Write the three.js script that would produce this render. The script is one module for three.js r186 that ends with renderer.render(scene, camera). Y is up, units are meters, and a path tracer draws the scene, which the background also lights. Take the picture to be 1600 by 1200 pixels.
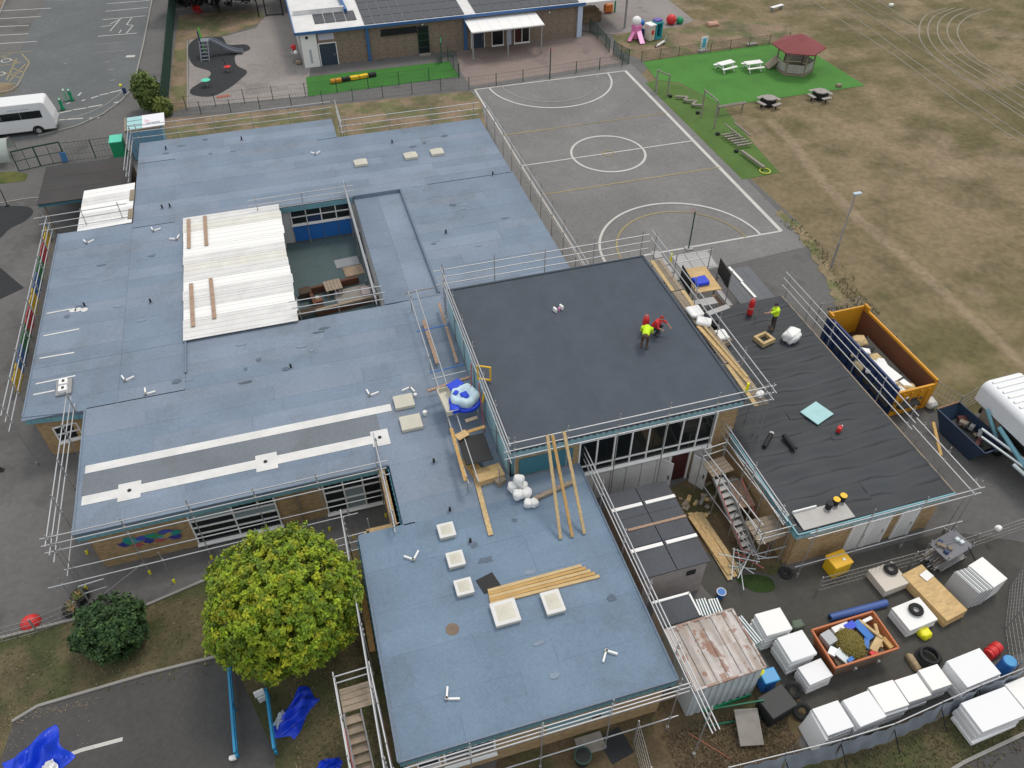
import * as THREE from 'three';
import { mergeGeometries, mergeVertices } from 'three/addons/utils/BufferGeometryUtils.js';
import { MarchingCubes } from 'three/addons/objects/MarchingCubes.js';
import { RoundedBoxGeometry } from 'three/addons/geometries/RoundedBoxGeometry.js';

// ---------------------------------------------------------------- camera, sky, sun, exposure
const scene = new THREE.Scene();
const camera = new THREE.PerspectiveCamera(51.28, 4 / 3, 0.5, 900);
camera.position.set(0, 32, 0);
{ const p = THREE.MathUtils.degToRad(43.8), w = THREE.MathUtils.degToRad(16.5);
  camera.lookAt(100 * Math.sin(w) * Math.cos(p), 32 - 100 * Math.sin(p), -100 * Math.cos(w) * Math.cos(p)); }
const renderer = new THREE.WebGLRenderer({ antialias: true });
renderer.setSize(1024, 768);
renderer.toneMapping = THREE.LinearToneMapping;
renderer.toneMappingExposure = 1.0;
renderer.shadowMap.enabled = true;
// overcast sky: brighter towards the zenith, soft cloud mottling
{ const W = 256, H = 128, d = new Float32Array(W * H * 4);
  for (let j = 0; j < H; j++) for (let i = 0; i < W; i++) {
    const el = ((j + 0.5) / H - 0.5) * Math.PI, s = Math.max(0, Math.sin(el)), a = i / W * Math.PI * 2;
    const cl = 1 + 0.06 * Math.sin(a * 3 + 5 * s) * Math.cos(el) + 0.04 * Math.sin(a * 7 - 9 * s) * Math.cos(el);
    const L = 1.06 * (0.42 + 0.58 * s) * cl, k = (j * W + i) * 4;
    d[k] = L * 0.97; d[k + 1] = L * 1.0; d[k + 2] = L * 1.04; d[k + 3] = 1;
  }
  const t = new THREE.DataTexture(d, W, H, THREE.RGBAFormat, THREE.FloatType);
  t.mapping = THREE.EquirectangularReflectionMapping; t.magFilter = THREE.LinearFilter; t.minFilter = THREE.LinearFilter; t.needsUpdate = true;
  scene.background = t; scene.environment = t; }
const sun = new THREE.DirectionalLight(0xfff3e2, 1.3);
sun.position.set(10 + 34, 90, -35 - 30); sun.target.position.set(10, 0, -35);
sun.castShadow = true; sun.shadow.radius = 26; sun.shadow.mapSize.set(2048, 2048);
Object.assign(sun.shadow.camera, { left: -80, right: 80, top: 80, bottom: -80, near: 1, far: 250 });
scene.add(sun, sun.target);

// ---------------------------------------------------------------- helpers
let seed = 1234567;
const rnd = () => { seed = (seed * 1664525 + 1013904223) >>> 0; return seed / 4294967296; };
const rr = (a, b) => a + (b - a) * rnd();
const V = (x, y, z) => new THREE.Vector3(x, y, z);
const used = {};
function numbered(n) { if (!(n in used)) { used[n] = 0; return n; } used[n]++; return n + '_' + String(used[n]).padStart(3, '0'); }
// texture coordinates in metres, taken from the axis a face points along
function boxUV(g) {
  const p = g.attributes.position, n = g.attributes.normal, uv = new Float32Array(p.count * 2);
  for (let i = 0; i < p.count; i++) {
    const ax = Math.abs(n.getX(i)), ay = Math.abs(n.getY(i)), az = Math.abs(n.getZ(i));
    let u, v;
    if (ay >= ax && ay >= az) { u = p.getX(i); v = -p.getZ(i); } else if (ax > az) { u = p.getZ(i); v = p.getY(i); } else { u = p.getX(i); v = p.getY(i); }
    uv[2 * i] = u; uv[2 * i + 1] = v;
  }
  g.setAttribute('uv', new THREE.BufferAttribute(uv, 2)); return g;
}
function clean(g) {
  let o = g.index ? g.toNonIndexed() : g;
  for (const k of Object.keys(o.attributes)) if (!['position', 'normal', 'uv', 'color'].includes(k)) o.deleteAttribute(k);
  if (!o.attributes.normal) o.computeVertexNormals();
  return boxUV(o);
}
const _m = new THREE.Matrix4(), _q = new THREE.Quaternion(), _e = new THREE.Euler();
class MB {
  constructor() { this.g = []; }
  add(g, x = 0, y = 0, z = 0, ry = 0, rx = 0, rz = 0) { const c = clean(g); c.applyMatrix4(_m.compose(V(x, y, z), _q.setFromEuler(_e.set(rx, ry, rz, 'YXZ')), V(1, 1, 1))); boxUV(c); this.g.push(c); return this; }
  box(x, y, z, sx, sy, sz, ry = 0, rx = 0, rz = 0) { return this.add(new THREE.BoxGeometry(sx, sy, sz), x, y, z, ry, rx, rz); }
  rbox(x, y, z, sx, sy, sz, r = 0.03, ry = 0, rx = 0, rz = 0) { return this.add(new RoundedBoxGeometry(sx, sy, sz, 2, Math.min(r, sx / 2.01, sy / 2.01, sz / 2.01)), x, y, z, ry, rx, rz); }
  cyl(x, y, z, r0, r1, h, seg = 12, ry = 0, rx = 0, rz = 0) { return this.add(new THREE.CylinderGeometry(r1, r0, h, seg), x, y, z, ry, rx, rz); }
  sph(x, y, z, r, sx = 1, sy = 1, sz = 1, ws = 12, hs = 8) { const g = new THREE.SphereGeometry(r, ws, hs); g.scale(sx, sy, sz); return this.add(g, x, y, z); }
  tor(x, y, z, R, r, ry = 0, rx = Math.PI / 2, seg = 18) { return this.add(new THREE.TorusGeometry(R, r, 8, seg), x, y, z, ry, rx); }
  bar(a, b, r = 0.024, seg = 6) { return this.beam(a, b, r, r, new THREE.CylinderGeometry(r, r, 1, seg)); }
  beam(a, b, w, h, geo) {
    const A = V(...a), B = V(...b), d = B.clone().sub(A), L = d.length();
    const g = geo || new THREE.BoxGeometry(w, 1, h); g.scale(1, L, 1); const c = clean(g);
    const up = d.normalize(); let side = Math.abs(up.y) > 0.99 ? V(1, 0, 0) : V(0, 1, 0).cross(up).normalize();
    const third = side.clone().cross(up); _m.makeBasis(side, up, third).setPosition(A.add(B).multiplyScalar(0.5)); c.applyMatrix4(_m); this.g.push(c); return this;
  }
  prism(pts, y0, y1, bevel = 0) { // pts [[x,z],...] between two heights
    const s = new THREE.Shape(pts.map(([x, z]) => new THREE.Vector2(x, -z)));
    const g = new THREE.ExtrudeGeometry(s, { depth: y1 - y0, bevelEnabled: bevel > 0, bevelSize: bevel, bevelThickness: bevel, bevelSegments: 1 });
    g.rotateX(-Math.PI / 2); return this.add(g, 0, y0, 0);
  }
  geo() { return this.g.length > 1 ? mergeGeometries(this.g) : this.g[0]; }
  build(name, mat, parent = scene) { return mesh(name, this.geo(), mat, parent); }
}
const mb = () => new MB();
function mesh(name, geo, mat, parent = scene) {
  const m = new THREE.Mesh(geo, mat); m.name = parent === scene ? numbered(name) : name; m.castShadow = m.receiveShadow = true; parent.add(m); return m;
}
function tag(o, label, category, group) { o.userData.label = label; o.userData.category = category; if (group) o.userData.group = group; return o; }
function thing(name, label, category, pos = [0, 0, 0], ry = 0, group) {
  const o = new THREE.Group(); o.name = numbered(name); o.position.set(...pos); o.rotation.y = ry; scene.add(o); return tag(o, label, category, group);
}
function copyOf(o, pos, ry, label, group) {
  const c = o.clone(); c.name = numbered(o.name.replace(/_\d{3}$/, '')); c.userData = { ...o.userData }; c.position.set(...pos); c.rotation.y = ry; scene.add(c);
  c.userData.label = label; if (group) c.userData.group = group; return c;
}
function sheetGeo(pts, y, holes = []) {
  const s = new THREE.Shape(pts.map(([x, z]) => new THREE.Vector2(x, -z)));
  for (const h of holes) s.holes.push(new THREE.Path(h.map(([x, z]) => new THREE.Vector2(x, -z))));
  const g = new THREE.ShapeGeometry(s); g.rotateX(-Math.PI / 2); g.translate(0, y, 0); return clean(g);
}
function struct(name, geo, mat) { const m = mesh(name, geo, mat); m.userData.kind = 'structure'; return m; }
function ground(name, pts, y, mat, holes) { return struct(name, sheetGeo(pts, y, holes), mat); }
function smooth(pts, n = 60) { return new THREE.CatmullRomCurve3(pts.map(([x, z]) => V(x, 0, z)), true).getPoints(n).map(p => [p.x, p.z]); }
// flat ribbon of paint along a polyline
function ribbonGeo(pts, w, y) {
  const L = [], R = [], n = pts.length;
  for (let i = 0; i < n; i++) {
    const a = pts[Math.max(0, i - 1)], b = pts[Math.min(n - 1, i + 1)]; let dx = b[0] - a[0], dz = b[1] - a[1]; const l = Math.hypot(dx, dz) || 1; dx /= l; dz /= l;
    L.push([pts[i][0] - dz * w / 2, pts[i][1] + dx * w / 2]); R.push([pts[i][0] + dz * w / 2, pts[i][1] - dx * w / 2]);
  }
  const pos = [];
  for (let i = 0; i < n - 1; i++) for (const q of [L[i], L[i + 1], R[i], R[i], L[i + 1], R[i + 1]]) pos.push(q[0], y, q[1]);
  const g = new THREE.BufferGeometry(); g.setAttribute('position', new THREE.Float32BufferAttribute(pos, 3)); g.computeVertexNormals();
  if (g.attributes.normal.getY(0) < 0) { for (let k = 0; k < pos.length; k += 9) for (let c = 0; c < 3; c++) { const t = pos[k + 3 + c]; pos[k + 3 + c] = pos[k + 6 + c]; pos[k + 6 + c] = t; } g.setAttribute('position', new THREE.Float32BufferAttribute(pos, 3)); g.computeVertexNormals(); }
  return clean(g);
}
function arc(cx, cz, r, a0, a1, n = 40) { const o = []; for (let i = 0; i <= n; i++) { const a = a0 + (a1 - a0) * i / n; o.push([cx + r * Math.cos(a), cz + r * Math.sin(a)]); } return o; }

// ---------------------------------------------------------------- procedural textures
const hsh = new Float32Array(65536); { let s = 99; for (let i = 0; i < 65536; i++) { s = (s * 1664525 + 1013904223) >>> 0; hsh[i] = s / 4294967296; } }
function vn(x, y, p, o) { // tiling value noise, period p
  const xi = Math.floor(x), yi = Math.floor(y); let fx = x - xi, fy = y - yi; fx = fx * fx * (3 - 2 * fx); fy = fy * fy * (3 - 2 * fy);
  const x0 = ((xi % p) + p) % p, x1 = (x0 + 1) % p, y0 = ((yi % p) + p) % p, y1 = (y0 + 1) % p;
  const h = (a, b) => hsh[(a * 7919 + b * 104729 + o * 15485 + ((a * b) & 1023) * 31) & 65535];
  const a = h(x0, y0), b = h(x1, y0), c = h(x0, y1), d = h(x1, y1);
  return a + (b - a) * fx + (c - a) * fy + (a - b - c + d) * fx * fy;
}
function fbm(u, v, p, oct, o = 0, gain = 0.5) { let s = 0, a = 1, t = 0; for (let i = 0; i < oct; i++) { s += a * vn(u * p, v * p, p, o + i * 7); t += a; a *= gain; p *= 2; } return s / t; }
const enc = c => { c = Math.max(0, Math.min(1, c)); return 255 * (c <= 0.0031308 ? 12.92 * c : 1.055 * Math.pow(c, 1 / 2.4) - 0.055); };
function tex(N, metres, fn, srgb = true) { // fn(u,v) -> linear rgb
  const d = new Uint8Array(N * N * 4);
  for (let j = 0; j < N; j++) for (let i = 0; i < N; i++) { const c = fn((i + 0.5) / N, (j + 0.5) / N), k = (j * N + i) * 4; d[k] = srgb ? enc(c[0]) : c[0] * 255; d[k + 1] = srgb ? enc(c[1]) : c[1] * 255; d[k + 2] = srgb ? enc(c[2]) : c[2] * 255; d[k + 3] = 255; }
  const t = new THREE.DataTexture(d, N, N, THREE.RGBAFormat); t.wrapS = t.wrapT = THREE.RepeatWrapping; t.magFilter = THREE.LinearFilter; t.minFilter = THREE.LinearMipmapLinearFilter; t.generateMipmaps = true; t.anisotropy = 8;
  if (srgb) t.colorSpace = THREE.SRGBColorSpace; t.repeat.set(1 / metres, 1 / metres); t.needsUpdate = true; return t;
}
const lerp = (a, b, t) => a + (b - a) * t, mix3 = (a, b, t) => [lerp(a[0], b[0], t), lerp(a[1], b[1], t), lerp(a[2], b[2], t)];
const ss = (a, b, x) => { const t = Math.max(0, Math.min(1, (x - a) / (b - a))); return t * t * (3 - 2 * t); };
const grey = f => (u, v) => { const k = f(u, v); return [k, k, k]; };
const T = {
  asphalt: tex(1024, 17, grey((u, v) => 0.64 + 0.2 * (fbm(u, v, 5, 4, 3) - 0.5) + 0.2 * (fbm(u, v, 128, 3, 9) - 0.5) + 0.05 * ss(0.62, 0.75, fbm(u, v, 12, 4, 40)))),
  worn: tex(1024, 23, grey((u, v) => 0.66 + 0.4 * (fbm(u, v, 4, 6, 13) - 0.5) + 0.18 * (fbm(u, v, 128, 3, 19) - 0.5) - 0.12 * ss(0.6, 0.72, fbm(u, v, 9, 5, 60)))),
  felt: tex(1024, 11, (u, v) => { const k = 0.7 + 0.2 * (fbm(u, v, 6, 5, 23) - 0.5) + 0.16 * (fbm(u, v, 160, 2, 29) - 0.5), s = ss(0.58, 0.74, fbm(u, v, 9, 5, 31)); return mix3([k, k, k], [k * 0.93, k * 0.915, k * 0.89], s); }),
  brick: tex(512, 1.8, (u, v) => { const row = Math.floor(v * 24), off = (row % 2) * 0.5, col = Math.floor(u * 8 + off), fu = u * 8 + off - col, fv = v * 24 - row;
    const m = fu < 0.06 || fv < 0.14, k = 0.8 + 0.35 * (hsh[(row * 977 + (col % 8) * 131) & 65535] - 0.5) + 0.14 * (fbm(u, v, 64, 2, 3) - 0.5); return m ? [0.72, 0.7, 0.66] : [k, k * 0.97, k * 0.92]; }),
  dirt: tex(1024, 9, (u, v) => { const k = 0.6 + 0.5 * (fbm(u, v, 6, 6, 71) - 0.5) + 0.4 * (fbm(u, v, 90, 3, 73) - 0.5), s = ss(0.45, 0.66, fbm(u, v, 5, 5, 77)); return mix3([k * 1.0, k * 0.84, k * 0.62], [k * 0.58, k * 0.66, k * 0.34], s); }),
  turf: tex(512, 5, (u, v) => { const k = 0.74 + 0.25 * (fbm(u, v, 4, 4, 81) - 0.5) + 0.3 * (fbm(u, v, 128, 2, 83) - 0.5); return [k, k, k]; }),
  wood: tex(512, 1.6, (u, v) => { const k = 0.75 + 0.4 * (fbm(u * 0.25, v, 16, 3, 91) - 0.5) + 0.2 * (fbm(u, v, 96, 2, 93) - 0.5); return [k, k * 0.96, k * 0.9]; }),
  rust: tex(1024, 7, (u, v) => { const s = ss(0.45, 0.62, vn(u * 60, v * 7, 4096, 31) * .5 + fbm(u, v, 9, 5, 101) * .5), g = ss(0.35, 0.7, vn(u * 38, v * 5, 4096, 37) * .6 + fbm(u, v, 7, 5, 105) * .4), r2 = ss(0.62, 0.68, fbm(u, v, 16, 5, 109)), k = 0.9 + 0.2 * (fbm(u, v, 60, 3, 107) - 0.5); let c = mix3([0.62 * k, 0.58 * k, 0.56 * k], [0.36 * k, 0.32 * k, 0.29 * k], g * 0.8); c = mix3(c, [0.4 * k, 0.3 * k, 0.23 * k], s * 0.4); return mix3(c, [0.26, 0.1, 0.05], r2 * 0.65); }),
  grime: tex(512, 4, grey((u, v) => 0.86 + 0.22 * (fbm(u, v, 6, 5, 121) - 0.5) + 0.1 * (fbm(u, v, 80, 2, 123) - 0.5))),
};
const M = {};
function mat(name, r, g, b, rough = 0.8, o = {}) { const m = new THREE.MeshStandardMaterial({ roughness: rough, metalness: 0, ...o }); m.color.setRGB(r, g, b); m.name = name; M[name] = m; return m; }
mat('tarmac', .19, .185, .182, .92, { map: T.worn });
mat('carpark', .185, .2, .208, .92, { map: T.asphalt });
mat('court', .285, .28, .276, .92, { map: T.asphalt });
mat('paleTarmac', .38, .345, .33, .92, { map: T.worn });
mat('redPaving', .33, .26, .235, .9, { map: T.worn });
mat('darkRoad', .105, .102, .1, .92, { map: T.asphalt });
mat('yard', .112, .108, .096, .92, { map: T.worn });
mat('rubber', .032, .035, .04, .95, { map: T.grime });
mat('dirt', .34, .30, .26, .97, { map: T.dirt });
mat('dirtDark', .2, .17, .13, .97, { map: T.dirt });
mat('verge', .165, .165, .115, .97, { map: T.dirt });
mat('turf', .085, .275, .045, .95, { map: T.turf });
mat('turfDeep', .05, .215, .03, .95, { map: T.turf });
mat('turfDull', .105, .2, .04, .95, { map: T.turf });
mat('paint', .62, .61, .58, .85, { map: T.grime });
mat('paintWorn', .42, .41, .38, .88, { map: T.worn });
mat('paintYellow', .46, .38, .2, .85, { map: T.worn });
mat('kerb', .33, .32, .30, .9, { map: T.grime });
for (let i = 0; i < 6; i++) { const k = [1, 0.95, 1.05, 0.98, 1.09, 1.02][i], w = [1, 1.03, 1.06, 1.04, 1.07, 1.1][i]; mat('feltFront' + i, .232 * k, .33 * k, .455 * k, .85, { map: T.felt }); mat('felt' + i, .258 * k * w, .338 * k * (1 + (w - 1) * .3), .448 * k, .85, { map: T.felt }); }
mat('feltHall', .078, .096, .122, .88, { map: T.grime });
for (let i = 0; i < 4; i++) { const k = [1, 0.92, 1.07, 0.97][i]; mat('feltDark' + i, .036 * k, .045 * k, .057 * k, .6, { map: T.felt }); }
mat('brickBuff', .5, .36, .2, .9, { map: T.brick });
mat('brickBrown', .3, .245, .2, .9, { map: T.brick });
mat('render', .7, .69, .68, .85, { map: T.grime });
mat('teal', .22, .47, .55, .55, { map: T.grime });
mat('tealPale', .36, .6, .66, .55, { map: T.grime });
mat('tealDark', .06, .22, .29, .55, { map: T.grime });
mat('white', .8, .8, .79, .6, { map: T.grime });
mat('whiteClean', .84, .84, .83, .6);
mat('cream', .74, .71, .6, .5, { map: T.grime });
mat('creamDark', .62, .58, .47, .5, { map: T.grime });
mat('glass', .012, .016, .018, .08);
mat('glassPale', .25, .32, .34, .15);
mat('galv', .5, .51, .53, .42, { metalness: .55 });
mat('galvDull', .42, .42, .42, .55, { metalness: .4, map: T.grime });
mat('tubeRed', .45, .12, .12, .6);
mat('timber', .66, .43, .17, .8, { map: T.wood });
mat('timberPale', .72, .55, .30, .8, { map: T.wood });
mat('timberGrey', .36, .31, .25, .85, { map: T.wood });
mat('boardGrey', .42, .35, .28, .85, { map: T.wood });
mat('ply', .78, .56, .28, .75, { map: T.wood });
mat('black', .015, .016, .018, .7);
mat('tyre', .018, .018, .019, .85);
mat('greenMesh', .03, .075, .06, .6);
mat('navy', .02, .05, .14, .5, { map: T.grime });
mat('blue', .02, .16, .52, .5);
mat('blueTrim', .04, .13, .32, .45);
mat('tarp', .006, .05, .62, .42);
mat('yellow', .8, .5, .02, .5);
mat('yellowBright', .85, .8, .02, .5);
mat('orange', .72, .3, .02, .55, { map: T.grime });
mat('red', .62, .03, .03, .45);
mat('redRoof', .28, .07, .075, .8, { map: T.grime });
mat('green', .01, .3, .13, .5);
mat('greenPale', .1, .6, .42, .5);
mat('concrete', .42, .39, .35, .92, { map: T.worn });
mat('rustWhite', 1, 1, 1, .8, { map: T.rust });
mat('pink', .8, .25, .5, .5);
mat('tealToy', .03, .36, .4, .5);

// ---------------------------------------------------------------- ground, field, tarmac, markings
const FX0 = 12, FZ0 = -128, FS = 118; // the field sheet: a square of FS metres with a texture of its own
const wornPath = [[40.76, -57.46], [40.47, -53.23], [39.26, -46.48], [38.94, -41.32], [39.22, -35.38], [39.09, -30.66], [39.04, -24.95]];
function segDist(x, z, pl) { let b = 1e9; for (let i = 0; i < pl.length - 1; i++) { const [ax, az] = pl[i], [bx, bz] = pl[i + 1], dx = bx - ax, dz = bz - az; const t = Math.max(0, Math.min(1, ((x - ax) * dx + (z - az) * dz) / (dx * dx + dz * dz))); b = Math.min(b, Math.hypot(x - ax - t * dx, z - az - t * dz)); } return b; }
const fieldTex = tex(2048, FS, (u, v) => {
  const x = FX0 + u * FS, z = FZ0 + (1 - v) * FS;
  const big = fbm(u, v, 9, 5, 201), mid = fbm(u, v, 46, 5, 211), st = vn(u * 30 + 3 * fbm(u, v, 16, 3, 5), v * 260, 4096, 17), fine = fbm(u, v, 400, 3, 221);
  let s = ss(0.34, 0.68, 0.5 * big + 0.5 * mid + 0.05 * (st - 0.5));
  const edge = ss(16, 4, Math.abs((x - 33) - 0.25 * (z + 42) * 0)) * ss(-75, -40, z); s = Math.max(0, s - 0.35 * edge * ss(0.3, 0.6, mid));
  let c = mix3([0.115, 0.1, 0.042], [0.2, 0.152, 0.092], s);
  const bare = ss(0.64, 0.74, fbm(u, v, 20, 5, 241)); c = mix3(c, [0.245, 0.185, 0.122], bare * 0.5);
  const k = 1.06 + 0.6 * (fine - 0.5) + 0.45 * (mid - 0.5) + 0.07 * (st - 0.5);
  const w = segDist(x, z, wornPath), wp = ss(0.75, 0.2, w + 0.5 * (mid - 0.5)) * 0.6; c = mix3(c, [0.27, 0.205, 0.14], wp);
  return [c[0] * k, c[1] * k, c[2] * k];
});
{ const m = mat('field', 1, 1, 1, .98, { map: fieldTex });
  const g = new THREE.PlaneGeometry(FS, FS); g.rotateX(-Math.PI / 2); g.translate(FX0 + FS / 2, 0, FZ0 + FS / 2);
  fieldTex.repeat.set(1, 1); struct('field', g, m); }
ground('ground', [[-260, -330], [300, -330], [300, 60], [-260, 60]], -0.03, M.verge);
// one sheet of tarmac under the school site
ground('tarmac', [[-140, -190], [-10.21, -119.68], [-12.42, -120.33], [5.73, -114.96], [40, -150], [37.94, -78.33], [34.78, -71.01], [33.46, -69.51], [34.43, -42.03], [32.90, -35.95], [31.70, -32.16], [31.09, -27.90], [31.37, -23.35], [32.24, -22.58], [36.34, -21.88], [70, -22], [70, 8], [-140, 8]], 0.006, M.tarmac);
ground('car_park', [[-51.09, -131.79], [-11.87, -120.17], [-12.28, -103.19], [-12.71, -91.16], [-13.10, -83.61], [-13.42, -80.09], [-14.26, -77.77], [-15.65, -75.47], [-17.60, -73.47], [-20.57, -72.51], [-26.52, -72.48], [-38.12, -73.64]], 0.011, M.carpark);
ground('parking_bays', [[-34.20, -116.51], [-23.81, -111.08], [-24.54, -101.04], [-24.69, -93.30], [-29.98, -92.32]], 0.015, M.tarmac);
ground('grass_corner', [[-36.64, -122.18], [-28.51, -112.01], [-28.39, -104.19], [-31.11, -98.79]], 0.02, M.dirt);
ground('grass_island', smooth([[-27.21, -85.95], [-24.36, -84.81], [-23.66, -83.71], [-24.24, -82.71], [-26.59, -82.12]]), 0.02, M.dirt);
ground('court_surface', [[17.00, -71.08], [33.81, -72.59], [33.76, -41.53], [33.42, -39.50], [15.87, -38.23], [15.67, -43.54]], 0.012, M.court);
ground('playground_surface', [[-8.14, -91.61], [-4.96, -91.41], [-1.24, -92.96], [-0.21, -96.25], [2.83, -96.59], [3.25, -80.83], [2.24, -74.29], [-8.33, -74.91]], 0.012, M.paleTarmac);
ground('brick_paving', [[18.63, -83.68], [31.91, -82.37], [33.56, -80.00], [33.08, -73.14], [17.24, -72.04], [17.20, -76.70]], 0.012, M.redPaving);
ground('nursery_paving', [[32.03, -82.72], [36.46, -95.58], [45.13, -93.01], [45.07, -81.62], [42.57, -80.38], [34.79, -80.38]], 0.016, M.paleTarmac);
ground('dry_grass_bank', [[34.79, -80.38], [42.57, -80.38], [45.07, -81.62], [48.28, -81.07], [54.05, -77.37], [51.27, -73.29], [42.21, -73.49], [35.40, -72.78], [34.06, -75.90]], 0.02, M.dirt);
ground('grass_strip', [[-9.19, -99.32], [-0.88, -98.96], [-0.07, -96.21], [-1.19, -93.73], [-4.95, -91.59], [-8.33, -91.67], [-8.38, -74.93], [-10.08, -74.09], [-9.85, -83.91]], 0.018, M.dirt);
ground('dry_lawn', [[-10.45, -73.14], [1.99, -71.86], [17.00, -71.08], [17.34, -68.41], [16.46, -63.38], [1.83, -60.71], [-11.10, -66.77]], 0.018, M.dirt);
ground('artificial_lawn', [[2.57, -78.51], [16.68, -78.33], [16.78, -74.45], [2.34, -74.12]], 0.024, M.turfDeep);
ground('artificial_lawn', [[35.10, -72.71], [41.29, -73.07], [52.42, -73.31], [53.07, -61.57], [38.15, -61.42], [36.50, -67.08], [34.69, -68.37]], 0.024, M.turf);
ground('artificial_lawn', [[33.35, -68.01], [34.69, -68.37], [36.37, -66.82], [38.15, -61.42], [37.46, -56.54], [36.84, -49.27], [33.47, -49.11]], 0.02, M.turfDull);
ground('rubber_surface', smooth([[-8.08, -90.50], [-7.23, -91.71], [-4.96, -91.41], [-4.27, -89.02], [-2.49, -88.49], [-2.24, -87.00], [-3.55, -86.18], [-3.68, -83.37], [-2.79, -81.50], [-3.55, -79.70], [-4.80, -77.83], [-6.28, -76.67], [-7.98, -77.60], [-8.08, -78.80], [-6.35, -81.30], [-6.26, -82.53], [-7.81, -84.60]], 120), 0.02, M.rubber);
ground('rubber_surface', smooth([[-23.76, -61.73], [-21.27, -61.28], [-19.82, -60.66], [-19.45, -59.80], [-19.84, -58.73], [-20.80, -57.86], [-21.28, -56.80], [-22.85, -56.17]], 60), 0.013, M.rubber);
ground('rubber_surface', [[-23.41, -54.72], [-20.72, -52.90], [-18.81, -49.93], [-20.15, -49.04], [-22.26, -48.15]], 0.013, M.rubber);
// ragged worn edge between the tarmac and the field
{ const line0 = [[33.76, -44.22], [33.98, -41.29], [32.90, -35.95], [31.70, -32.16], [31.09, -27.90], [31.24, -24.02]], cv = new THREE.CatmullRomCurve3(line0.map(p => V(p[0], 0, p[1]))), A = [], B = []; for (let i = 0; i <= 90; i++) { const p = cv.getPoint(i / 90), t = cv.getTangent(i / 90); A.push([p.x - t.z * -rr(.1, .5), p.z - t.x * rr(.1, .5)]); B.push([p.x + t.z * -rr(.15, .6), p.z + t.x * rr(.15, .6)]); }
  ground('worn_edge', [...A, ...B.reverse()], 0.024, mat('edgeDirt', .36, .33, .27, .97, { map: T.dirt })); }
// bottom of the picture: verges, road, yard, rough ground
ground('verge', [[-18.93, -23.32], [-16.35, -22.93], [-13.51, -22.98], [-10.28, -22.82], [-7.21, -23.57], [-3.38, -23.90], [-0.32, -22.99], [-0.60, -11.49], [-5.66, -12.99], [-6.80, -19.42], [-10.18, -19.44], [-14.38, -19.26], [-15.28, -18.85], [-15.58, -16.89], [-18.28, -17.69]], 0.012, M.verge);
ground('road', [[-6.80, -19.42], [-10.18, -19.44], [-14.38, -19.26], [-15.28, -18.85], [-15.58, -16.89], [-16.36, -14.36], [-5.56, -11.16], [-5.30, -14.59]], 0.014, M.darkRoad);
ground('yard', [[14.28, -19.82], [18.50, -16.31], [26.78, -16.11], [30.40, -14.27], [27.04, -9.77], [24.51, -9.90], [14.97, -9.89], [15.03, -13.64], [14.04, -16.57]], 0.013, M.yard);
ground('bare_soil', [[9.81, -13.37], [11.87, -12.18], [14.83, -12.18], [15.85, -9.90], [12.04, -8.22], [6.68, -9.10], [2.22, -10.89], [3.07, -12.11]], 0.018, M.dirtDark);
ground('soil_yard', [[14.36, -22.25], [18.78, -23.16], [19.25, -17.57], [17.47, -16.26], [15.52, -17.56], [14.70, -18.92]], 0.02, M.dirtDark);
ground('verge', [[11.75, -8.67], [15.15, -8.78], [19.89, -8.84], [25.65, -8.97], [27.07, -7.68], [24.56, -7.05], [20.03, -6.71], [16.74, -6.12], [11.02, -7.82]], 0.018, M.verge);
ground('road', [[17.48, -6.37], [20.03, -6.71], [24.56, -7.05], [28.59, -7.23], [23.75, -2.48], [15.82, -4.83]], 0.016, M.darkRoad);

// painted lines
function line(name, pts, w, y, m) { return struct(name, ribbonGeo(pts, w, y), m); }
{ const x0 = 17.45, x1 = 32.62, z0 = -71.2, z1 = -41.75, Y = 0.022, m = M.paint, c = 25;
  for (const p of [[[x0, z0], [x1, z0]], [[x0, z1], [x1, z1]], [[x0, z0], [x0, z1]]]) line('court_marking', p, 0.16, Y, m);
  line('court_marking', [[x1, z0], [x1, z1]], 0.3, Y + 0.004, m);
  line('court_marking', [[x0, (z0 + z1) / 2 + .35], [x1, (z0 + z1) / 2 + .35]], 0.14, Y + 0.008, m);
  line('court_marking', arc(c - .1, -56.1, 3.05, 0, Math.PI * 2, 64), 0.2, Y + 0.012, m);
  line('court_marking', arc(c - .1, -56.1, .45, 0, Math.PI * 2, 32), 0.1, Y + 0.016, M.paintYellow);
  for (const z of [-61.6, -51.4]) line('court_marking', [[x0, z], [x1, z]], 0.13, Y + 0.008, M.paintYellow);
  line('court_marking', arc(c, z1, 5.95, Math.PI, 2 * Math.PI), 0.18, Y + 0.012, m); line('court_marking', arc(c, z1, 4.75, Math.PI, 2 * Math.PI), 0.14, Y + 0.012, M.paintYellow);
  line('court_marking', arc(c - .2, z0, 5.95, 0, Math.PI), 0.18, Y + 0.012, m); line('court_marking', arc(c - .2, z0, 4.75, 0, Math.PI), 0.14, Y + 0.012, M.paintWorn);
}
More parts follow.
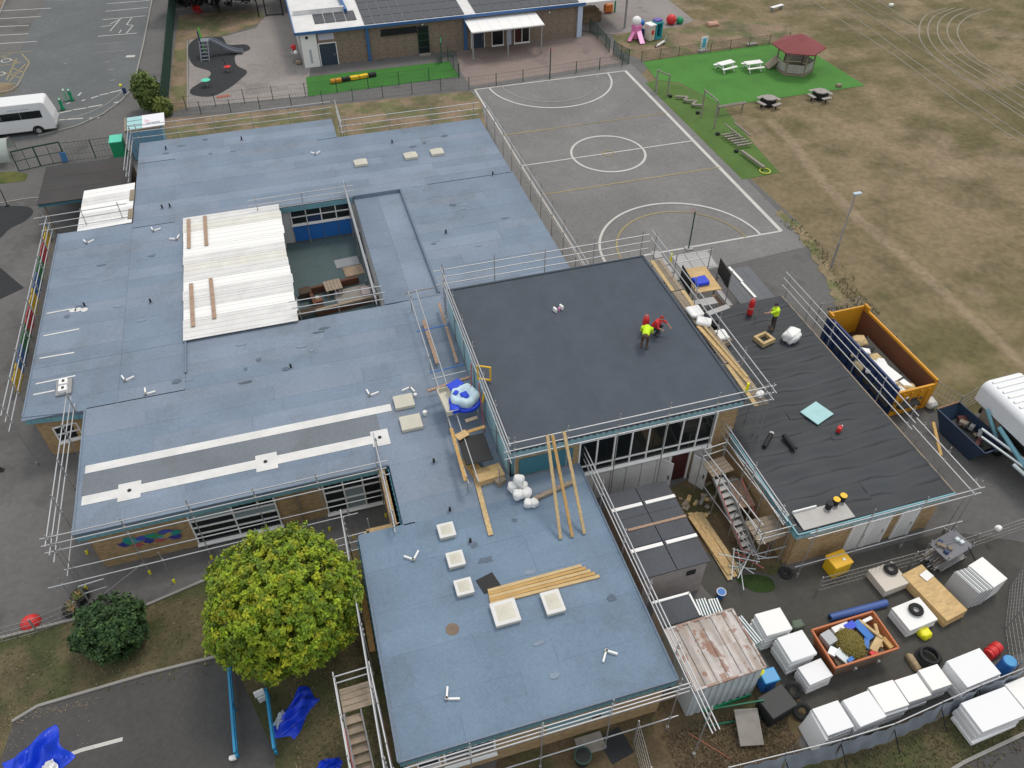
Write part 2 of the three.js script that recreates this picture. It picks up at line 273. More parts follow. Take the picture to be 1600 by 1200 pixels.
{ // car park bays
  const Y = 0.022, P = M.paint;
  for (const [a, b] of [[[-29.77, -106.04], [-22.42, -109.07]], [[-28.90, -100.39], [-27.04, -100.61]]].slice(0, 0)) line('bay_line', [a, b], .12, Y, P);
  const left = [[[-31.30, -111.47], [-21.99, -108.27]], [[-30.53, -106.68], [-23.10, -105.75]], [[-30.12, -104.09], [-23.89, -103.26]], [[-29.72, -101.59], [-24.82, -100.73]], [[-29.27, -98.80], [-24.50, -98.13]], [[-28.87, -96.30], [-23.38, -95.58]]];
  for (const [a, b] of left) line('bay_line', [a, b], .13, Y, P);
  const right = [[[-17.14, -108.64], [-12.13, -108.31]], [[-17.08, -105.49], [-12.47, -105.23]], [[-17.12, -102.92], [-12.61, -102.86]], [[-17.22, -100.27], [-12.74, -100.17]], [[-17.40, -95.28], [-13.48, -95.06]]];
  for (const [a, b] of right) line('bay_line', [a, b], .13, Y, P);
  for (const [a, b] of [[[-17.49, -92.93], [-14.53, -92.78]], [[-17.51, -90.65], [-14.49, -90.45]]]) line('bay_line', [a, b], .11, Y, M.paintWorn);
  for (let i = 0; i < 2; i++) for (const q of [[[-15.28, -100.10], [-16.39, -98.63]], [[-15.41, -99.94], [-16.26, -96.45]], [[-14.21, -99.99], [-14.65, -97.91]], [[-14.65, -97.91], [-13.97, -97.52]], [[-13.97, -97.52], [-14.53, -95.37]], [[-17.27, -98.10], [-16.17, -98.17]], [[-15.31, -95.60], [-15.10, -96.49]]].slice(i * 4, i * 4 + 4)) line('bay_letter', q, .11, Y + .004, P);
  // hatched bays by the island
  for (const q of [[[-26.90, -93.26], [-23.43, -92.93]], [[-26.38, -89.77], [-24.15, -90.09]], [[-24.47, -92.54], [-23.42, -89.88]], [[-23.42, -89.88], [-23.78, -84.64]], [[-26.03, -87.44], [-23.49, -87.63]], [[-24.78, -91.28], [-24.96, -85.89]], [[-25.76, -88.31], [-23.76, -86.15]], [[-23.74, -89.64], [-24.68, -85.51]], [[-25.75, -85.52], [-23.80, -84.79]], [[-24.94, -89.02], [-23.57, -87.34]], [[-26.74, -92.19], [-25.34, -92.80]], [[-26.36, -92.42], [-24.40, -90.17]]]) line('hatch_line', q, .12, Y, M.paintYellow);
  for (const [c, r] of [[[-25.69, -91.05], .45], [[-25.79, -87.68], .45]]) line('bay_symbol', arc(c[0], c[1], r, 0, Math.PI * 2, 20), .1, Y + .004, P);
  // crossing by the minibus
  for (const q of [[[-19.61, -76.91], [-18.36, -77.21]], [[-18.26, -77.31], [-17.13, -77.38]], [[-17.03, -77.49], [-15.79, -77.67]], [[-19.36, -75.52], [-17.23, -75.28]], [[-16.69, -75.12], [-15.88, -75.02]], [[-17.65, -79.05], [-17.39, -79.26]], [[-16.90, -79.39], [-16.27, -79.77]], [[-16.16, -79.89], [-15.39, -80.09]], [[-15.29, -80.20], [-14.29, -80.49]], [[-18.08, -80.31], [-17.86, -80.97]], [[-14.81, -77.80], [-14.27, -77.91]], [[-18.93, -78.74], [-18.63, -79.07]]]) line('crossing_marking', q, .17, Y, P);
  line('crossing_marking', [[-18.82, -75.36], [-16.78, -76.34], [-15.52, -77.59], [-14.56, -79.27], [-14.07, -80.57]], .1, Y + .004, M.paintWorn);
  for (const q of [[[-16.23, -87.91], [-15.75, -87.94]], [[-15.85, -85.69], [-15.26, -85.67]], [[-15.46, -83.08], [-14.94, -83.08]], [[-20.09, -88.56], [-19.80, -88.64]]]) line('worn_marking', q, .14, Y, M.paintWorn);
  line('drain_patch', [[-14.28, -88.76], [-13.42, -88.59]], .5, Y, P);
}
line('road_line', [[-13.63, -16.81], [-12.53, -16.93], [-11.02, -16.92]], .16, .024, M.paint);
{ // faded running track on the field: straight lanes and the bend
  const Y = 0.012, mt = mat('chalk', .38, .345, .28, .95, { map: T.worn });
  const A = [[65.69, -70.11], [67.28, -72.67], [69.90, -75.07], [73.02, -77.07], [76.84, -78.11]];
  for (let k = 0; k < 5; k++) {
    const o = k * 15;
    const pts = k === 0 ? [[74.33, -77.11], [70.94, -76.00], [67.83, -73.29], [65.02, -69.21], [63.47, -64.14], [63.01, -58.03], [62.51, -51.66], [61.89, -45.15]]
      : k === 1 ? [[75.16, -76.86], [71.50, -75.42], [68.45, -72.71], [65.98, -68.93], [64.71, -64.77], [64.38, -58.82], [64.08, -53.46], [63.61, -46.97]]
      : k === 2 ? [[76.14, -76.57], [72.45, -75.14], [69.44, -72.42], [67.17, -68.94], [65.85, -64.77], [65.58, -59.38], [65.44, -55.00], [65.06, -48.49]]
      : k === 3 ? [[76.83, -75.94], [73.28, -74.48], [70.19, -71.80], [68.20, -68.64], [66.90, -64.46], [66.79, -59.95], [66.64, -56.37], [66.37, -49.87]]
      : [[78.91, -75.32], [74.24, -73.79], [71.00, -71.18], [68.99, -68.04], [67.54, -63.93], [67.60, -60.02], [67.57, -57.43], [67.33, -50.89]];
    line('running_track_line', new THREE.CatmullRomCurve3(pts.map(p => V(p[0], 0, p[1]))).getPoints(60).map(p => [p.x, p.z]), .13, Y, mt);
  }
  for (const q of [[[64.88, -82.98], [63.96, -69.89], [63.41, -59.41], [63.15, -52.40], [62.48, -44.41]], [[63.21, -83.03], [61.42, -67.45], [60.54, -56.74], [60.05, -48.87], [59.64, -41.46]], [[66.20, -83.05], [66.84, -71.64]], [[60.85, -83.28], [60.18, -66.79], [59.07, -55.77], [59.05, -47.73]], [[68.34, -82.41], [67.31, -72.27]]]) line('running_track_line', q, .11, Y + .004, mt);
}
// kerbs with a real step
function kerb(pts, w = .14, h = .11) { const g = mb(); for (let i = 0; i < pts.length - 1; i++) g.beam([pts[i][0], h / 2, pts[i][1]], [pts[i + 1][0], h / 2, pts[i + 1][1]], w, h); const m = g.build('kerb', M.kerb); m.userData.kind = 'structure'; return m; }
kerb([[-12.19, -105.37], [-12.71, -91.16], [-13.10, -83.61], [-13.42, -80.09], [-14.26, -77.77], [-15.65, -75.47], [-17.63, -73.73], [-20.60, -72.76]]);
kerb([[-25.62, -82.83], [-24.25, -83.15], [-23.76, -84.03], [-23.63, -85.19]]);
kerb([[-28.44, -111.53], [-28.38, -104.59]]);
kerb([[-16.36, -22.99], [-13.51, -23.05], [-10.28, -22.88], [-7.21, -23.60], [-4.87, -23.89]], .12, .1);
kerb([[-15.29, -18.90], [-14.38, -19.29], [-10.18, -19.47], [-6.80, -19.45]], .12, .1);
kerb([[-8.33, -91.30], [-8.38, -74.66]], .1, .08);
kerb([[17.74, -6.34], [20.20, -6.73], [24.59, -7.09]], .13, .1);
kerb([[-22.46, -61.82], [-20.26, -62.03], [-19.16, -61.90]], .1, .06);

// ---------------------------------------------------------------- the school: low wings, hall, annexe
function wallBox(parent, x0, z0, x1, z1, y0, y1, m, t = .25, name = 'wall') { // wall along a line
  const L = Math.hypot(x1 - x0, z1 - z0), a = Math.atan2(-(z1 - z0), x1 - x0); return mb().box((x0 + x1) / 2, (y0 + y1) / 2, (z0 + z1) / 2, L, y1 - y0, t, a).build(name, m, parent);
}
// ribbed metal fascia along a line; the ribs stand proud on the side n
function fascia(parent, x0, z0, x1, z1, y0, y1, nx, nz, m) {
  const g = mb(), L = Math.hypot(x1 - x0, z1 - z0), a = Math.atan2(-(z1 - z0), x1 - x0); g.box((x0 + x1) / 2, (y0 + y1) / 2, (z0 + z1) / 2, L, y1 - y0, .05, a);
  const n = Math.floor(L / .3); for (let i = 0; i < n; i++) { const t = (i + .5) / n; g.box(x0 + (x1 - x0) * t + nx * .035, (y0 + y1) / 2, z0 + (z1 - z0) * t + nz * .035, .14, y1 - y0 - .03, .03, a); }
  return g.build('fascia', m, parent);
}
function gutter(parent, pts, y, m = M.whiteClean) { const g = mb(); for (let i = 0; i < pts.length - 1; i++) g.beam([pts[i][0], y, pts[i][1]], [pts[i + 1][0], y, pts[i + 1][1]], .07, .05); return g.build('roof_trim', m, parent); }
// strips of roofing felt laid over a rectangle, along x; each roll a piece with its own edges
function feltRolls(roof, x0, x1, z0, z1, y, mats, w = 1.0, minL = 4, maxL = 9) {
  const n = Math.max(1, Math.round((z1 - z0) / w)), dz = (z1 - z0) / n;
  for (let i = 0; i < n; i++) {
    let x = x0 + .01; const zc = z0 + (i + .5) * dz; let k = 0;
    while (x < x1 - .02) {
      let e = Math.min(x1 - .01, x + (x === x0 + .01 ? rr(2, maxL) : rr(minL, maxL))); if (x1 - e < 1.4) e = x1 - .01;
      const t = .012 + (i % 2) * .006 + (k % 2) * .003;
      mb().box((x + e) / 2, y + t / 2 - .002, zc, e - x - .008, t, dz + .06).build('felt_sheet', mats[Math.floor(rnd() * mats.length)], roof); x = e; k++;
    }
  }
}
const FELT = [M.felt0, M.felt1, M.felt2, M.felt3, M.felt5, M.felt0, M.felt5, M.felt4];
// windows: frame of bars, sill and separate panes, facing +z or -z/+x by turn
function windowUnit(parent, x, y, z, w, h, cols, rows, turn = 0, glassOf = () => M.glass, frame = M.whiteClean, rowH) {
  const o = new THREE.Group(); o.name = 'window'; o.position.set(x, y, z); o.rotation.y = turn; parent.add(o);
  const f = mb(), b = .07; const hs = rowH || Array(rows).fill(1 / rows); let yy = 0; const ys = [0]; for (const q of hs) { yy += q * h; ys.push(yy); }
  for (let i = 0; i <= cols; i++) f.box(-w / 2 + w * i / cols, h / 2, .03, b, h + b, .09);
  for (const q of ys) f.box(0, q, .03, w, b, .08);
  f.build('frame', frame, o); mb().box(0, -.07, .08, w + .16, .05, .2).build('sill', frame, o);
  for (let i = 0; i < cols; i++) for (let j = 0; j < rows; j++) { const y0 = ys[j], y1 = ys[j + 1]; mb().box(-w / 2 + w * (i + .5) / cols, (y0 + y1) / 2, .01, w / cols - b, y1 - y0 - b, .02).build('pane', glassOf(i, j), o); }
  return o;
}
function doorUnit(parent, x, y, z, w, h, m, turn = 0) {
  const o = new THREE.Group(); o.name = 'door'; o.position.set(x, y, z); o.rotation.y = turn; parent.add(o);
  mb().box(0, h / 2, .02, w, h, .05).build('leaf', m, o); mb().box(-w / 2 - .04, h / 2, .02, .08, h + .08, .1).box(w / 2 + .04, h / 2, .02, .08, h + .08, .1).box(0, h + .04, .02, w, .08, .1).build('frame', M.whiteClean, o);
  mb().box(w * .36, h * .48, .07, .04, .22, .05).build('handle', M.galv, o); return o;
}
const H1 = 3.08;
const school = thing('school_building', 'sprawling single storey school with pale blue grey felt flat roofs round a courtyard', 'building');
{
  const out = [[-11.1, -62.3], [3.46, -62.3], [3.46, -59], [14.8, -59], [14.95, -35], [6.7, -35], [6.7, -22.9], [10.05, -22.9], [10, -11.7], [-.68, -11.7], [-.55, -21.62], [1.4, -21.62], [1.42, -25.3], [-12.5, -25.2], [-12.65, -33.1], [-15.65, -33.5], [-15.7, -50.75], [-11.1, -50.7]];
  const s = new THREE.Shape(out.map(([x, z]) => new THREE.Vector2(x, -z))); s.holes.push(new THREE.Path([[-7.75, -50.1], [6.7, -50.1], [6.7, -37.6], [3.35, -37.3], [-7.75, -37.3]].map(([x, z]) => new THREE.Vector2(x, -z))));
  const rg = new THREE.ExtrudeGeometry(s, { depth: .16, bevelEnabled: false }); rg.rotateX(-Math.PI / 2); rg.translate(0, H1 - .16, 0);
  const roof = mesh('roof', clean(rg), M.felt1, school);
  for (const a of [[-11.1, 3.46, -62.3, -59], [-11.1, 14.8, -59, -50.1], [6.72, 14.9, -50.1, -35.05], [-15.66, -11.1, -50.72, -33.3], [-11.1, -7.77, -50.1, -33.3], [-7.77, 6.68, -37.3, -33.3], [-12.6, 6.68, -33.3, -25.25], [1.42, 6.68, -25.25, -22.9], [1.42, 10.03, -22.9, -21.65], [-.55, 10, -21.65, -11.72]]) feltRolls(roof, a[0], a[1], a[2], a[3], H1, a[2] < -22 ? FELT : [0, 1, 2, 3, 0, 5].map(i => M['feltFront' + i]), 1.0);
  // the sunk gutter strip beside the courtyard
  mb().box(5.03, 2.74, -43.75, 3.3, .16, 12.6).build('valley_roof', M.felt1, school); const valley = school.children[school.children.length - 1]; feltRolls(valley, 3.38, 5.0, -50.05, -37.5, 2.82, [M.felt1, M.felt3], 1.6, 3, 6); feltRolls(valley, 5.0, 6.68, -50.05, -37.5, 2.82, [M.felt4, M.felt2], 4.2, 3, 6);
  // raised kerbs and folds in the felt
  mb().box(-7.75, H1 + .06, -36.0, .09, .14, 2.9).build('upstand', M.felt1, roof); mb().box(5.03, 2.95, -50.06, 3.3, .29, .06).build('upstand', M.felt3, roof); mb().box(6.66, 2.95, -43.85, .06, .29, 12.3).build('upstand', M.felt3, roof); mb().box(5.03, 2.95, -37.48, 3.3, .29, .06).build('upstand', M.felt3, roof); mb().box(-11.7, H1 + .012, -37.3, 7.8, .034, .16).build('felt_fold', M.felt0, roof);
  // walls
  const W = (x0, z0, x1, z1, m = M.brickBuff) => wallBox(school, x0, z0, x1, z1, 0, H1 - .17, m);
  W(-10.8, -61.9, 3.1, -61.9); W(3.1, -61.9, 3.1, -58.6); W(3.1, -58.6, 14.5, -58.6); W(14.5, -58.6, 14.6, -35); W(-10.8, -61.9, -10.8, -50.4); W(-15.3, -50.4, -10.8, -50.4); W(-15.3, -50.4, -15.25, -33.8); W(-15.25, -33.8, -12.3, -33.5); W(-12.3, -33.5, -12.15, -25.65); W(-12.15, -25.65, 1.05, -25.7); W(1.05, -25.7, 1.05, -21.9); W(1.05, -21.9, -.2, -21.9); W(-.2, -21.9, -.3, -12.1); W(-.3, -12.1, 9.65, -12.1); W(9.65, -12.1, 9.7, -22.9);
  W(-7.9, -50.4, 3.6, -50.4, M.render); wallBox(school, 3.6, -50.4, 3.55, -37.1, 0, 2.66, M.render); W(3.55, -37.1, -7.9, -37.1, M.render); W(-7.9, -37.1, -7.9, -50.4, M.render);
  // fascias
  const F = (x0, z0, x1, z1, nx, nz, m = M.teal) => fascia(school, x0, z0, x1, z1, H1 - .5, H1 - .16, nx, nz, m);
  F(-12.47, -25.24, 1.4, -25.34, 0, 1); F(-15.6, -33.56, -12.66, -33.16, 0, 1); F(-.65, -11.76, 9.98, -11.76, 0, 1); F(-7.7, -50.06, 3.3, -50.06, 0, 1); F(-15.65, -50.7, -15.6, -33.6, -1, 0, M.tealDark); F(-12.6, -33.1, -12.5, -25.25, -1, 0, M.tealDark); F(-.63, -21.6, -.66, -11.8, -1, 0, M.tealDark); F(9.97, -11.75, 10, -22.8, 1, 0, M.tealDark); F(1.36, -25.3, 1.36, -21.65, -1, 0, M.tealDark);
  gutter(school, [[-15.66, -50.75], [-15.6, -33.55], [-12.65, -33.15]], H1 + .03, M.felt2); gutter(school, [[-12.66, -33.1], [-12.5, -25.2], [1.4, -25.3]], H1 + .03, M.felt2); gutter(school, [[-.55, -21.6], [-.68, -11.7], [10, -11.7], [10.05, -22.8]], H1 + .03, M.felt1);
  // front windows of the left wing
  const gl = (i, j) => (i + j) % 4 === 3 ? M.glassPale : M.glass;
  windowUnit(school, -6.0, .25, -25.5, 3.85, 2.2, 2, 4, 0, gl, M.whiteClean, [.32, .22, .22, .24]);
  windowUnit(school, -.4, .25, -25.53, 2.8, 2.2, 3, 3, 0, (i, j) => i === 1 && j < 2 ? M.glassPale : M.glass, M.whiteClean, [.4, .3, .3]);
  mb().cyl(-3.05, 1.3, -25.45, .05, .05, 2.4, 8).build('downpipe', M.brickBrown, school);
  // mural on the end wall
  { const mu = new THREE.Group(); mu.name = 'mural'; school.add(mu); const cs = [[.05, .05, .3], [.02, .3, .28], [.05, .3, .12], [.45, .1, .12], [.1, .35, .4], [.06, .1, .45], [.5, .35, .1]];
    for (let i = 0; i < 16; i++) { const c = cs[i % 7], m = new THREE.MeshStandardMaterial({ roughness: .7 }); m.color.setRGB(...c); const a = new THREE.Shape(); const n = 7; for (let k = 0; k < n; k++) { const t = k / n * 6.28, r = rr(.1, .24); k ? a.lineTo(Math.cos(t) * r * 1.6, Math.sin(t) * r) : a.moveTo(r * 1.6, 0); }
      const g = new THREE.ExtrudeGeometry(a, { depth: .012, bevelEnabled: false }); const o = mesh('mural_shape', clean(g), m, mu); o.position.set(-10.9 + i * .15, 1.35 + .24 * Math.sin(i * 1.7), -25.52 + .0021 * i); } }
  // courtyard elevation: white frames over blue panels
  windowUnit(school, 1.0, 1.45, -50.25, 4.1, 1.15, 4, 2, 0, (i, j) => i === 1 && j === 0 ? M.navy : M.glass, M.whiteClean);
  for (let i = 0; i < 4; i++) mb().box(-.55 + i * 1.03, .7, -50.2, .99, 1.2, .06).build('panel', M.blue, school);
  // front wing windows and a blue vent panel
  windowUnit(school, 1.9, 1.0, -11.95, 1.9, 1.2, 2, 2); windowUnit(school, .35, .7, -11.95, .8, 1.3, 1, 2); mb().box(6.2, 1.55, -11.92, 2.6, .35, .08).build('panel', M.teal, school); mb().box(6.9, 1.55, -11.88, .35, .22, .08).build('vent_grille', M.black, school);
  windowUnit(school, -14.0, 1.1, -33.5, 1.1, 1.0, 1, 2, .1);
}
// --- hall
const hall = thing('school_hall', 'taller hall with smooth charcoal felt roof and glazed front wall', 'building');
const HH = 5.1;
{
  const x0 = 6.67, x1 = 18.37, z0 = -35.03, z1 = -22.8;
  const roof = mb().box((x0 + x1) / 2, HH - .12, (z0 + z1) / 2, x1 - x0, .22, z1 - z0).build('roof', M.feltHall, hall);
  feltHallRolls(); function feltHallRolls() { const ms = [0, 1, 2].map(i => { const m = M.feltHall.clone(); m.color.multiplyScalar([1, .985, 1.015][i]); return m; }); const n = 12, d = (x1 - x0) / n; for (let i = 0; i < n; i++) { const t = .012 + (i % 2) * .003; mb().box(x0 + (i + .5) * d, HH - .01 + t / 2, (z0 + z1) / 2, d + .05 - (i === 0 || i === n - 1 ? .06 : 0), t, z1 - z0 - .02).build('felt_sheet', ms[i % 3], roof); } }
  mb().beam([x0, HH + .03, z0], [x1, HH + .03, z0], .12, .07).beam([x1 - .06, HH + .03, z0], [x1 - .06, HH + .03, z1], .12, .07).beam([x0 + .06, HH + .03, z0], [x0 + .06, HH + .03, z1], .12, .07).build('upstand', M.feltHall, roof);
  const W = (a, b, c, d, y0, y1, m) => wallBox(hall, a, b, c, d, y0, y1, m);
  W(6.95, -22.98, 18.2, -22.98, 0, HH - .5, M.brickBuff); W(18.1, -23.1, 18.1, -34.8, 0, HH - .5, M.brickBuff); W(18.1, -34.8, 6.95, -34.8, 0, HH - .5, M.brickBuff); W(6.95, -34.8, 6.95, -23.1, 0, HH - .5, M.teal);
  fascia(hall, 6.7, -22.84, 18.35, -22.84, HH - .62, HH - .16, 0, 1, M.tealPale); fascia(hall, 18.33, -22.85, 18.33, -35, HH - .62, HH - .16, 1, 0, M.teal); fascia(hall, 6.71, -35, 6.71, -22.85, HH - .62, HH - .16, -1, 0, M.tealPale); fascia(hall, 6.7, -35, 18.35, -35, HH - .62, HH - .16, 0, -1, M.teal);
  for (let i = 0; i < 5; i++) mb().box(6.62, 3.82, -33.7 + i * 2.35, .05, 1.3, 2.33).build('cladding_panel', M.tealPale, hall);
  mb().box(8.4, 3.75, -22.82, 2.6, 1.1, .06).build('cladding_panel', M.tealDark, hall);
  // glazing: eight tall bays over a white panelled plinth
  windowUnit(hall, 13.55, 2.25, -22.86, 7.0, 2.25, 8, 2, 0, (i, j) => M.glass, M.whiteClean, [.22, .78]);
  for (let i = 0; i < 6; i++) mb().box(10.55 + i * .82, 1.0, -22.82, .78, 1.9, .06).build('plinth_panel', M.white, hall);
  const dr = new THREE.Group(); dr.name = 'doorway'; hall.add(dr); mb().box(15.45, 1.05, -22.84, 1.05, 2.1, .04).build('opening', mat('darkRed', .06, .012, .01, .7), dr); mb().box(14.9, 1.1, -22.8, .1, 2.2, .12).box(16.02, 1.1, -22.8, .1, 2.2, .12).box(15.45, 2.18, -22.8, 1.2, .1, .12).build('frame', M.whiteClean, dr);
  for (const [x, a] of [[14.65, -.9], [16.1, -1.0]]) { const d = new THREE.Group(); d.name = 'door'; hall.add(d); d.position.set(x, 0, -22.5); d.rotation.y = a; mb().box(x < 15 ? -.1 : .42, 1.05, 0, .86, 2.05, .05).build('leaf', M.white, d); mb().box(x < 15 ? .2 : .72, 1.0, .05, .05, .25, .06).build('handle', M.black, d); }
  mb().box(16.75, 1.05, -22.82, 1.0, 2.0, .05).build('plinth_panel', M.white, hall);
}
// --- annexe on the right with lapped dark felt
const annexe = thing('school_annexe', 'low annexe roofed with dark wavy lapped felt beside the hall', 'building');
const HA = 2.8;
{
  const x0 = 18.05, x1 = 26.15, z0 = -31.9, z1 = -16.45;
  const roof = mb().box((x0 + x1) / 2, HA - .1, (z0 + z1) / 2, x1 - x0, .2, z1 - z0).build('roof', M.feltDark0, annexe);
  const n = 17, d = (z1 - z0) / n;
  for (let i = 0; i < n; i++) { // loose laid rolls, the lower edge wavy and lifted where it laps the next
    const parts = i % 2 ? [[x0, x0 + rr(3, 5)], [0, x1]] : [[x0, x1]]; if (i % 2) parts[1][0] = parts[0][1];
    for (const [a, b] of parts) {
      const nx = 30, nz = 14, pos = [], zA = z0 + i * d - .02, ph = rr(0, 9); const P = [];
      for (let q = 0; q <= nx; q++) for (let r = 0; r <= nz; r++) { const x = a + (b - a) * q / nx, t = r / nz; const wv = .07 * Math.sin(x * 1.3 + ph) + .04 * Math.sin(x * 3.1 + ph * 2);
        const z = Math.min(z1 - .01, zA + (d + .1 + wv * (i < n - 1 ? 1 : 0)) * t); const lift = .012 + .042 * ss(.3, .86, t) * (1 - .75 * ss(.88, 1, t)) * (1 + .4 * Math.sin(x * 2.2 + ph)) + .012 * Math.sin(x * 1.7 + ph) * Math.sin(t * 3.14); P.push([x, HA + lift, z]); }
      const id = (q, r) => P[q * (nz + 1) + r];
      for (let q = 0; q < nx; q++) for (let r = 0; r < nz; r++) { const A = id(q, r), B = id(q + 1, r), C = id(q + 1, r + 1), D = id(q, r + 1); for (const v of [A, D, B, B, D, C]) pos.push(...v); }
      for (let q = 0; q < nx; q++) { const A = id(q, nz), B = id(q + 1, nz), lo = v => [v[0], HA - .01, v[2]]; for (const v of [A, lo(A), B, B, lo(A), lo(B)]) pos.push(...v); }
      const g = new THREE.BufferGeometry(); g.setAttribute('position', new THREE.Float32BufferAttribute(pos, 3)); g.computeVertexNormals(); mesh('felt_sheet', clean(g), M['feltDark' + Math.floor(rnd() * 4)], roof);
    }
  }
  const W = (a, b, c, e, m) => wallBox(annexe, a, b, c, e, 0, HA - .22, m || M.brickBuff);
  W(18.3, -16.75, 25.9, -16.75); W(25.9, -16.75, 25.9, -31.6); W(25.9, -31.6, 18.3, -31.6); W(18.3, -22.9, 18.3, -16.75);
  fascia(annexe, 18.08, -16.5, 26.1, -16.5, HA - .5, HA - .16, 0, 1, M.tealPale); fascia(annexe, 18.09, -22.7, 18.09, -16.5, HA - .5, HA - .16, -1, 0, M.teal); fascia(annexe, 26.11, -31.8, 26.11, -16.5, HA - .5, HA - .16, 1, 0, M.teal);
  gutter(annexe, [[18.0, -22.7], [18.0, -16.4], [26.2, -16.4]], HA + .01, M.teal); gutter(annexe, [[26.2, -16.4], [26.2, -31.9]], HA - .01, M.boardGrey);
  for (const x of [21.7, 22.75, 24.3]) doorUnit(annexe, x, 0, -16.58, .85, 2.1, M.white);
}

// ---------------------------------------------------------------- canopies and things on the roofs
const RT = H1 + .022; // top of the felt
function ribSheet(x0, x1, z0, z1, y, dy, ribs, m, parent, name = 'roof_sheet') { // ribs run along x
  const g = mb().box((x0 + x1) / 2, y, (z0 + z1) / 2, x1 - x0, .03, z1 - z0, 0, 0, Math.atan2(dy, x1 - x0));
  for (let i = 0; i < ribs; i++) g.box((x0 + x1) / 2, y + .018, z0 + (z1 - z0) * (i + .5) / ribs, x1 - x0, .026, .07, 0, 0, Math.atan2(dy, x1 - x0));
  return g.build(name, m, parent);
}
{ const c = thing('courtyard_canopy', 'large white ribbed sheet canopy covering half of the courtyard', 'canopy');
  const shades = [M.whiteClean, M.white, mat('whiteCream', .82, .81, .74, .6, { map: T.grime })]; const n = 14, z0 = -50.15, z1 = -37.15;
  for (let i = 0; i < n; i++) { const d = (z1 - z0) / n, o = rr(-.08, .08); ribSheet(-7.85 + rr(-.03, .03), -1.6 + o, z0 + i * d, z0 + (i + 1) * d - .012, 3.24 + (i % 2) * .012, 0, 2, shades[i === 1 ? 2 : Math.floor(rnd() * 2.2)], c); }
  const g = mb(); for (const x of [-7.6, -4.6, -1.8]) g.beam([x, 3.14, -50], [x, 3.14, -37.3], .08, .12); g.build('beam', M.white, c);
  for (const [x, z] of [[-1.8, -49.8], [-1.8, -43.5], [-1.8, -37.5]]) mb().box(x, 1.55, z, .1, 3.1, .1).build('post', M.white, c);
  const bd = mat('boardPink', .5, .36, .28, .85, { map: T.wood }); const lb = ['first', 'second', 'third', 'fourth'];
  [[-7.5, -49.8, -46.3], [-6.45, -49.9, -46.3], [-7.35, -42.4, -38.2], [-6.2, -42.6, -38.6]].forEach(([x, a, b], i) => tag(mb().box(x, 3.33, (a + b) / 2, .22, .04, b - a, .01 * i).build('scaffold_board', bd), ['worn brown board at the back left corner of the white courtyard canopy', 'worn brown board, right one of the back pair on the white courtyard canopy', 'worn brown board at the front left corner of the white courtyard canopy', 'worn brown board, right one of the front pair on the white courtyard canopy'][i], 'board', 'boards lying on the white canopy'));
}
{ const c = thing('entrance_canopy', 'small white sheet canopy beside the dark shelter roof', 'canopy');
  for (let i = 0; i < 5; i++) ribSheet(-14.55, -11.15, -56.1 + i * 1.07, -56.1 + (i + 1) * 1.07 - .01, 3.1 + (i % 2) * .01, .1, 1, i % 2 ? M.white : M.whiteClean, c);
  mb().beam([-11.25, 3.2, -55], [-11.25, 3.2, -53.6], .3, .08).beam([-11.25, 3.2, -52.4], [-11.25, 3.2, -51.2], .3, .08).build('edge_board', M.timberGrey, c);
  for (const z of [-55.8, -51]) mb().box(-14.4, 1.5, z, .1, 3.0, .1).build('post', M.white, c);
}
{ const c = thing('dark_shelter', 'dark flat roofed shelter next to the small white canopy', 'shelter');
  for (let i = 0; i < 6; i++) mb().box(-14.75, 2.52 + (i % 2) * .008, -61.4 + i * .92 + .3, 6.1, .06, .93).build('felt_sheet', M['feltRoof' + i % 2] || mat('feltRoof' + i % 2, .075 + .006 * (i % 2), .073, .074, .9, { map: T.felt }), c);
  mb().box(-14.75, 2.38, -58.8, 6.0, .2, 5.4).build('roof', M.tealDark, c);
  for (const [x, z] of [[-17.5, -61.2], [-17.5, -56.4], [-12, -61.2], [-12, -56.4]]) mb().box(x, 1.15, z, .12, 2.3, .12).build('post', M.timberGrey, c);
  mb().box(-14.75, 1.1, -61.4, 5.8, 2.2, .1).build('back_wall', M.brickBrown, c);
}
// rooflights
function rooflight(x, y, z, w, d, kind, label, ry = 0) {
  const o = thing('rooflight', label, 'rooflight', [x, y, z], ry, 'rooflights on the grey roof');
  mb().rbox(0, .09, 0, w, .2, d, .03).build('kerb', M.cream, o);
  if (kind === 'pyramid') { const g = new THREE.ConeGeometry(.70 * w, .26, 4, 1); g.rotateY(Math.PI / 4); g.scale(1, 1, d / w); const h = g.toNonIndexed(); h.computeVertexNormals(); mb().add(h, 0, .32, 0).build('dome', M.cream, o); }
  else { mb().rbox(0, .2, 0, w + .06, .07, d + .06, .03).build('frame', M.white, o); const g = new THREE.ConeGeometry(.52 * w, .1, 4, 1); g.rotateY(Math.PI / 4); g.scale(1, 1, d / w); const h = g.toNonIndexed(); h.computeVertexNormals(); mb().add(h, 0, .285, 0).build('dome', M.cream, o); }
  return o;
}
rooflight(4.56, RT, -54.3, .95, .8, 'pyramid', 'cream pyramid rooflight, leftmost of the three at the far back of the roof');
rooflight(8.26, RT, -54.3, .95, .8, 'pyramid', 'cream pyramid rooflight, middle one of the three at the far back');
rooflight(10.26, RT, -54.3, .95, .8, 'pyramid', 'cream pyramid rooflight nearest the sports court');
rooflight(2.89, RT, -29.1, 1.0, .9, 'pyramid', 'cream pyramid rooflight at the right end of the upper white strip');
rooflight(2.95, RT, -27.55, 1.05, .95, 'pyramid', 'cream pyramid rooflight just below another, with a white cap beside it');
rooflight(3.15, RT, -20.7, .68, .7, 'flat', 'small white framed rooflight, topmost of the column of three');
rooflight(3.19, RT, -19.15, .68, .7, 'flat', 'small white framed rooflight, middle of the column of three');
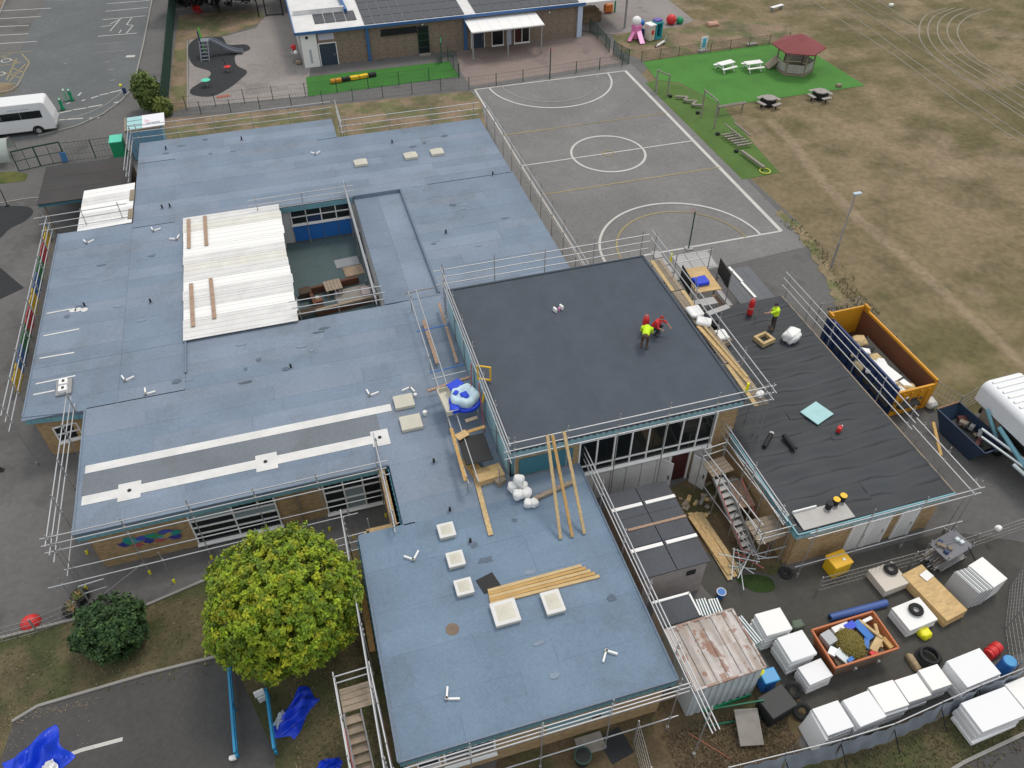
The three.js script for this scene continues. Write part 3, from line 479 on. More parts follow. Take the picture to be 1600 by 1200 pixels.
rooflight(3.2, RT, -17.75, .68, .7, 'flat', 'small white framed rooflight beside the dark square mat');
rooflight(4.5, RT, -16.15, 1.0, 1.0, 'flat', 'largest white framed rooflight below the timber stack');
rooflight(6.47, RT, -16.05, .75, .98, 'flat', 'narrow white framed rooflight right of the largest one');
tag(mb().cyl(3.75, RT + .1, -28.0, .1, .1, .2, 12).sph(3.75, RT + .2, -28, .12, 1, .6, 1).build('vent_cap', M.whiteClean), 'small white vent cap beside the cream rooflights', 'vent');
tag(mb().cyl(3.55, RT + .06, -29.45, .09, .09, .12, 12).sph(3.55, RT + .12, -29.45, .1, 1, .6, 1).build('vent_cap', M.whiteClean), 'small white cap at the tip of the upper white strip', 'vent');
// white bent strips left on the felt
{ const spots = [[-9.75, -49.27, .3, 'white bent metal strip on the roof left of the canopy'], [-8.30, -47.83, 1.2, 'white bent metal strip by the left edge of the white canopy'], [-13.79, -49.00, .5, 'white bent metal strip near the top corner of the left roof'], [-10.80, -34.83, .4, 'white bent metal strip below the left wing fold'], [-9.73, -33.47, .1, 'white bent metal strip left of the upper white membrane strip'], [1.30, -30.10, .2, 'white bent metal strip just above the upper white membrane strip'], [3.41, -30.12, 3.5, 'white bent metal strip above the paired cream rooflights'], [1.48, -19.70, .9, 'white bent metal strip left of the small rooflight column'], [7.80, -13.52, 4.1, 'white bent metal strip near the right edge of the front roof'], [1.46, -13.42, -.3, 'white bent metal strip near the front of the lower roof'], [8.52, -54.09, 1, 'white bent metal strip just below the back rooflights'], [1.54, -56.67, .7, 'white bent metal strip on the back left roof']];
  for (const [x, z, a, l] of spots) { const o = thing('bent_strip', l, 'metal strip', [x, RT, z], a, 'white bent strips on the felt'); mb().box(.24, .05, 0, .5, .1, .07, 0, 0, .06).build('arm', M.whiteClean, o); mb().box(0, .06, -.22, .07, .12, .46).build('arm', M.whiteClean, o); mb().cyl(0, .06, 0, .07, .07, .12, 10).build('base', M.galvDull, o); } }
// stub pipes
{ const spots = [[3.49, -24.78, 'black stub pipe nearest the yellow timber frame'], [3.56, -21.79, 'black stub pipe just above the small rooflight column'], [4.02, -19.90, 'black stub pipe right of the topmost small rooflight'], [-2.38, -33.42, 'black stub pipe on a dark round flashing in the mid roof'], [-9.70, -41.45, 'black stub pipe on the left roof beside the white canopy'], [-9.24, -52.05, 'black stub pipe, left of the pair by the canopy corner'], [-8.74, -52.07, 'black stub pipe, right of the pair by the canopy corner'], [8.46, -43.64, 'black stub pipe on the roof strip beside the court'], [-9.12, -60.65, 'black stub pipe near the back left roof corner'], [-3.60, -60.61, 'black stub pipe near the stepped back edge'], [7.34, -56.83, 'black stub pipe behind the three back rooflights'], [-13.36, -42.16, 'black stub pipe at the end of the white sealed seam'], [13.38, -50.01, 'black stub pipe right of the courtyard near the court']];
  for (const [x, z, l] of spots) { const o = thing('stub_pipe', l, 'pipe', [x, RT, z], 0, 'stub pipes through the felt'); mb().cyl(0, .14, 0, .055, .055, .28, 10).build('pipe', M.black, o); mb().cyl(0, .015, 0, .16, .09, .05, 12).build('flashing', M.felt1, o); } }
{ const roof = school.children[0];
  const P = (x0, x1, z0, z1, y = .024, m = M.white) => mb().box((x0 + x1) / 2, H1 + y, (z0 + z1) / 2, x1 - x0, .012, z1 - z0).build('membrane_strip', m, roof);
  P(-12.3, 2.2, -29.25, -28.75); P(-12.3, 1.45, -27.35, -26.8); P(-10.75, -9.75, -27.6, -26.55, .03); P(-4.6, -3.6, -27.6, -26.55, .03); P(.9, 1.75, -27.6, -26.55, .03);
  P(-12.35, 1.4, -28.72, -27.38, .022, mat('feltGrey', .24, .27, .31, .85, { map: T.felt }));
  for (const [a, b, c, d] of [[-15.42, -42.09, -14.15, -42.15], [-15.35, -40.01, -13.50, -40.09], [-15.33, -38.05, -13.58, -38.03], [-15.27, -35.95, -13.34, -36.04], [-15.29, -35.12, -14.26, -35.15]]) { mb().beam([a, H1 + .026, b], [c, H1 + .026, d], .1, .012).build('sealed_seam', M.white, roof); }
  for (const [x, z] of [[-14.00, -41.98], [-13.72, -41.96], [-13.37, -41.85]]) mb().cyl(x, H1 + .028, z, .2, .2, .012, 9).build('sealant_patch', M.white, roof);
  for (const [x, z] of [[-10.25, -27.1], [-4.15, -27.1], [1.3, -27.1]]) mb().cyl(x, H1 + .04, z, .09, .09, .05, 12).build('roof_outlet', M.black, roof);
  const pm = mat('stain', .33, .25, .19, .9, { map: T.worn }); mb().cyl(2.32, 3.108, -16.13, .28, .26, .006, 9).build('felt_patch', pm, roof); mb().cyl(4.36, 3.108, -24.02, .42, .36, .006, 9).build('felt_patch', M.felt1, roof);
  for (let i = 0; i < 46; i++) { const q = [[-7.27, -60.52], [7.04, -48.60], [8.33, -42.53], [-4.13, -34.74], [-11.90, -45.62], [-12.31, -40.57], [11.68, -45.51], [-0.56, -35.91], [4.41, -18.70], [9.41, -55.58], [-6.52, -32.37], [6.85, -14.31]][i % 12]; const w = rr(.3, .9), d = rr(.2, .5); const x = q[0] + rr(-2.2, 2.2), z = q[1] + rr(-1.8, 1.8); if (x > 3.2 && x < 6.8 && z < -37.2 && z > -50.4 || x > -8 && x < 3.6 && z > -50.4 && z < -37.1 || x > 14.5) continue; const pp = []; for (let q = 0; q < 9; q++) { const a = q / 9 * 6.28, r = rr(.55, 1); pp.push([x + w * .5 * r * Math.cos(a), z + d * .5 * r * Math.sin(a)]); } mesh('felt_patch', sheetGeo(pp, H1 + .027 + (i % 4) * .004), rnd() < .6 ? (M.patchA || mat('patchA', .16, .21, .28, .85, { map: T.felt })) : M.felt4, roof); }
}
// vent units at the left edge
{ const o = thing('roof_vent_unit', 'pair of white vent boxes on a dark grey pad at the left roof edge', 'vent unit', [-13.79, 3.1, -35.17], .05);
  mb().box(0, .06, 0, .75, .12, 1.15).build('pad', M.galvDull, o); for (const z of [-.27, .27]) { const b = mb().rbox(0, .2, z, .42, .2, .42, .03).build('vent_box', M.whiteClean, o); mb().box(.02, .31, z, .12, .03, .16).build('outlet', M.black, b); } }
tag(mb().box(0, .012, 0, .78, .02, .74).build('felt_offcut', M.black), 'dark square mat lying on the front roof beside a rooflight', 'mat'); scene.children[scene.children.length - 1].position.set(4.23, 3.105, -17.74); scene.children[scene.children.length - 1].rotation.y = .25;
// timber on the front roof
{ const lab = ['front', 'second', 'middle', 'fourth', 'back']; for (let i = 0; i < 5; i++) tag(mb().box(0, 0, 0, 4.7 - i * .15, .075, .14).build('timber_batten', i % 2 ? M.timber : M.timberPale), ['new timber batten on the front roof, nearest the camera in its pile', 'new timber batten on the front roof, second in its pile', 'new timber batten in the middle of the pile on the front roof', 'new timber batten on the front roof, fourth in its pile', 'new timber batten on the front roof, back of its pile'][i], 'timber', 'timber pile on the front roof').position.set(6.4 - .06 * i, RT + .04 + (i % 2) * .005, -16.75 - i * .16); scene.children.slice(-5).forEach((o, i) => o.rotation.y = -.01 + .006 * i);
  const pl = [[5.32, 3.16, -26.38, 4.96, 3.16, -19.99, 'long weathered plank lying along the roof left of the hall', M.timberPale], [5.18, 3.4, -35.01, 5.14, 3.4, -31.22, 'short pale board beside the scaffold left of the hall', M.boardPink]];
  for (const [ax, ay, az, bx, by, bz, l, m] of pl) tag(mb().beam([ax, ay, az], [bx, by, bz], .22, .05).build('plank', m), l, 'plank');
  [[8.18, 6.27, 7.81, -18.95, 'leftmost of three long poles leaning on the hall guard rail', M.timberPale], [8.41, 6.24, 8.33, -18.90, 'middle of three long poles leaning on the hall guard rail', M.timber], [8.94, 6.28, 8.89, -18.91, 'rightmost of three long poles leaning on the hall guard rail', M.timberPale]].forEach(([x, y, bx, bz, l, m]) => tag(mb().beam([x, y, -22.2], [bx, RT + .06, bz], .13, .1).build('timber_pole', m), l, 'timber', 'poles leaning on the hall'));
}
// pile of white sacks
function sackGeo(w, h, d) { let g = new RoundedBoxGeometry(w, h, d, 5, Math.min(w, h, d) * .42); g.deleteAttribute('normal'); g.deleteAttribute('uv'); g = mergeVertices(g, 1e-4); const p = g.attributes.position; for (let i = 0; i < p.count; i++) { const x = p.getX(i), y = p.getY(i), z = p.getZ(i), k = 1 + .06 * Math.sin(x * 17 + z * 11) + .05 * Math.cos(z * 19 - y * 13); p.setXYZ(i, x * k, y * k, z * k); } g.computeVertexNormals(); return g; }
{ const pos = [[6.6, .25, -22.1], [7.05, .25, -22.05], [6.7, .3, -21.6], [7.1, .24, -21.62], [7.0, .17, -21.1], [7.28, .17, -21.05], [6.85, .75, -22.05]]; const lb = ['white sack at the back left of the pile against the hall', 'white sack at the back right of the pile against the hall', 'white sack in the middle left of the pile below the hall', 'white sack in the middle right of the pile below the hall', 'small white sack at the front left of the pile on the roof', 'small white sack at the front right of the pile on the roof', 'white sack with blue print on top of the pile by the hall'];
  pos.forEach(([x, y, z], i) => { const s = i > 3 && i < 6 ? .8 : 1; const o = mesh('sack', clean(sackGeo(.46 * s, .5 * s, .5 * s)), M.whiteClean); o.position.set(x, RT + y, z); o.rotation.y = i * .7; tag(o, lb[i], 'sack', 'white sacks by the hall'); }); }
tag(mb().beam([7.35, RT + .1, -21.3], [9.4, RT + .1, -21.75], .2, .14).build('timber_beam', M.boardGrey), 'weathered square beam lying on the roof below the leaning poles', 'beam');
// hall roof: white vent pair
{ const o = thing('hall_vent', 'pair of white vent stubs with a pink cap on the hall roof', 'vent', [11.96, 5.1, -31.67], .3); for (const x of [-.2, .22]) mb().rbox(x, .13, 0, .12, .26, .3, .04).build('stub', M.whiteClean, o); mb().cyl(.02, .1, .05, .05, .05, .2, 8).build('cap', M.pink, o); }
// annexe roof: pale sheet, red can, rolls, hatch upstand, bag
const RA = HA + .055;
tag(mb().box(0, .03, 0, 1.25, .05, 1.1).build('insulation_sheet', mat('aqua', .42, .72, .74, .5, { map: T.grime })), 'pale aqua square sheet lying on the dark lapped roof', 'sheet'); { const o = scene.children[scene.children.length - 1]; o.position.set(22.79, 2.9, -22.65); o.rotation.y = .35; }
{ const o = thing('fuel_can', 'red fuel can standing on the dark lapped roof by the pale sheet', 'can', [23.18, 2.86, -21.29], .6); mb().rbox(0, .17, 0, .3, .3, .22, .05).build('body', M.red, o); mb().bar([-.08, .36, 0], [.1, .36, 0], .02).build('handle', M.red, o); mb().cyl(.1, .34, .05, .03, .03, .1, 8).build('cap', M.whiteClean, o); }
{ const o = thing('felt_roll', 'black roll of felt lying on the dark roof near the hall corner', 'felt roll'); mb().bar([20.36, 3, -21.72], [20.39, 3, -20.75], .13, 14).build('roll', M.black, o); mb().bar([20.36, 3, -21.74], [20.39, 3, -20.73], .04, 8).build('core', M.boardGrey, o); }
{ const o = thing('felt_roll', 'short black roll with pale ends standing on the dark roof beside the hall', 'felt roll'); mb().bar([19.08, 2.95, -21.36], [19.84, 2.95, -22.01], .11, 12).build('roll', M.black, o); mb().bar([19.84, 2.95, -22.01], [19.90, 2.97, -22.07], .12, 12).build('end', M.white, o); }
{ const o = thing('roof_hatch', 'open timber hatch upstand on the dark annexe roof', 'roof hatch', [23.06, 2.85, -28.47], .25); for (const [x, z, w, d] of [[0, -.32, .9, .16], [0, .32, .9, .16], [-.37, 0, .16, .5], [.37, 0, .16, .5]]) mb().box(x, .14, z, w, .26, d).build('kerb_timber', M.timberPale, o); mb().box(0, .03, 0, .6, .04, .5).build('opening', M.black, o); }
{ const o = mesh('rubble_sack', clean(sackGeo(1.0, .75, .85)), M.whiteClean); o.position.set(24.57, 3.15, -28.18); o.rotation.y = .5; tag(o, 'big white sack on the dark annexe roof next to the worker', 'sack'); }

// ---------------------------------------------------------------- scaffolding
// one straight run of guard rails on standards; a, b: [x, z] ends
function scaffold(label, a, b, { base = 0, top, rails, step = 2.4, over = .35, foot = true, n, toe, rail = M.galv, post = M.galvDull, brace = 0, ledger = [], footM = M.galvDull } = {}) {
  const o = thing('scaffold_run', label, 'scaffold', [0, 0, 0], 0, 'scaffolding round the roofs');
  const L = Math.hypot(b[0] - a[0], b[1] - a[1]), ux = (b[0] - a[0]) / L, uz = (b[1] - a[1]) / L; n = n || Math.max(2, Math.round(L / step) + 1); const cp = mb(), nx = -uz, nz = ux;
  for (let i = 0; i < n; i++) { const t = .15 + (L - .3) * i / (n - 1), x = a[0] + ux * t, z = a[1] + uz * t; mb().bar([x, base, z], [x, top + rr(.0, .25), z], .026).build('standard', post, o); if (foot) mb().cyl(x, base + .12, z, .06, .06, .24, 10).build('base_sleeve', footM, o); for (const y of [...rails, ...ledger]) cp.rbox(x, y, z, .1, .1, .1, .02); }
  for (const y of rails) { const e0 = over * rr(.6, 1.3), e1 = over * rr(.6, 1.3); mb().bar([a[0] - ux * e0 + nx * .05, y, a[1] - uz * e0 + nz * .05], [b[0] + ux * e1 + nx * .05, y, b[1] + uz * e1 + nz * .05], .03, 8).build('guard_rail', rail, o); }
  for (const y of ledger) mb().bar([a[0] - ux * .2, y, a[1] - uz * .2], [b[0] + ux * .2, y, b[1] + uz * .2], .03, 8).build('ledger', rail, o);
  for (let i = 0; i < brace; i++) { const t = L * (i + .2) / brace, t2 = Math.min(L, t + 2.2); mb().bar([a[0] + ux * t - nx * .06, base + .3, a[1] + uz * t - nz * .06], [a[0] + ux * t2 - nx * .06, rails[0], a[1] + uz * t2 - nz * .06], .024).build('brace', post, o); }
  if (toe) mb().beam([a[0], toe, a[1]], [b[0], toe, b[1]], .04, .2).build('toe_board', M.boardGrey, o);
  const c = cp.build('couplers', M.galvDull, o); c.userData.kind = 'stuff'; return o;
}
const R3 = h => [h + .12, h + .6, h + 1.08];
const yel = M.yellowBright;
scaffold('scaffold rails along the far left edge above the painted fence', [-16.0, -51], [-16.0, -33], { top: H1 + 1.2, rails: R3(H1) });
scaffold('scaffold rails along the left side of the front left wing', [-13.1, -33.4], [-13.05, -24.2], { top: H1 + 1.2, rails: R3(H1), ledger: [1.9], footM: yel });
scaffold('scaffold rails across the front of the left wing over its windows', [-13.1, -24.55], [1.0, -24.7], { top: H1 + 1.15, rails: R3(H1 - .05), step: 3, ledger: [1.7], footM: yel });
scaffold('outer low scaffold tube in front of the left wing windows', [-13.4, -23.7], [-.7, -23.9], { top: 2.2, rails: [1.85], step: 4, footM: yel, brace: 2 });
scaffold('scaffold rails in the inner corner right of the left wing windows', [1.05, -26.2], [1.05, -21.6], { top: H1 + 1.1, rails: [H1 + .2, H1 + .65, H1 + 1.05], step: 2.2, ledger: [1.2] });
scaffold('short scaffold rails across the recess above the big yellow tree', [-1.2, -22.0], [1.1, -22.1], { top: H1 + .3, rails: [H1 - .3, H1 - .8, H1 - 1.4], step: 1.2 });
scaffold('scaffold rails along the left side of the front wing behind the tree', [-1.05, -22.1], [-1.1, -11.4], { top: H1 + 1.1, rails: [H1 + .25, H1 + .65, H1 + 1.05], step: 2.7, brace: 1 });
scaffold('scaffold rails along the very front edge of the front wing', [-1.0, -11.2], [9.9, -11.2], { top: H1 + .95, rails: [H1 + .05, H1 + .4, H1 + .75], step: 2.6, ledger: [1.0], toe: H1 - .1 });
scaffold('scaffold rails along the right side of the front wing beside the sheds', [10.35, -23.4], [10.3, -9.8], { top: H1 + 1.1, rails: [H1 + .2, H1 + .62, H1 + 1.05], step: 2.7, over: .5 });
scaffold('scaffold rails along the back left roof edge by the storage boxes', [-11.3, -63.1], [3.2, -63.1], { top: H1 + 1.2, rails: R3(H1), step: 3 });
scaffold('short scaffold rails at the step in the back roof edge', [4.0, -63.0], [4.0, -59.7], { top: H1 + 1.15, rails: R3(H1), step: 3 });
scaffold('scaffold rails in front of the dry lawn behind the back roof', [4.1, -59.6], [14.6, -59.6], { top: H1 + 1.2, rails: R3(H1), step: 3.4 });
scaffold('scaffold rails along the roof edge beside the sports court', [15.5, -59.6], [15.7, -36.4], { top: H1 + 1.15, rails: [H1 + .12, H1 + .5, H1 + .95], step: 2.4, toe: H1 + .1 });
scaffold('scaffold rails at the back left corner by the dark shelter', [-11.55, -62.9], [-11.55, -56.5], { top: H1 + 1.2, rails: R3(H1), step: 3 });
scaffold('scaffold rails beside the small white canopy on the left', [-16.4, -51.3], [-11.6, -51.5], { top: H1 + 1.2, rails: R3(H1), step: 2.4 });
scaffold('scaffold rails along the back of the hall roof', [6.4, -35.6], [18.6, -35.6], { base: H1, top: HH + 1.25, rails: R3(HH), step: 3, foot: false });
scaffold('scaffold rails across the front of the hall roof above its windows', [6.6, -22.35], [19.2, -22.35], { top: HH + 1.2, rails: R3(HH - .05), step: 2.5 });
scaffold('scaffold rails along the left side of the hall roof', [6.56, -35.4], [6.53, -22.4], { base: H1, top: HH + 1.2, rails: R3(HH), step: 2.2, foot: false, brace: 3 });
scaffold('scaffold rails along the right side of the hall roof over the annexe', [19.2, -35.5], [19.2, -22.0], { base: HA, top: HH + 1.2, rails: [HH + .6, HH + 1.1], step: 2.7, foot: false });
scaffold('scaffold rails at the back edge of the courtyard opening', [-3.2, -49.75], [3.1, -49.75], { top: H1 + 1.1, rails: [H1 + .15, H1 + .6, H1 + 1.0], step: 2.6 });
scaffold('scaffold rails along the right edge of the courtyard opening', [2.95, -50.3], [2.95, -37.8], { top: H1 + 1.05, rails: [H1 + .15, H1 + .55, H1 + .95], step: 3.1, brace: 2 });
scaffold('scaffold rails across the front edge of the courtyard opening', [-1.6, -37.85], [3.1, -37.85], { top: H1 + 1.15, rails: R3(H1), step: 2.2 });
scaffold('scaffold rails along the annexe edge beside the orange container', [26.75, -32.4], [26.75, -20.6], { top: HA + 1.15, rails: R3(HA), step: 2.4 });
scaffold('scaffold rails at the front right corner of the annexe', [26.6, -19.9], [26.6, -16.0], { top: HA + 1.15, rails: [HA + .5, HA + 1.05], step: 2, over: .4 });
scaffold('scaffold rails across the front of the annexe above the white doors', [18.3, -15.95], [26.9, -15.95], { top: HA + 1.0, rails: [HA + .35, HA + .75], step: 2.8, ledger: [.9], over: .2 });
scaffold('scaffold rails along the left side of the annexe above the timber pile', [17.55, -22.4], [17.6, -17.2], { top: HA + 1.1, rails: [HA + .2, HA + .65, HA + 1.0], step: 2.4 });
// painted fence along the left yard
{ const cs = [['yellow', .7, .5, .05], ['red', .5, .06, .07], ['green', .04, .22, .09], ['blue', .05, .16, .4]]; let k = 0;
  const o = thing('painted_fence', 'low fence of red yellow green and blue painted boards under the left scaffold', 'fence');
  for (let z = -55.4; z < -38.8; z += .62) { const c = cs[Math.floor(k / 3) % 4]; const nm = 'fence' + c[0]; if (!M[nm]) mat(nm, c[1], c[2], c[3], .7, { map: T.grime }); mb().rbox(-17.75 + .002 * k, .52, z, .06, 1.0 - .1 * (k % 2), .52, .03).build('board', M[nm], o); k++; }
  mb().beam([-17.83, .3, -55.7], [-17.79, .3, -38.9], .05, .08).beam([-17.83, .75, -55.7], [-17.79, .75, -38.9], .05, .08).build('rail', M.timberGrey, o); }
// loading platform left of the hall
{ const o = thing('loading_platform', 'scaffold platform of tubes and boards on the low roof left of the hall', 'scaffold platform');
  for (const [x, z] of [[4.75, -36.3], [4.7, -31], [4.6, -26.4], [4.6, -22.6], [6.1, -26.4], [6.1, -22.6]]) mb().bar([x, H1, z], [x, 4.3, z], .027).build('standard', M.galvDull, o);
  for (const x of [4.75, 5.2]) mb().bar([x, 4.05, -37], [x - .15, 4.05, -22.3], .03, 8).build('ledger', M.galv, o);
  for (const [z, m] of [[-33.4, M.blue], [-30.0, M.blue], [-29.5, M.galv], [-36.9, M.timberGrey]]) mb().bar([4.5, 4.0, z], [6.3, 4.0, z - .1], .03, 8).build('transom', m, o);
  mb().beam([4.1, 4.0, -28.7], [6.4, 4.0, -29.1], .14, .08).build('bearer', M.boardPink, o); mb().beam([6.3, 3.6, -36], [6.1, 3.6, -30.8], .15, .05).build('board', M.boardPink, o); mb().beam([4.62, 4.08, -25.8], [4.5, 4.08, -22.5], .16, .06).build('board', M.timber, o);
  mb().box(5.4, 4.0, -24.3, 1.3, .05, 1.7).build('deck', M.black, o); mb().beam([4.6, 4.04, -25.3], [6.2, 4.04, -25.5], .18, .06).build('board', M.timber, o); mb().beam([5.4, 4.04, -26.1], [6.0, 4.04, -26.2], .2, .06).build('board', M.boardGrey, o);
  mb().bar([6.15, 3.1, -28], [6.15, 6.3, -27.6], .03).bar([6.3, 3.1, -26], [6.15, 6.3, -26.2], .03).build('upright', M.tubeRed, o); }
{ const o = thing('bulk_bag', 'big blue and white woven bag bulging open on the hall platform', 'bag', [5.7, 4.06, -27.4]);
  const prof = [[.0, .02], [.5, .02], [.68, .2], [.72, .45], [.62, .6], [.44, .62], [.34, .52], [.22, .46], [0, .44]].map(p => new THREE.Vector2(...p)); const lg = new THREE.LatheGeometry(prof, 26); const p = lg.attributes.position; for (let i = 0; i < p.count; i++) { const a = Math.atan2(p.getZ(i), p.getX(i)), k = 1 + .06 * Math.sin(a * 5) + .04 * Math.sin(a * 9 + p.getY(i) * 9); p.setXYZ(i, p.getX(i) * k, p.getY(i) * (1 + .08 * Math.sin(a * 4)), p.getZ(i) * k); } lg.computeVertexNormals(); mesh('bag', clean(lg), mat('bagPale', .55, .72, .8, .6), o);
  mb().add(sackGeo(.36, .16, .42), 0, .5, .05, .3).build('inner_sheet', M.tarp, o); mb().tor(0, .1, .04, .7, .12, 0, Math.PI / 2, 24).build('skirt', M.tarp, o); mb().add(sackGeo(.3, .12, .22), -.42, .62, -.1, .8).build('flap', M.tarp, o);
  mb().add(sackGeo(.8, .12, .5), -.3, .55, -.75, .4).build('flap', M.tarp, o); mb().add(sackGeo(.5, .3, .5), -.62, .2, .55).build('flap', M.tarp, o); }
{ const o = thing('trough', 'cream plastic trough on the platform beside the blue bag', 'trough', [4.85, 4.1, -27.5], .08); mb().box(0, .02, 0, .55, .04, 1.7).build('base', M.cream, o); mb().box(-.27, .14, 0, .04, .28, 1.7).box(.27, .14, 0, .04, .28, 1.7).box(0, .14, -.85, .55, .28, .04).box(0, .14, .85, .55, .28, .04).build('side', M.cream, o); }
{ const o = thing('loading_gate', 'yellow tubular loading gate on the left edge of the hall roof', 'gate'); const x = 6.45; for (const [a, b] of [[[x, 5.2, -27.6], [x, 6.1, -27.6]], [[x + .55, 5.2, -27.3], [x + .55, 6.1, -27.3]]]) mb().bar(a, b, .045, 10).build('upright', M.yellow, o); for (const y of [5.25, 6.08]) mb().bar([x, y, -27.6], [x + .55, y, -27.3], .045, 10).build('rail', M.yellow, o); mb().bar([x, 4.4, -26.8], [x + .1, 5.0, -26.8], .06, 8).build('hinge_post', M.yellow, o); }
{ const bx = (x, y, z, w, h, d, a, m, l, c = 'plywood') => { const o = mesh('plywood_sheet', mb().box(0, h / 2, 0, w, h, d).geo(), m); o.position.set(x, y, z); o.rotation.y = a; tag(o, l, c, 'plywood offcuts by the platform'); };
  bx(5.75, RT, -23.2, 1.3, .34, .75, .1, M.ply, 'stack of yellow plywood under the front end of the platform'); bx(5.15, RT, -23.9, .5, .3, 1.0, .3, M.timber, 'orange stained plywood box left under the platform'); bx(6.15, RT, -22.75, .45, .25, .4, .4, M.boardGrey, 'small brown plywood crate near the white sacks'); bx(5.0, 4.1, -25.2, .6, .05, .4, .4, M.ply, 'plywood offcut on the back of the platform deck'); }
// gangway between hall and annexe: boards, sheeting and clutter on the platform
{ const o = thing('hall_gangway', 'scaffold gangway with timber boards along the right edge of the hall roof', 'gangway');
  for (let i = 0; i < 3; i++) for (let j = 0; j < 4; j++) mb().box(18.65 + i * .24, HH - .02, -33 + j * 3.1, .22, .05, 3.0, rr(-.012, .012)).build('board', [M.timberPale, M.timberGrey, M.boardGrey][(i + j) % 3], o);
  for (let j = 0; j < 6; j++) mb().bar([18.4, HH - .08, -34.5 + j * 2.3], [19.4, HH - .08, -34.5 + j * 2.3], .027).build('transom', M.galvDull, o);
  for (let j = 0; j < 4; j++) mb().bar([19.15, HA, -33.5 + j * 3.4], [19.15, HH, -33.5 + j * 3.4], .027).build('standard', M.galvDull, o);
  mb().beam([18.55, HH + .06, -28.3], [19.0, HH + .06, -23.6], .2, .05).build('board', M.ply, o); mb().beam([18.75, HH + .1, -29.4], [19.1, HH + .1, -24.0], .13, .06).build('board', M.timberPale, o); }
[[18.85, -29.3, .9, 'crumpled white sheet on the gangway in the middle of the hall edge'], [18.9, -28.4, .75, 'second crumpled white sheet on the gangway, nearer the camera'], [19.05, -22.7, .42, 'white sack at the front end of the hall gangway']].forEach(([x, z, s, l], i) => { const o = mesh('plastic_sheet', clean(sackGeo(s * .8, .28, s)), M.whiteClean); o.position.set(x, HH + .17, z); o.rotation.y = i; tag(o, l, 'sheet', 'white sheeting on the gangway'); });
// hoist bay behind: big plywood deck with a blue sheet, dark boards and roof mesh
{ const o = thing('hoist_bay', 'loading bay with plywood deck and grey frames behind the hall corner', 'loading bay');
  mb().box(21.25, 4.2, -33.1, 1.55, .06, 2.3, -.04).build('deck', M.ply, o); mb().box(20.15, 4.55, -32.9, .06, 1.0, 1.5, -.1).build('side_board', M.black, o); mb().box(22.6, 4.5, -32.9, .06, 1.0, 1.6, -.1).build('side_board', M.black, o);
  for (const [x, z] of [[20.2, -34.4], [22.4, -34.4], [20.2, -31.9], [22.4, -31.9]]) mb().bar([x, 0, z], [x, 5.4, z], .03).build('standard', M.galvDull, o);
  for (const y of [4.7, 5.2]) mb().bar([20.1, y, -34.4], [22.5, y, -34.4], .03).build('guard_rail', M.galv, o);
  for (let i = 0; i < 3; i++) mb().box(21.5 + i * .78, 3.5, -35.75, .74, .04, 1.6, -.08).build('floor_plate', M.galvDull, o); for (const z of [-36.6, -34.9]) mb().bar([21.0, 3.48, z], [23.6, 3.48, z], .03).build('bearer', M.galv, o); for (const [x, z] of [[21.1, -36.6], [23.5, -36.6], [23.5, -34.9]]) mb().bar([x, 0, z], [x, 3.6, z], .03).build('standard', M.galvDull, o);
  mb().box(20.6, 4.1, -31.2, 1.3, .05, .6).build('deck', M.galvDull, o); for (let i = 0; i < 4; i++) mb().box(19.75, 4.3, -36.0 + i * .8, .5, .05, .7).build('step', M.galvDull, o); mb().box(21.0, 4.05, -30.4, 1.5, .05, .35, .2).build('deck', M.galvDull, o); }
{ const o = mesh('tarpaulin', clean(sackGeo(.9, .3, .7)), M.tarp); o.position.set(21.05, 4.36, -32.75); tag(o, 'crumpled blue sheet on the plywood deck behind the hall', 'sheet'); }
[[19.6, -33.0, .3, 'small black bucket at the hall edge by the plywood deck'], [19.9, -30.6, .35, 'black tool bag on the frame in front of the plywood deck'], [20.9, -30.2, .5, 'black plastic tub next to the red gas bottle']].forEach(([x, z, s, l], i) => { const y = i === 2 ? RA : i === 0 ? HH - .9 : 4.13; const o = thing('tub', l, 'tub', [x, y, z], i); mb().cyl(0, s * .4, 0, s * .42, s * .55, s * .8, 12).build('body', M.black, o); mb().tor(0, s * .8, 0, s * .53, .025).build('rim', M.black, o); });
tag(mb().box(0, .18, 0, 1.2, .34, .75).build('board_stack', M.boardGrey), 'stack of grey boards under a white sheet beside the gangway', 'boards'); scene.children[scene.children.length - 1].position.set(20.5, RA, -28.9); scene.children[scene.children.length - 1].rotation.y = .3;
{ const o = mesh('plastic_sheet', clean(sackGeo(1.0, .3, .8)), M.whiteClean); o.position.set(20.55, RA + .48, -29.1); tag(o, 'crumpled white sheet on the grey board stack beside the gangway', 'sheet'); }
// ridged grey shelter behind the annexe
{ const o = thing('grey_shelter', 'grey flat shelter roof with a white ridge behind the annexe', 'shelter'); for (let i = 0; i < 4; i++) mb().box(24.0 + i * .58, 2.5, -33.85, .56, .05, 3.4, 0, 0, .02).build('roof_sheet', M.greySheet || mat('greySheet', .14, .15, .165, .7, { map: T.grime }), o); for (const z of [-34.9, -33.25]) mb().beam([24.75, 2.58, z - .8], [24.82, 2.58, z + .8], .16, .07).build('ridge_cap', M.whiteClean, o); for (const [x, z] of [[23.85, -35.4], [25.9, -35.4], [23.85, -32.3], [25.9, -32.3]]) mb().box(x, 1.23, z, .1, 2.46, .1).build('post', M.galvDull, o); for (let i = 0; i < 3; i++) mb().box(23.4 - .1 * i, 2.1 - i * .5, -33.4, .3, .05, 2.2).build('shelf', i % 2 ? M.boardPink : M.galvDull, o); }

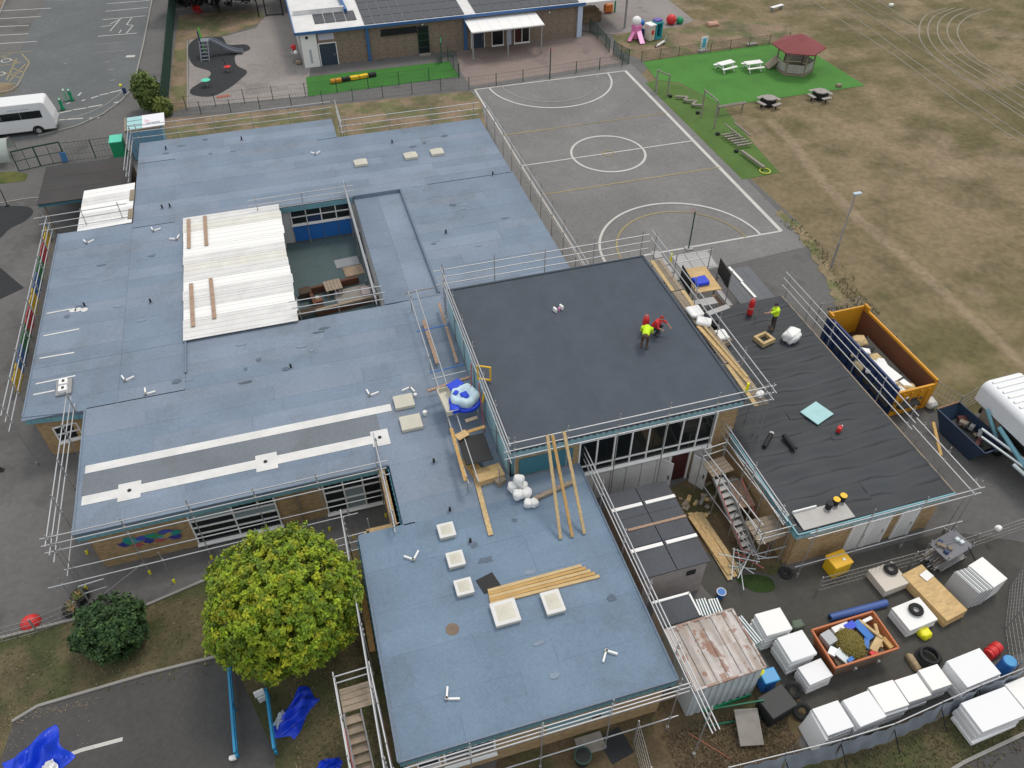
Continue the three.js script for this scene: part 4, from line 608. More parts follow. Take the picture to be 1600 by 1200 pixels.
// ---------------------------------------------------------------- beyond the school: nursery block, fences, play areas, car park
function meshFence(label, pts, { h = 1.2, step = 2.4, m = M.greenMesh, gap = .2, wire = .012, category = 'fence', pw = .055, name = 'mesh_fence' } = {}) {
  const o = thing(name, label, category);
  for (let s = 0; s < pts.length - 1; s++) {
    const [ax, az] = pts[s], [bx, bz] = pts[s + 1], L = Math.hypot(bx - ax, bz - az), n = Math.max(1, Math.round(L / step));
    for (let i = 0; i < n + (s === pts.length - 2 ? 1 : 0); i++) { const t = i / n; mb().box(ax + (bx - ax) * t, h / 2 + .03, az + (bz - az) * t, pw, h + .06, pw, Math.atan2(-(bz - az), bx - ax)).build('post', m, o); }
    for (let i = 0; i < n; i++) { const g = mb(), t0 = (i + .02) / n, t1 = (i + .98) / n, P = t => [ax + (bx - ax) * t, az + (bz - az) * t]; const k = Math.max(2, Math.round(L / n / gap)), r = Math.max(2, Math.round(h / (gap * 1.6)));
      for (let j = 0; j <= k; j++) { const [x, z] = P(t0 + (t1 - t0) * j / k); g.box(x, h / 2, z, wire, h - .05, wire); } for (let j = 0; j <= r; j++) { const y = .04 + (h - .06) * j / r, [x0, z0] = P(t0), [x1, z1] = P(t1); g.beam([x0, y, z0], [x1, y, z1], wire, wire * (j === r ? 3 : 1.4)); }
      g.build('mesh_panel', m, o); }
  }
  return o;
}
{ // nursery block with solar panels
  const b = thing('nursery_block', 'brown brick block with solar panels on its white roof and blue trim', 'building'); const z0 = -81, x0 = 2.7, x1 = 31.3, e = 3.45, slope = .07, D = 22;
  const zr = z => e + (-(z - (z0 + .5))) * slope; // roof height
  wallBox(b, x0 + .1, z0, x1 - .1, z0, 0, e - .1, M.brickBrown, .3); wallBox(b, x0 + .1, z0 - .2, x0 + .1, z0 - D, 0, e, M.render, .3); wallBox(b, x1 - .1, z0 - .2, x1 - .1, z0 - D, 0, e, M.brickBrown, .3);
  const L = Math.hypot(D, D * slope), an = Math.atan(slope); mb().box((x0 + x1) / 2, (zr(z0 + .5) + zr(z0 + .5 - D)) / 2 - .06, z0 + .5 - D / 2, x1 - x0 + .7, .12, L, 0, an).build('roof', M.white, b); const roof = b.children[b.children.length - 1];
  mb().beam([x0 - .4, e - .08, z0 + .55], [x1 + .4, e - .08, z0 + .55], .1, .26).build('gutter', M.blueTrim, b); mb().beam([x0 - .4, e - .05, z0 + .5], [x0 - .4, e - .05 + D * slope, z0 + .5 - D], .1, .26).build('bargeboard', M.blueTrim, b);
  for (const [x, w] of [[9.15, .28], [19.0, .28], [31.25, .5]]) mb().box(x, (e - .1) / 2, z0 + .25, w, e - .1, .3).build('column', x > 30 ? mat('paleBlue', .5, .6, .75, .6) : M.blueTrim, b);
  const panel = mat('solar', .045, .048, .058, .3), pframe = M.galvDull;
  const addPanel = (cx, zc, w, d) => { const y = zr(zc) + .05; const p = mb().box(cx, y, zc, w - .05, .04, d - .05, 0, an).build('solar_panel', panel, roof); };
  for (let i = 0; i < 10; i++) for (let j = 0; j < 4; j++) addPanel(9.5 + i * 1.0, z0 - .55 - j * 1.68, 1.0, 1.66);
  for (let i = 0; i < 11; i++) for (let j = 0; j < 4; j++) addPanel(20.6 + i * 1.0, z0 - .55 - j * 1.68, 1.0, 1.66);
  for (let i = 0; i < 4; i++) addPanel(4.9 + i * 1.03, z0 - 2.1, 1.0, 2.2);
  mb().beam([2.6, zr(-84.6) + .2, -84.6], [7.6, zr(-84.6) + .2, -84.6], .3, .4).build('parapet', M.white, b); mb().beam([7.7, zr(-84) + .2, -84], [7.4, zr(-90) + .2, -90], .3, .3).build('trim', M.blueTrim, b);
  mb().box(3.5, 1.65, z0 + .2, 1.5, 3.3, .12).build('tile_panel', M.whiteClean, b); mb().cyl(3.35, 2.85, z0 + .27, .14, .14, .06, 14, 0, Math.PI / 2).build('wall_light', M.black, b); mb().box(3.5, 1.05, z0 + .27, .22, 1.3, .02).build('sign_plate', mat('greySign', .42, .45, .5, .7), b);
  doorUnit(b, 5.2, 0, z0 + .16, 1.6, 2.1, mat('doorBlue', .03, .05, .075, .5)); mb().box(5.2, 2.75, z0 + .18, 1.5, .6, .06).build('sign_plate', mat('lilacSign', .5, .5, .6, .6), b);
  windowUnit(b, 12.3, 2.35, z0 + .17, 3.5, .45, 3, 1, 0, () => M.glass, M.black); windowUnit(b, 14.7, .05, z0 + .17, 1.05, 2.7, 1, 4, 0, () => M.glass, mat('frameGreen', .02, .05, .045, .5)); mb().box(14.7, .06, z0 + .45, 1.2, .12, .5).build('step', M.concrete, b);
  doorUnit(b, 20.3, 0, z0 + .16, 1.3, 2.1, M.doorBlue);
  windowUnit(b, 22.4, .1, z0 + .17, 1.2, 2.2, 1, 1, 0, () => M.glass, M.whiteClean); mb().box(23.6, 1.1, z0 + .2, .5, 2.2, .06).build('panel', M.paleBlue, b); windowUnit(b, 25.0, .1, z0 + .17, 1.6, 2.2, 2, 1, 0, i => i ? M.glass : M.darkRed, M.whiteClean);
  for (const [x, y] of [[14.7, 2.95], [27.9, 2.8], [19.9, 2.9]]) mb().sph(x, y, z0 + .25, .1).build('lamp', M.whiteClean, b);
}
{ const c = thing('nursery_canopy', 'white lean-to canopy on posts in front of the brown brick block', 'canopy'); for (let i = 0; i < 7; i++) mb().box(19.45 + i * 1.07, 2.92, -80.0, 1.05, .05, 4.7, 0, .07).build('roof_sheet', M.whiteClean, c); mb().beam([18.9, 2.72, -77.75], [26.4, 2.72, -77.75], .1, .14).build('gutter', M.galvDull, c); for (const x of [19.0, 22.6, 26.1]) mb().box(x, 1.36, -77.7, .13, 2.72, .13).build('post', M.galvDull, c); }
{ const c = thing('carport', 'pale flat canopy on a tall post right of the brick block', 'canopy'); mb().box(34.6, 3.0, -84.6, 5.2, .12, 6).build('roof', M.white, c); for (const [x, z] of [[36.9, -81.8], [32.6, -87]]) mb().box(x, 1.5, z, .16, 3, .16).build('post', M.galvDull, c); }
{ const o = mesh('hedge_mound', clean(sackGeo(3.2, 1.5, 2.2)), M.dirt); o.position.set(33.6, .5, -85.2); tag(o, 'brown earth mound under the pale canopy at the top edge', 'mound'); }
// fences
meshFence('low green mesh fence between the dry lawn and the nursery yard', [[-9.75, -73.46], [-2.10, -72.52], [6.17, -72.00], [14.36, -71.86], [16.95, -71.38], [22.29, -71.59], [27.80, -71.97], [32.72, -72.26]], { h: 1.15, step: 3, gap: .25, wire: .006 });
meshFence('low mesh fence along the front of the bright green lawn strip', [[-8.44, -74.40], [-0.83, -74.35], [2.11, -74.19], [16.68, -74.32]], { h: 1.25, step: 3, gap: .3, wire: .005 });
meshFence('short mesh fence at the right end of the bright green lawn strip', [[16.56, -78.37], [16.74, -74.31]], { h: 1.4, step: 2.2, gap: .25 });
meshFence('tall dark green mesh fence beside the car park pavement', [[-9.44, -106.82], [-9.81, -92.48], [-9.96, -82.37], [-10.14, -74.10]], { h: 2.2, step: 2.6, gap: .1, wire: .02 });
meshFence('green mesh fence stepping down from the brick block to the court corner', [[32.96, -82.06], [32.93, -77.29], [32.81, -75.92]], { h: 1.3, step: 2, gap: .12, wire: .016 });
meshFence('green mesh gate panel at the corner of the sports court', [[32.94, -75.20], [33.57, -72.67]], { h: 1.4, step: 1.6, gap: .1, wire: .018 });
meshFence('faint brown mesh fence between the sandy bank and the green lawn', [[35.04, -72.89], [39.14, -73.02], [42.68, -73.00], [47.08, -73.09], [51.72, -73.15]], { h: 1.0, step: 2.6, gap: .16, m: mat('brownMesh', .16, .14, .1, .8) });
{ const o = thing('green_screen', 'solid green screen panel standing at the end of the lawn strip', 'screen', [16.02, 0, -78.86], 1.35); mb().box(0, 1.0, 0, 1.6, 1.9, .06).build('panel', M.green, o); for (const x of [-.8, .8]) mb().box(x, 1.0, 0, .08, 2.05, .09).build('post', M.greenMesh, o); }
meshFence('pair of green mesh gates by the curved shelter', [[-21.32, -66.71], [-19.75, -67.11], [-17.86, -67.42]], { h: 1.7, step: 1.7, gap: 1.2, wire: .04, category: 'gate', name: 'mesh_gate' });
meshFence('thin dark mesh fence behind the dark shelter roof', [[-17.86, -67.42], [-15.60, -67.31], [-13.33, -67.43]], { h: 1.6, step: 2.2, gap: .3 });
tag(mb().box(0, .55, 0, .45, 1.0, .05).build('blue_sign', M.skyBlue2 || mat('skyBlue2', .06, .2, .42, .6)), 'small blue notice hung on the green gate post', 'sign'); { const o = scene.children[scene.children.length - 1]; o.position.set(-17.9, 0, -67.3); o.scale.y = .8; }
// curved clear shelter at the left edge
{ const o = thing('curved_shelter', 'pale translucent curved shelter at the left edge by the gates', 'shelter', [-23.6, 0, -68.8]); const g = new THREE.CylinderGeometry(1.25, 1.25, 3.6, 20, 1, true, 0, Math.PI); g.rotateZ(Math.PI / 2); g.rotateX(Math.PI / 2 * 0); const pm = new THREE.MeshPhysicalMaterial({ roughness: .35, transmission: .45, thickness: 0, side: THREE.DoubleSide }); pm.color.setRGB(.55, .62, .58);
  const N = 18, pos = []; for (let i = 0; i < N; i++) { const a0 = Math.PI * i / N, a1 = Math.PI * (i + 1) / N; const p = (a, x) => [x, .5 + 1.35 * Math.sin(a), 1.25 * Math.cos(a)]; for (const v of [p(a0, -1.8), p(a1, -1.8), p(a0, 1.8), p(a0, 1.8), p(a1, -1.8), p(a1, 1.8)]) pos.push(...v); } const q = new THREE.BufferGeometry(); q.setAttribute('position', new THREE.Float32BufferAttribute(pos, 3)); q.computeVertexNormals(); mesh('glazing', clean(q), pm, o);
  for (const x of [-1.8, 0, 1.8]) { const h = mb(); for (let i = 0; i < 12; i++) { const a0 = Math.PI * i / 12, a1 = Math.PI * (i + 1) / 12; h.bar([x, .5 + 1.37 * Math.sin(a0), 1.27 * Math.cos(a0)], [x, .5 + 1.37 * Math.sin(a1), 1.27 * Math.cos(a1)], .03); } h.bar([x, 0, 1.27], [x, .5, 1.27], .03).bar([x, 0, -1.27], [x, .5, -1.27], .03); h.build('hoop', M.galvDull, o); } }
ground('weedy_verge', [[-25.60, -67.24], [-21.81, -66.85], [-20.58, -66.06], [-20.62, -64.93], [-25.22, -65.07]], .02, mat('weeds', .16, .2, .07, .97, { map: T.dirt }));
// storage boxes
{ const o = thing('green_storage_box', 'green upright storage box behind the dark shelter', 'storage box', [-13.55, 0, -66.9]); mb().rbox(0, .78, 0, .95, 1.56, 1.3, .03).build('body', M.green, o); mb().rbox(0, 1.6, 0, 1.0, .1, 1.36, .03).build('lid', M.greenPale, o); }
{ const o = thing('blue_container', 'pale blue storage container at the back left corner of the roof', 'container', [-11.2, 0, -67.1], .05); mb().box(0, 1.25, 0, 2.6, 2.4, 2.4).build('body', mat('skyBlue', .2, .42, .6, .6, { map: T.grime }), o); for (let i = 0; i < 8; i++) mb().box(-1.15 + i * .33, 1.25, 1.22, .12, 2.2, .05).build('rib', M.skyBlue, o); mb().box(0, 2.48, 0, 2.7, .06, 2.5).build('roof', M.galvDull, o); mb().box(-1.3, 2.56, 0, .16, .1, 2.5).box(0, 2.56, 1.2, 2.6, .1, .1).build('edge', M.timberGrey, o); for (let i = 0; i < 3; i++) mb().box(-.5, 2.58, -.85 + i * .8, 1.35, .08, .68).build('roof_panel', M.aqua || mat('aquaPanel', .42, .72, .74, .5), o); }
{ // white hoarding lying over the container roof, lettering as on the banner
  const cv = document.createElement('canvas'); cv.width = 512; cv.height = 384; const x = cv.getContext('2d'); x.fillStyle = '#e4e6ea'; x.fillRect(0, 0, 512, 384); x.fillStyle = '#dcb9c4'; x.beginPath(); x.moveTo(60, 130); x.lineTo(190, 200); x.lineTo(60, 240); x.fill(); x.fillStyle = '#4a4450'; x.font = 'bold 78px sans-serif'; x.fillText('INTHERS', 90, 300); const t = new THREE.CanvasTexture(cv); t.colorSpace = THREE.SRGBColorSpace; const m = new THREE.MeshStandardMaterial({ map: t, roughness: .6 });
  const o = thing('banner_board', 'white printed board laid on top of the pale blue container', 'board', [-10.35, 2.62, -67.1], .05); const g = new THREE.PlaneGeometry(1.7, 2.3); g.rotateX(-Math.PI / 2); g.translate(0, .052, 0); mesh('print', g, m, o); mb().box(0, .02, 0, 1.72, .06, 2.32).build('board', M.white, o); }
// minibus
{ const o = thing('minibus', 'white minibus with dark side windows parked at the left edge', 'minibus', [-22.2, 0, -74.0], 0); const Wd = 1.95, W = mat('vanWhite', .78, .79, .8, .3);
  const s = new THREE.Shape(); s.moveTo(-3.3, .45); s.lineTo(3.1, .45); s.lineTo(3.2, .75); s.lineTo(3.17, 1.35); s.lineTo(2.9, 2.5); s.quadraticCurveTo(2.85, 2.66, 2.65, 2.68); s.lineTo(-2.2, 2.7); s.lineTo(-2.9, 2.1); s.lineTo(-3.3, 1.3); s.closePath(); const g = new THREE.ExtrudeGeometry(s, { depth: Wd - .16, bevelEnabled: true, bevelSize: .07, bevelThickness: .08, bevelSegments: 3 }); g.translate(0, 0, -Wd / 2 + .08);
  const body = mesh('body', clean(g), W, o);
  for (const [a, b] of [[-2.1, -.72], [-.69, .82], [.85, 2.45]]) for (const z of [1, -1]) mb().box((a + b) / 2, 1.78, z * (Wd / 2 + .012), b - a, .62, .02).build('window', M.glass, o);
  mb().box(3.07, 1.9, 0, .03, .72, 1.35, 0, 0, .23).build('rear_window', M.glass, o); mb().rbox(3.2, .6, 0, .14, .22, Wd, .05).build('bumper', M.galvDull, o); for (const z of [-.86, .86]) mb().box(3.22, 1.05, z, .05, .4, .14).build('tail_light', M.red, o); mb().box(2.2, 2.72, 0, .5, .04, .5).build('roof_vent', M.galvDull, o);
  for (const x of [1.75, -2.1]) for (const z of [.86, -.86]) { const w = new THREE.Group(); w.name = 'wheel'; w.position.set(x, .36, z); o.add(w); mb().add(new THREE.CylinderGeometry(.36, .36, .24, 20), 0, 0, 0, 0, Math.PI / 2).build('tyre', M.tyre, w); mb().add(new THREE.CylinderGeometry(.2, .2, .27, 14), 0, 0, 0, 0, Math.PI / 2).build('rim', M.galv, w); const ar = new THREE.RingGeometry(.36, .47, 20, 1, 0, Math.PI); mb().add(new THREE.TorusGeometry(.42, .05, 6, 16, Math.PI), 0, 0, Math.sign(z) * .13).build('wheel_arch', M.black, w); }
  const cv = document.createElement('canvas'); cv.width = 1024; cv.height = 64; const x = cv.getContext('2d'); x.fillStyle = '#e6e8ea'; x.fillRect(0, 0, 1024, 64); x.fillStyle = '#6d78a8'; x.font = 'bold 44px serif'; x.fillText('PRIMARY SCHOOL', 420, 48); const t = new THREE.CanvasTexture(cv); t.colorSpace = THREE.SRGBColorSpace; const pg = new THREE.PlaneGeometry(4.2, .2); pg.translate(.4, 2.3, Wd / 2 + .012); mesh('lettering', pg, new THREE.MeshStandardMaterial({ map: t, roughness: .4 }), o);
  mb().box(-.5, .42, 0, 5.2, .14, Wd - .3).build('underbody', M.black, o); }
// child shaped crossing figures
function figureSign(x, z, label, c) { const o = thing('child_figure_sign', label, 'figure sign', [x, 0, z], .3); const prof = [[.17, 0], [.19, .05], [.12, .35], [.16, .75], [.1, .85], [.13, .98], [.1, 1.12], [0, 1.17]].map(p => new THREE.Vector2(...p)); mesh('body', clean(new THREE.LatheGeometry(prof, 14)), c, o); mb().sph(0, 1.02, .08, .09).build('face', M.whiteClean, o); mb().cyl(0, .03, 0, .24, .22, .06, 14).build('base', M.black, o); }
figureSign(-19.1, -77.6, 'green child shaped bollard nearest the minibus', M.green); figureSign(-18.5, -79.4, 'green child shaped bollard, right one of the far pair', M.green); figureSign(-18.95, -79.5, 'green and white child shaped bollard, left one of the far pair', mat('greenWhite', .25, .45, .33, .6));
{ const o = thing('crossing_post', 'small yellow topped post with a blue panel at the end of the crossing', 'post', [-13.94, 0, -79.08]); mb().cyl(0, .5, 0, .05, .05, 1, 8).build('post', M.galvDull, o); mb().sph(-.05, 1.02, 0, .13).build('cap', M.yellowBright, o); mb().box(.12, .5, .05, .3, .5, .05).build('panel', M.navy, o); }
// slide and spring toys on the black rubber
{ const o = thing('slide', 'grey playground slide with bright green posts on black rubber', 'slide', [-6.36, 0, -86.84], -.15); const g = mat('slideGrey', .2, .22, .26, .5), lime = mat('lime', .1, .55, .05, .5);
  for (const z of [-.5, .35]) mb().bar([-.35, 0, z], [-.35, 2.5, z], .06, 8).build('post', z < 0 ? lime : M.navy, o); for (const z of [-.5, .35]) mb().bar([.45, 0, z], [.45, 1.5, z], .05, 8).build('post', g, o); mb().box(0, 1.45, -.08, 1.0, .07, .95).build('platform', g, o); mb().box(-.35, 2.05, -.5, .1, .9, .25).build('side_panel', lime, o); mb().box(-.35, 2.05, .35, .1, .8, .2).build('side_panel', M.navy, o);
  for (let i = 0; i < 5; i++) mb().box(0, 1.2 - i * .27, .55 + i * .24, .75, .05, .2).build('tread', g, o); for (const x of [-.4, .4]) mb().beam([x, 1.5, .4], [x, 0, 1.75], .06, .12).build('stringer', g, o);
  const c = new THREE.CatmullRomCurve3([V(.5, 1.48, -.1), V(1.2, 1.1, -.1), V(2.1, .5, -.05), V(2.9, .22, 0), V(3.5, .2, .02)]); for (let i = 0; i < 12; i++) { const a = c.getPoint(i / 12), b = c.getPoint((i + 1) / 12); mb().beam([a.x, a.y, a.z], [b.x, b.y, b.z], .6, .05).beam([a.x, a.y + .1, a.z + .3], [b.x, b.y + .1, b.z + .3], .05, .2).beam([a.x, a.y + .1, a.z - .3], [b.x, b.y + .1, b.z - .3], .05, .2).build('chute', g, o); } for (const x of [1.4, 2.6]) mb().bar([x, 0, -.1], [x, x < 2 ? .95 : .25, -.1], .05).build('support', g, o); }
for (const [x, z, c, l, s] of [[-6.57, -79.09, M.greenPale, 'pale green toadstool seat on the black rubber', 1], [-4.53, -82.02, M.red, 'small red spring toy seat on the black rubber', .8]]) { const o = thing('play_seat', l, 'play seat', [x, 0, z]); mb().cyl(0, .25 * s, 0, .08, .08, .5 * s, 10).build('stem', M.galvDull, o); mb().cyl(0, .55 * s, 0, .2, .42 * s, .14, 16).build('seat', c, o); if (s < 1) mb().bar([-.1, .5, -.1], [-.25, 1.2, -.25], .03).build('handle', M.black, o); }
{ const o = thing('door_mat', 'small brick red mat on the pale playground tarmac by the fence', 'mat'); mb().box(0, .03, 0, 1.2, .02, .5, -.1).build('mat', mat('matRed', .33, .12, .08, .9), o); o.position.set(-5.20, 0, -76.35); o.rotation.y = .2; }
{ const o = thing('toy_pile', 'heap of red and white toys beside the white tiled corner of the brick block', 'toys', [2.05, 0, -82.66]); mb().add(sackGeo(.5, .5, .5), 0, 1.3, -.3).build('red_crate', M.red, o); mb().rbox(0, .5, 0, .7, 1.0, .8, .1).build('trolley', M.galvDull, o); mb().sph(.1, 1.0, .3, .2).build('ball', M.whiteClean, o); mb().add(sackGeo(.6, .4, .4), .2, .2, .8).build('brown_box', M.boardGrey, o); }
for (const [x, z, l, m] of [[-7.34, -99.60, 'small red toy chair at the back of the dry grass, left one', M.red], [-6.93, -99.27, 'small red toy chair at the back of the dry grass, right one', M.red]]) { const o = thing('toy_chair', l, 'chair', [x, 0, z], .4); mb().box(0, .35, 0, .5, .06, .5).build('seat', m, o); mb().box(0, .65, -.23, .5, .6, .06).build('backrest', m, o); for (const [a, b] of [[-.2, -.2], [.2, -.2], [-.2, .2], [.2, .2]]) mb().box(a, .17, b, .06, .34, .06).build('leg', m, o); }
for (const [x, z, l] of [[-0.70, -96.19, 'dark post of the swing frame left'], [-0.15, -96.03, 'dark post of the swing frame right']].slice(0, 1)) { const o = thing('climbing_frame', 'dark timber climbing frame at the back of the pale playground', 'climbing frame', [x, 0, z]); for (const [a, b] of [[0, 0], [.8, 0], [2.6, .2]]) mb().box(a, 1.3, b, .14, 2.6, .14).build('post', M.black, o); mb().beam([0, 2.5, 0], [2.6, 2.5, .2], .12, .12).build('beam', M.black, o); mb().beam([.8, .15, 0], [2.6, .15, .2], .1, .1).build('beam', M.black, o); mb().box(.1, 2.45, .1, .3, .3, .1).build('panel', M.orange, o); }
// lawn train
{ const o = thing('wooden_train', 'low orange and dark wooden play train on the green lawn strip', 'play train', [6.85, 0, -76.62], .12); let x = -2.2; for (let i = 0; i < 6; i++) { const m = [M.orange, M.black, M.black, M.yellow, M.yellow, M.black][i], w = [1.1, .4, .4, .9, .9, .8][i]; mb().rbox(x + w / 2, .22, 0, w - .06, .3, .45, .05).build('wagon', m, o); x += w; } }
{ const o = thing('netball_post', 'tall netball post and ring at the near end of the court', 'netball post', [25.23, 0, -41.6]); mb().cyl(0, 1.5, 0, .05, .045, 3.0, 10).build('post', M.greenMesh, o); mb().tor(0, 2.95, -.25, .19, .015).build('ring', M.tubeRed, o); mb().box(0, .05, 0, .5, .1, .5).build('base', M.galvDull, o); }
{ const o = thing('netball_post', 'tall netball post at the far end of the court by the fence', 'netball post', [24.93, 0, -71.42]); mb().cyl(0, 1.5, 0, .06, .05, 3.0, 10).build('post', M.greenMesh, o); mb().tor(0, 2.95, .25, .19, .015).build('ring', M.tubeRed, o); }
// toys right of the brick block
{ const o = thing('toy_slide', 'pink and white plastic toy slide set on the sandy bank', 'toy slide', [36.9, .0, -78.3], .3); mb().rbox(0, .75, -.3, .8, 1.4, .8, .1).build('tower', M.pink, o); mb().sph(0, 1.75, -.4, .5).build('roof', M.whiteClean, o); mb().beam([0, .9, .1], [-.5, .1, 1.4], .5, .1).build('chute', mat('pinkPale', .85, .4, .7, .4), o); mb().beam([-.4, .8, -.2], [-1.3, .15, .2], .35, .1).build('ramp', M.pink, o); mb().sph(.6, 1.5, -.3, .35).build('ball', M.blue, o); mb().rbox(.6, .5, .1, .3, 1.0, .5, .05).build('panel', M.navy, o); }
{ const o = thing('toy_playhouse', 'teal and cream plastic playhouse beside the pink slide', 'playhouse', [38.5, 0, -78.0], .3); mb().rbox(-.5, .8, 0, .7, 1.5, .9, .05).build('wall', M.cream, o); mb().box(-.5, 1.6, 0, .8, .12, 1).build('roof', M.whiteClean, o); const f = mb(); f.rbox(.05, .85, 0, .16, 1.7, .9, .04).rbox(.8, .85, 0, .16, 1.7, .9, .04).rbox(.42, 1.65, 0, .9, .2, .9, .05).rbox(.42, .1, 0, .9, .2, .9, .05); f.build('frame', M.tealToy, o); mb().box(.42, .85, -.1, .6, 1.3, .05).build('door', M.navy, o); mb().rbox(.42, 1.85, 0, .8, .2, .7, .05).build('roof', mat('purple', .14, .1, .4, .5), o); mb().box(-.5, .9, .47, .3, .4, .04).build('window', M.red, o); }
{ const o = thing('toy_ball', 'red round toy with a green piece on the grey paving', 'toy', [42.09, 0, -81.30]); mb().sph(0, .5, 0, .55).build('ball', M.red, o); mb().sph(1.0, .35, .1, .4).build('bush_toy', M.green, o); }
{ const o = thing('toy_scooter', 'pale metal scooter lying on the sandy bank', 'scooter', [38.44, 0, -76.01], .4); mb().box(0, .25, 0, 1.3, .08, .25, 0, 0, .2).build('deck', M.white, o); mb().bar([.5, .3, 0], [.9, .9, 0], .04).build('handle', M.galv, o); for (const x of [-.6, .6]) mb().tor(x, .15, 0, .13, .04, 0, 0).build('wheel', M.black, o); }
{ const o = thing('orange_toy', 'orange toy shape on the sand under the pale canopy', 'toy', [36.84, 0, -86.52]); mb().add(sackGeo(1, 1, .6), 0, .5, 0).build('body', mat('toyOrange', .7, .2, .04, .5), o); mb().cyl(.8, .6, 0, .1, .1, 1.2, 8).build('post', M.green, o); }
{ const o = mesh('clay_lump', clean(sackGeo(1.3, .5, .8)), mat('clay', .5, .3, .22, .9)); o.position.set(46.22, 0.15, -79.64); tag(o, 'pinkish rounded rock on the dry sandy bank', 'rock'); }
{ const o = thing('notice_board', 'white and light blue notice board at the edge of the green lawn', 'notice board', [42.08, 0, -73.52], .2); mb().box(0, .85, 0, .85, 1.2, .06).build('board', M.whiteClean, o); mb().box(0, .85, .04, .4, .9, .02).build('print', mat('signBlue', .1, .5, .8, .5), o); for (const x of [-.4, .4]) mb().box(x, .7, -.05, .07, 1.4, .07).build('post', M.galvDull, o); mb().box(0, .06, 0, 1.0, .12, .6).build('base', M.galvDull, o); }
tag(mb().rbox(0, .12, 0, 1.2, .24, .6, .06).build('stone_block', M.concrete), 'grey block at the back edge of the green lawn left of the pavilion', 'block'); scene.children[scene.children.length - 1].position.set(47.59, 0, -73.48);
// pavilion
{ const o = thing('pavilion', 'hexagonal timber pavilion with a dark red roof on the green lawn', 'pavilion', [48.5, 0, -66.8], -.5); const Rr = 1.75, V6 = i => [Rr * Math.cos(i * Math.PI / 3), Rr * Math.sin(i * Math.PI / 3)];
  mb().cyl(0, .1, 0, 1.85, 1.85, .2, 6, Math.PI / 6).build('floor', M.timberGrey, o);
  for (let i = 0; i < 6; i++) { const [x, z] = V6(i), [x2, z2] = V6(i + 1); mb().box(x, 1.25, z, .14, 2.3, .14).build('post', M.timberGrey, o); if (i !== 3) { for (let k = 0; k < 4; k++) mb().beam([x, .35 + k * .2, z], [x2, .35 + k * .2, z2], .05, .18).build('side_plank', mat('greyPlank', .58, .56, .55, .85, { map: T.wood }), o); } }
  for (let i = 0; i < 6; i++) { const a = i * Math.PI / 3, b = (i + 1) * Math.PI / 3, E = 2.55, y0 = 2.35, y1 = 3.45; const g = new THREE.BufferGeometry(); g.setAttribute('position', new THREE.Float32BufferAttribute([0, y1, 0, E * Math.cos(b), y0, E * Math.sin(b), E * Math.cos(a), y0, E * Math.sin(a), 0, y1 - .1, 0, E * Math.cos(a), y0 - .1, E * Math.sin(a), E * Math.cos(b), y0 - .1, E * Math.sin(b), E * Math.cos(a), y0, E * Math.sin(a), E * Math.cos(b), y0, E * Math.sin(b), E * Math.cos(a), y0 - .1, E * Math.sin(a), E * Math.cos(b), y0, E * Math.sin(b), E * Math.cos(b), y0 - .1, E * Math.sin(b), E * Math.cos(a), y0 - .1, E * Math.sin(a)], 3)); g.computeVertexNormals(); mesh('roof_panel', clean(g), M.redRoof, o); }
  mb().beam([-1.6, 1.0, -.2], [-2.6, .1, .2], 1.1, .08).build('ramp', M.timberGrey, o); }
// picnic tables
function picnic(x, z, ry, m, label, round) { const o = thing('picnic_table', label, 'picnic table', [x, 0, z], ry, 'picnic tables by the green lawn');
  if (!round) { for (let i = 0; i < 3; i++) mb().box(0, .75, -.26 + i * .26, 1.75, .05, .24).build('top_plank', m, o); for (const s of [-1, 1]) { mb().box(0, .45, s * .68, 1.75, .05, .28).build('bench', m, o); for (const t of [-.6, .6]) mb().beam([t, 0, s * .7], [t, .74, s * .22], .06, .1).build('leg', m, o); } for (const t of [-.6, .6]) mb().box(t, .4, 0, .06, .08, 1.5).build('cross_bar', m, o); }
  else { mb().cyl(0, .74, 0, .62, .62, .08, 8, Math.PI / 8).build('top', m, o); for (let i = 0; i < 4; i++) { const a = i * Math.PI / 2; mb().box(Math.cos(a) * .95, .45, Math.sin(a) * .95, .36, .06, .95, -a).build('bench', m, o); mb().box(Math.cos(a) * .5, .4, Math.sin(a) * .5, 1.0, .1, .1, -a).build('support', M.black, o); mb().box(Math.cos(a) * .9, .2, Math.sin(a) * .9, .1, .42, .1, -a).build('leg', M.black, o); } mb().box(0, .3, 0, .9, .6, .9).build('base', M.black, o); } }
picnic(42.0, -68.6, .22, M.whiteClean, 'white picnic table on the green lawn, left of the two'); picnic(44.6, -67.9, .0, M.whiteClean, 'white picnic table on the green lawn nearest the pavilion');
picnic(42.1, -60.4, .3, mat('plankLilac', .42, .4, .4, .8, { map: T.wood }), 'weathered octagonal picnic table at the lower edge of the green lawn, left one', 1); picnic(47.3, -60.3, .1, M.plankLilac, 'weathered octagonal picnic table with dark base, right one', 1);
tag(mb().rbox(0, .15, 0, .5, .3, .4, .08).build('tree_stump', M.timberGrey), 'small pale stump on the right corner of the green lawn', 'stump'); scene.children[scene.children.length - 1].position.set(50.48, 0, -62.04);
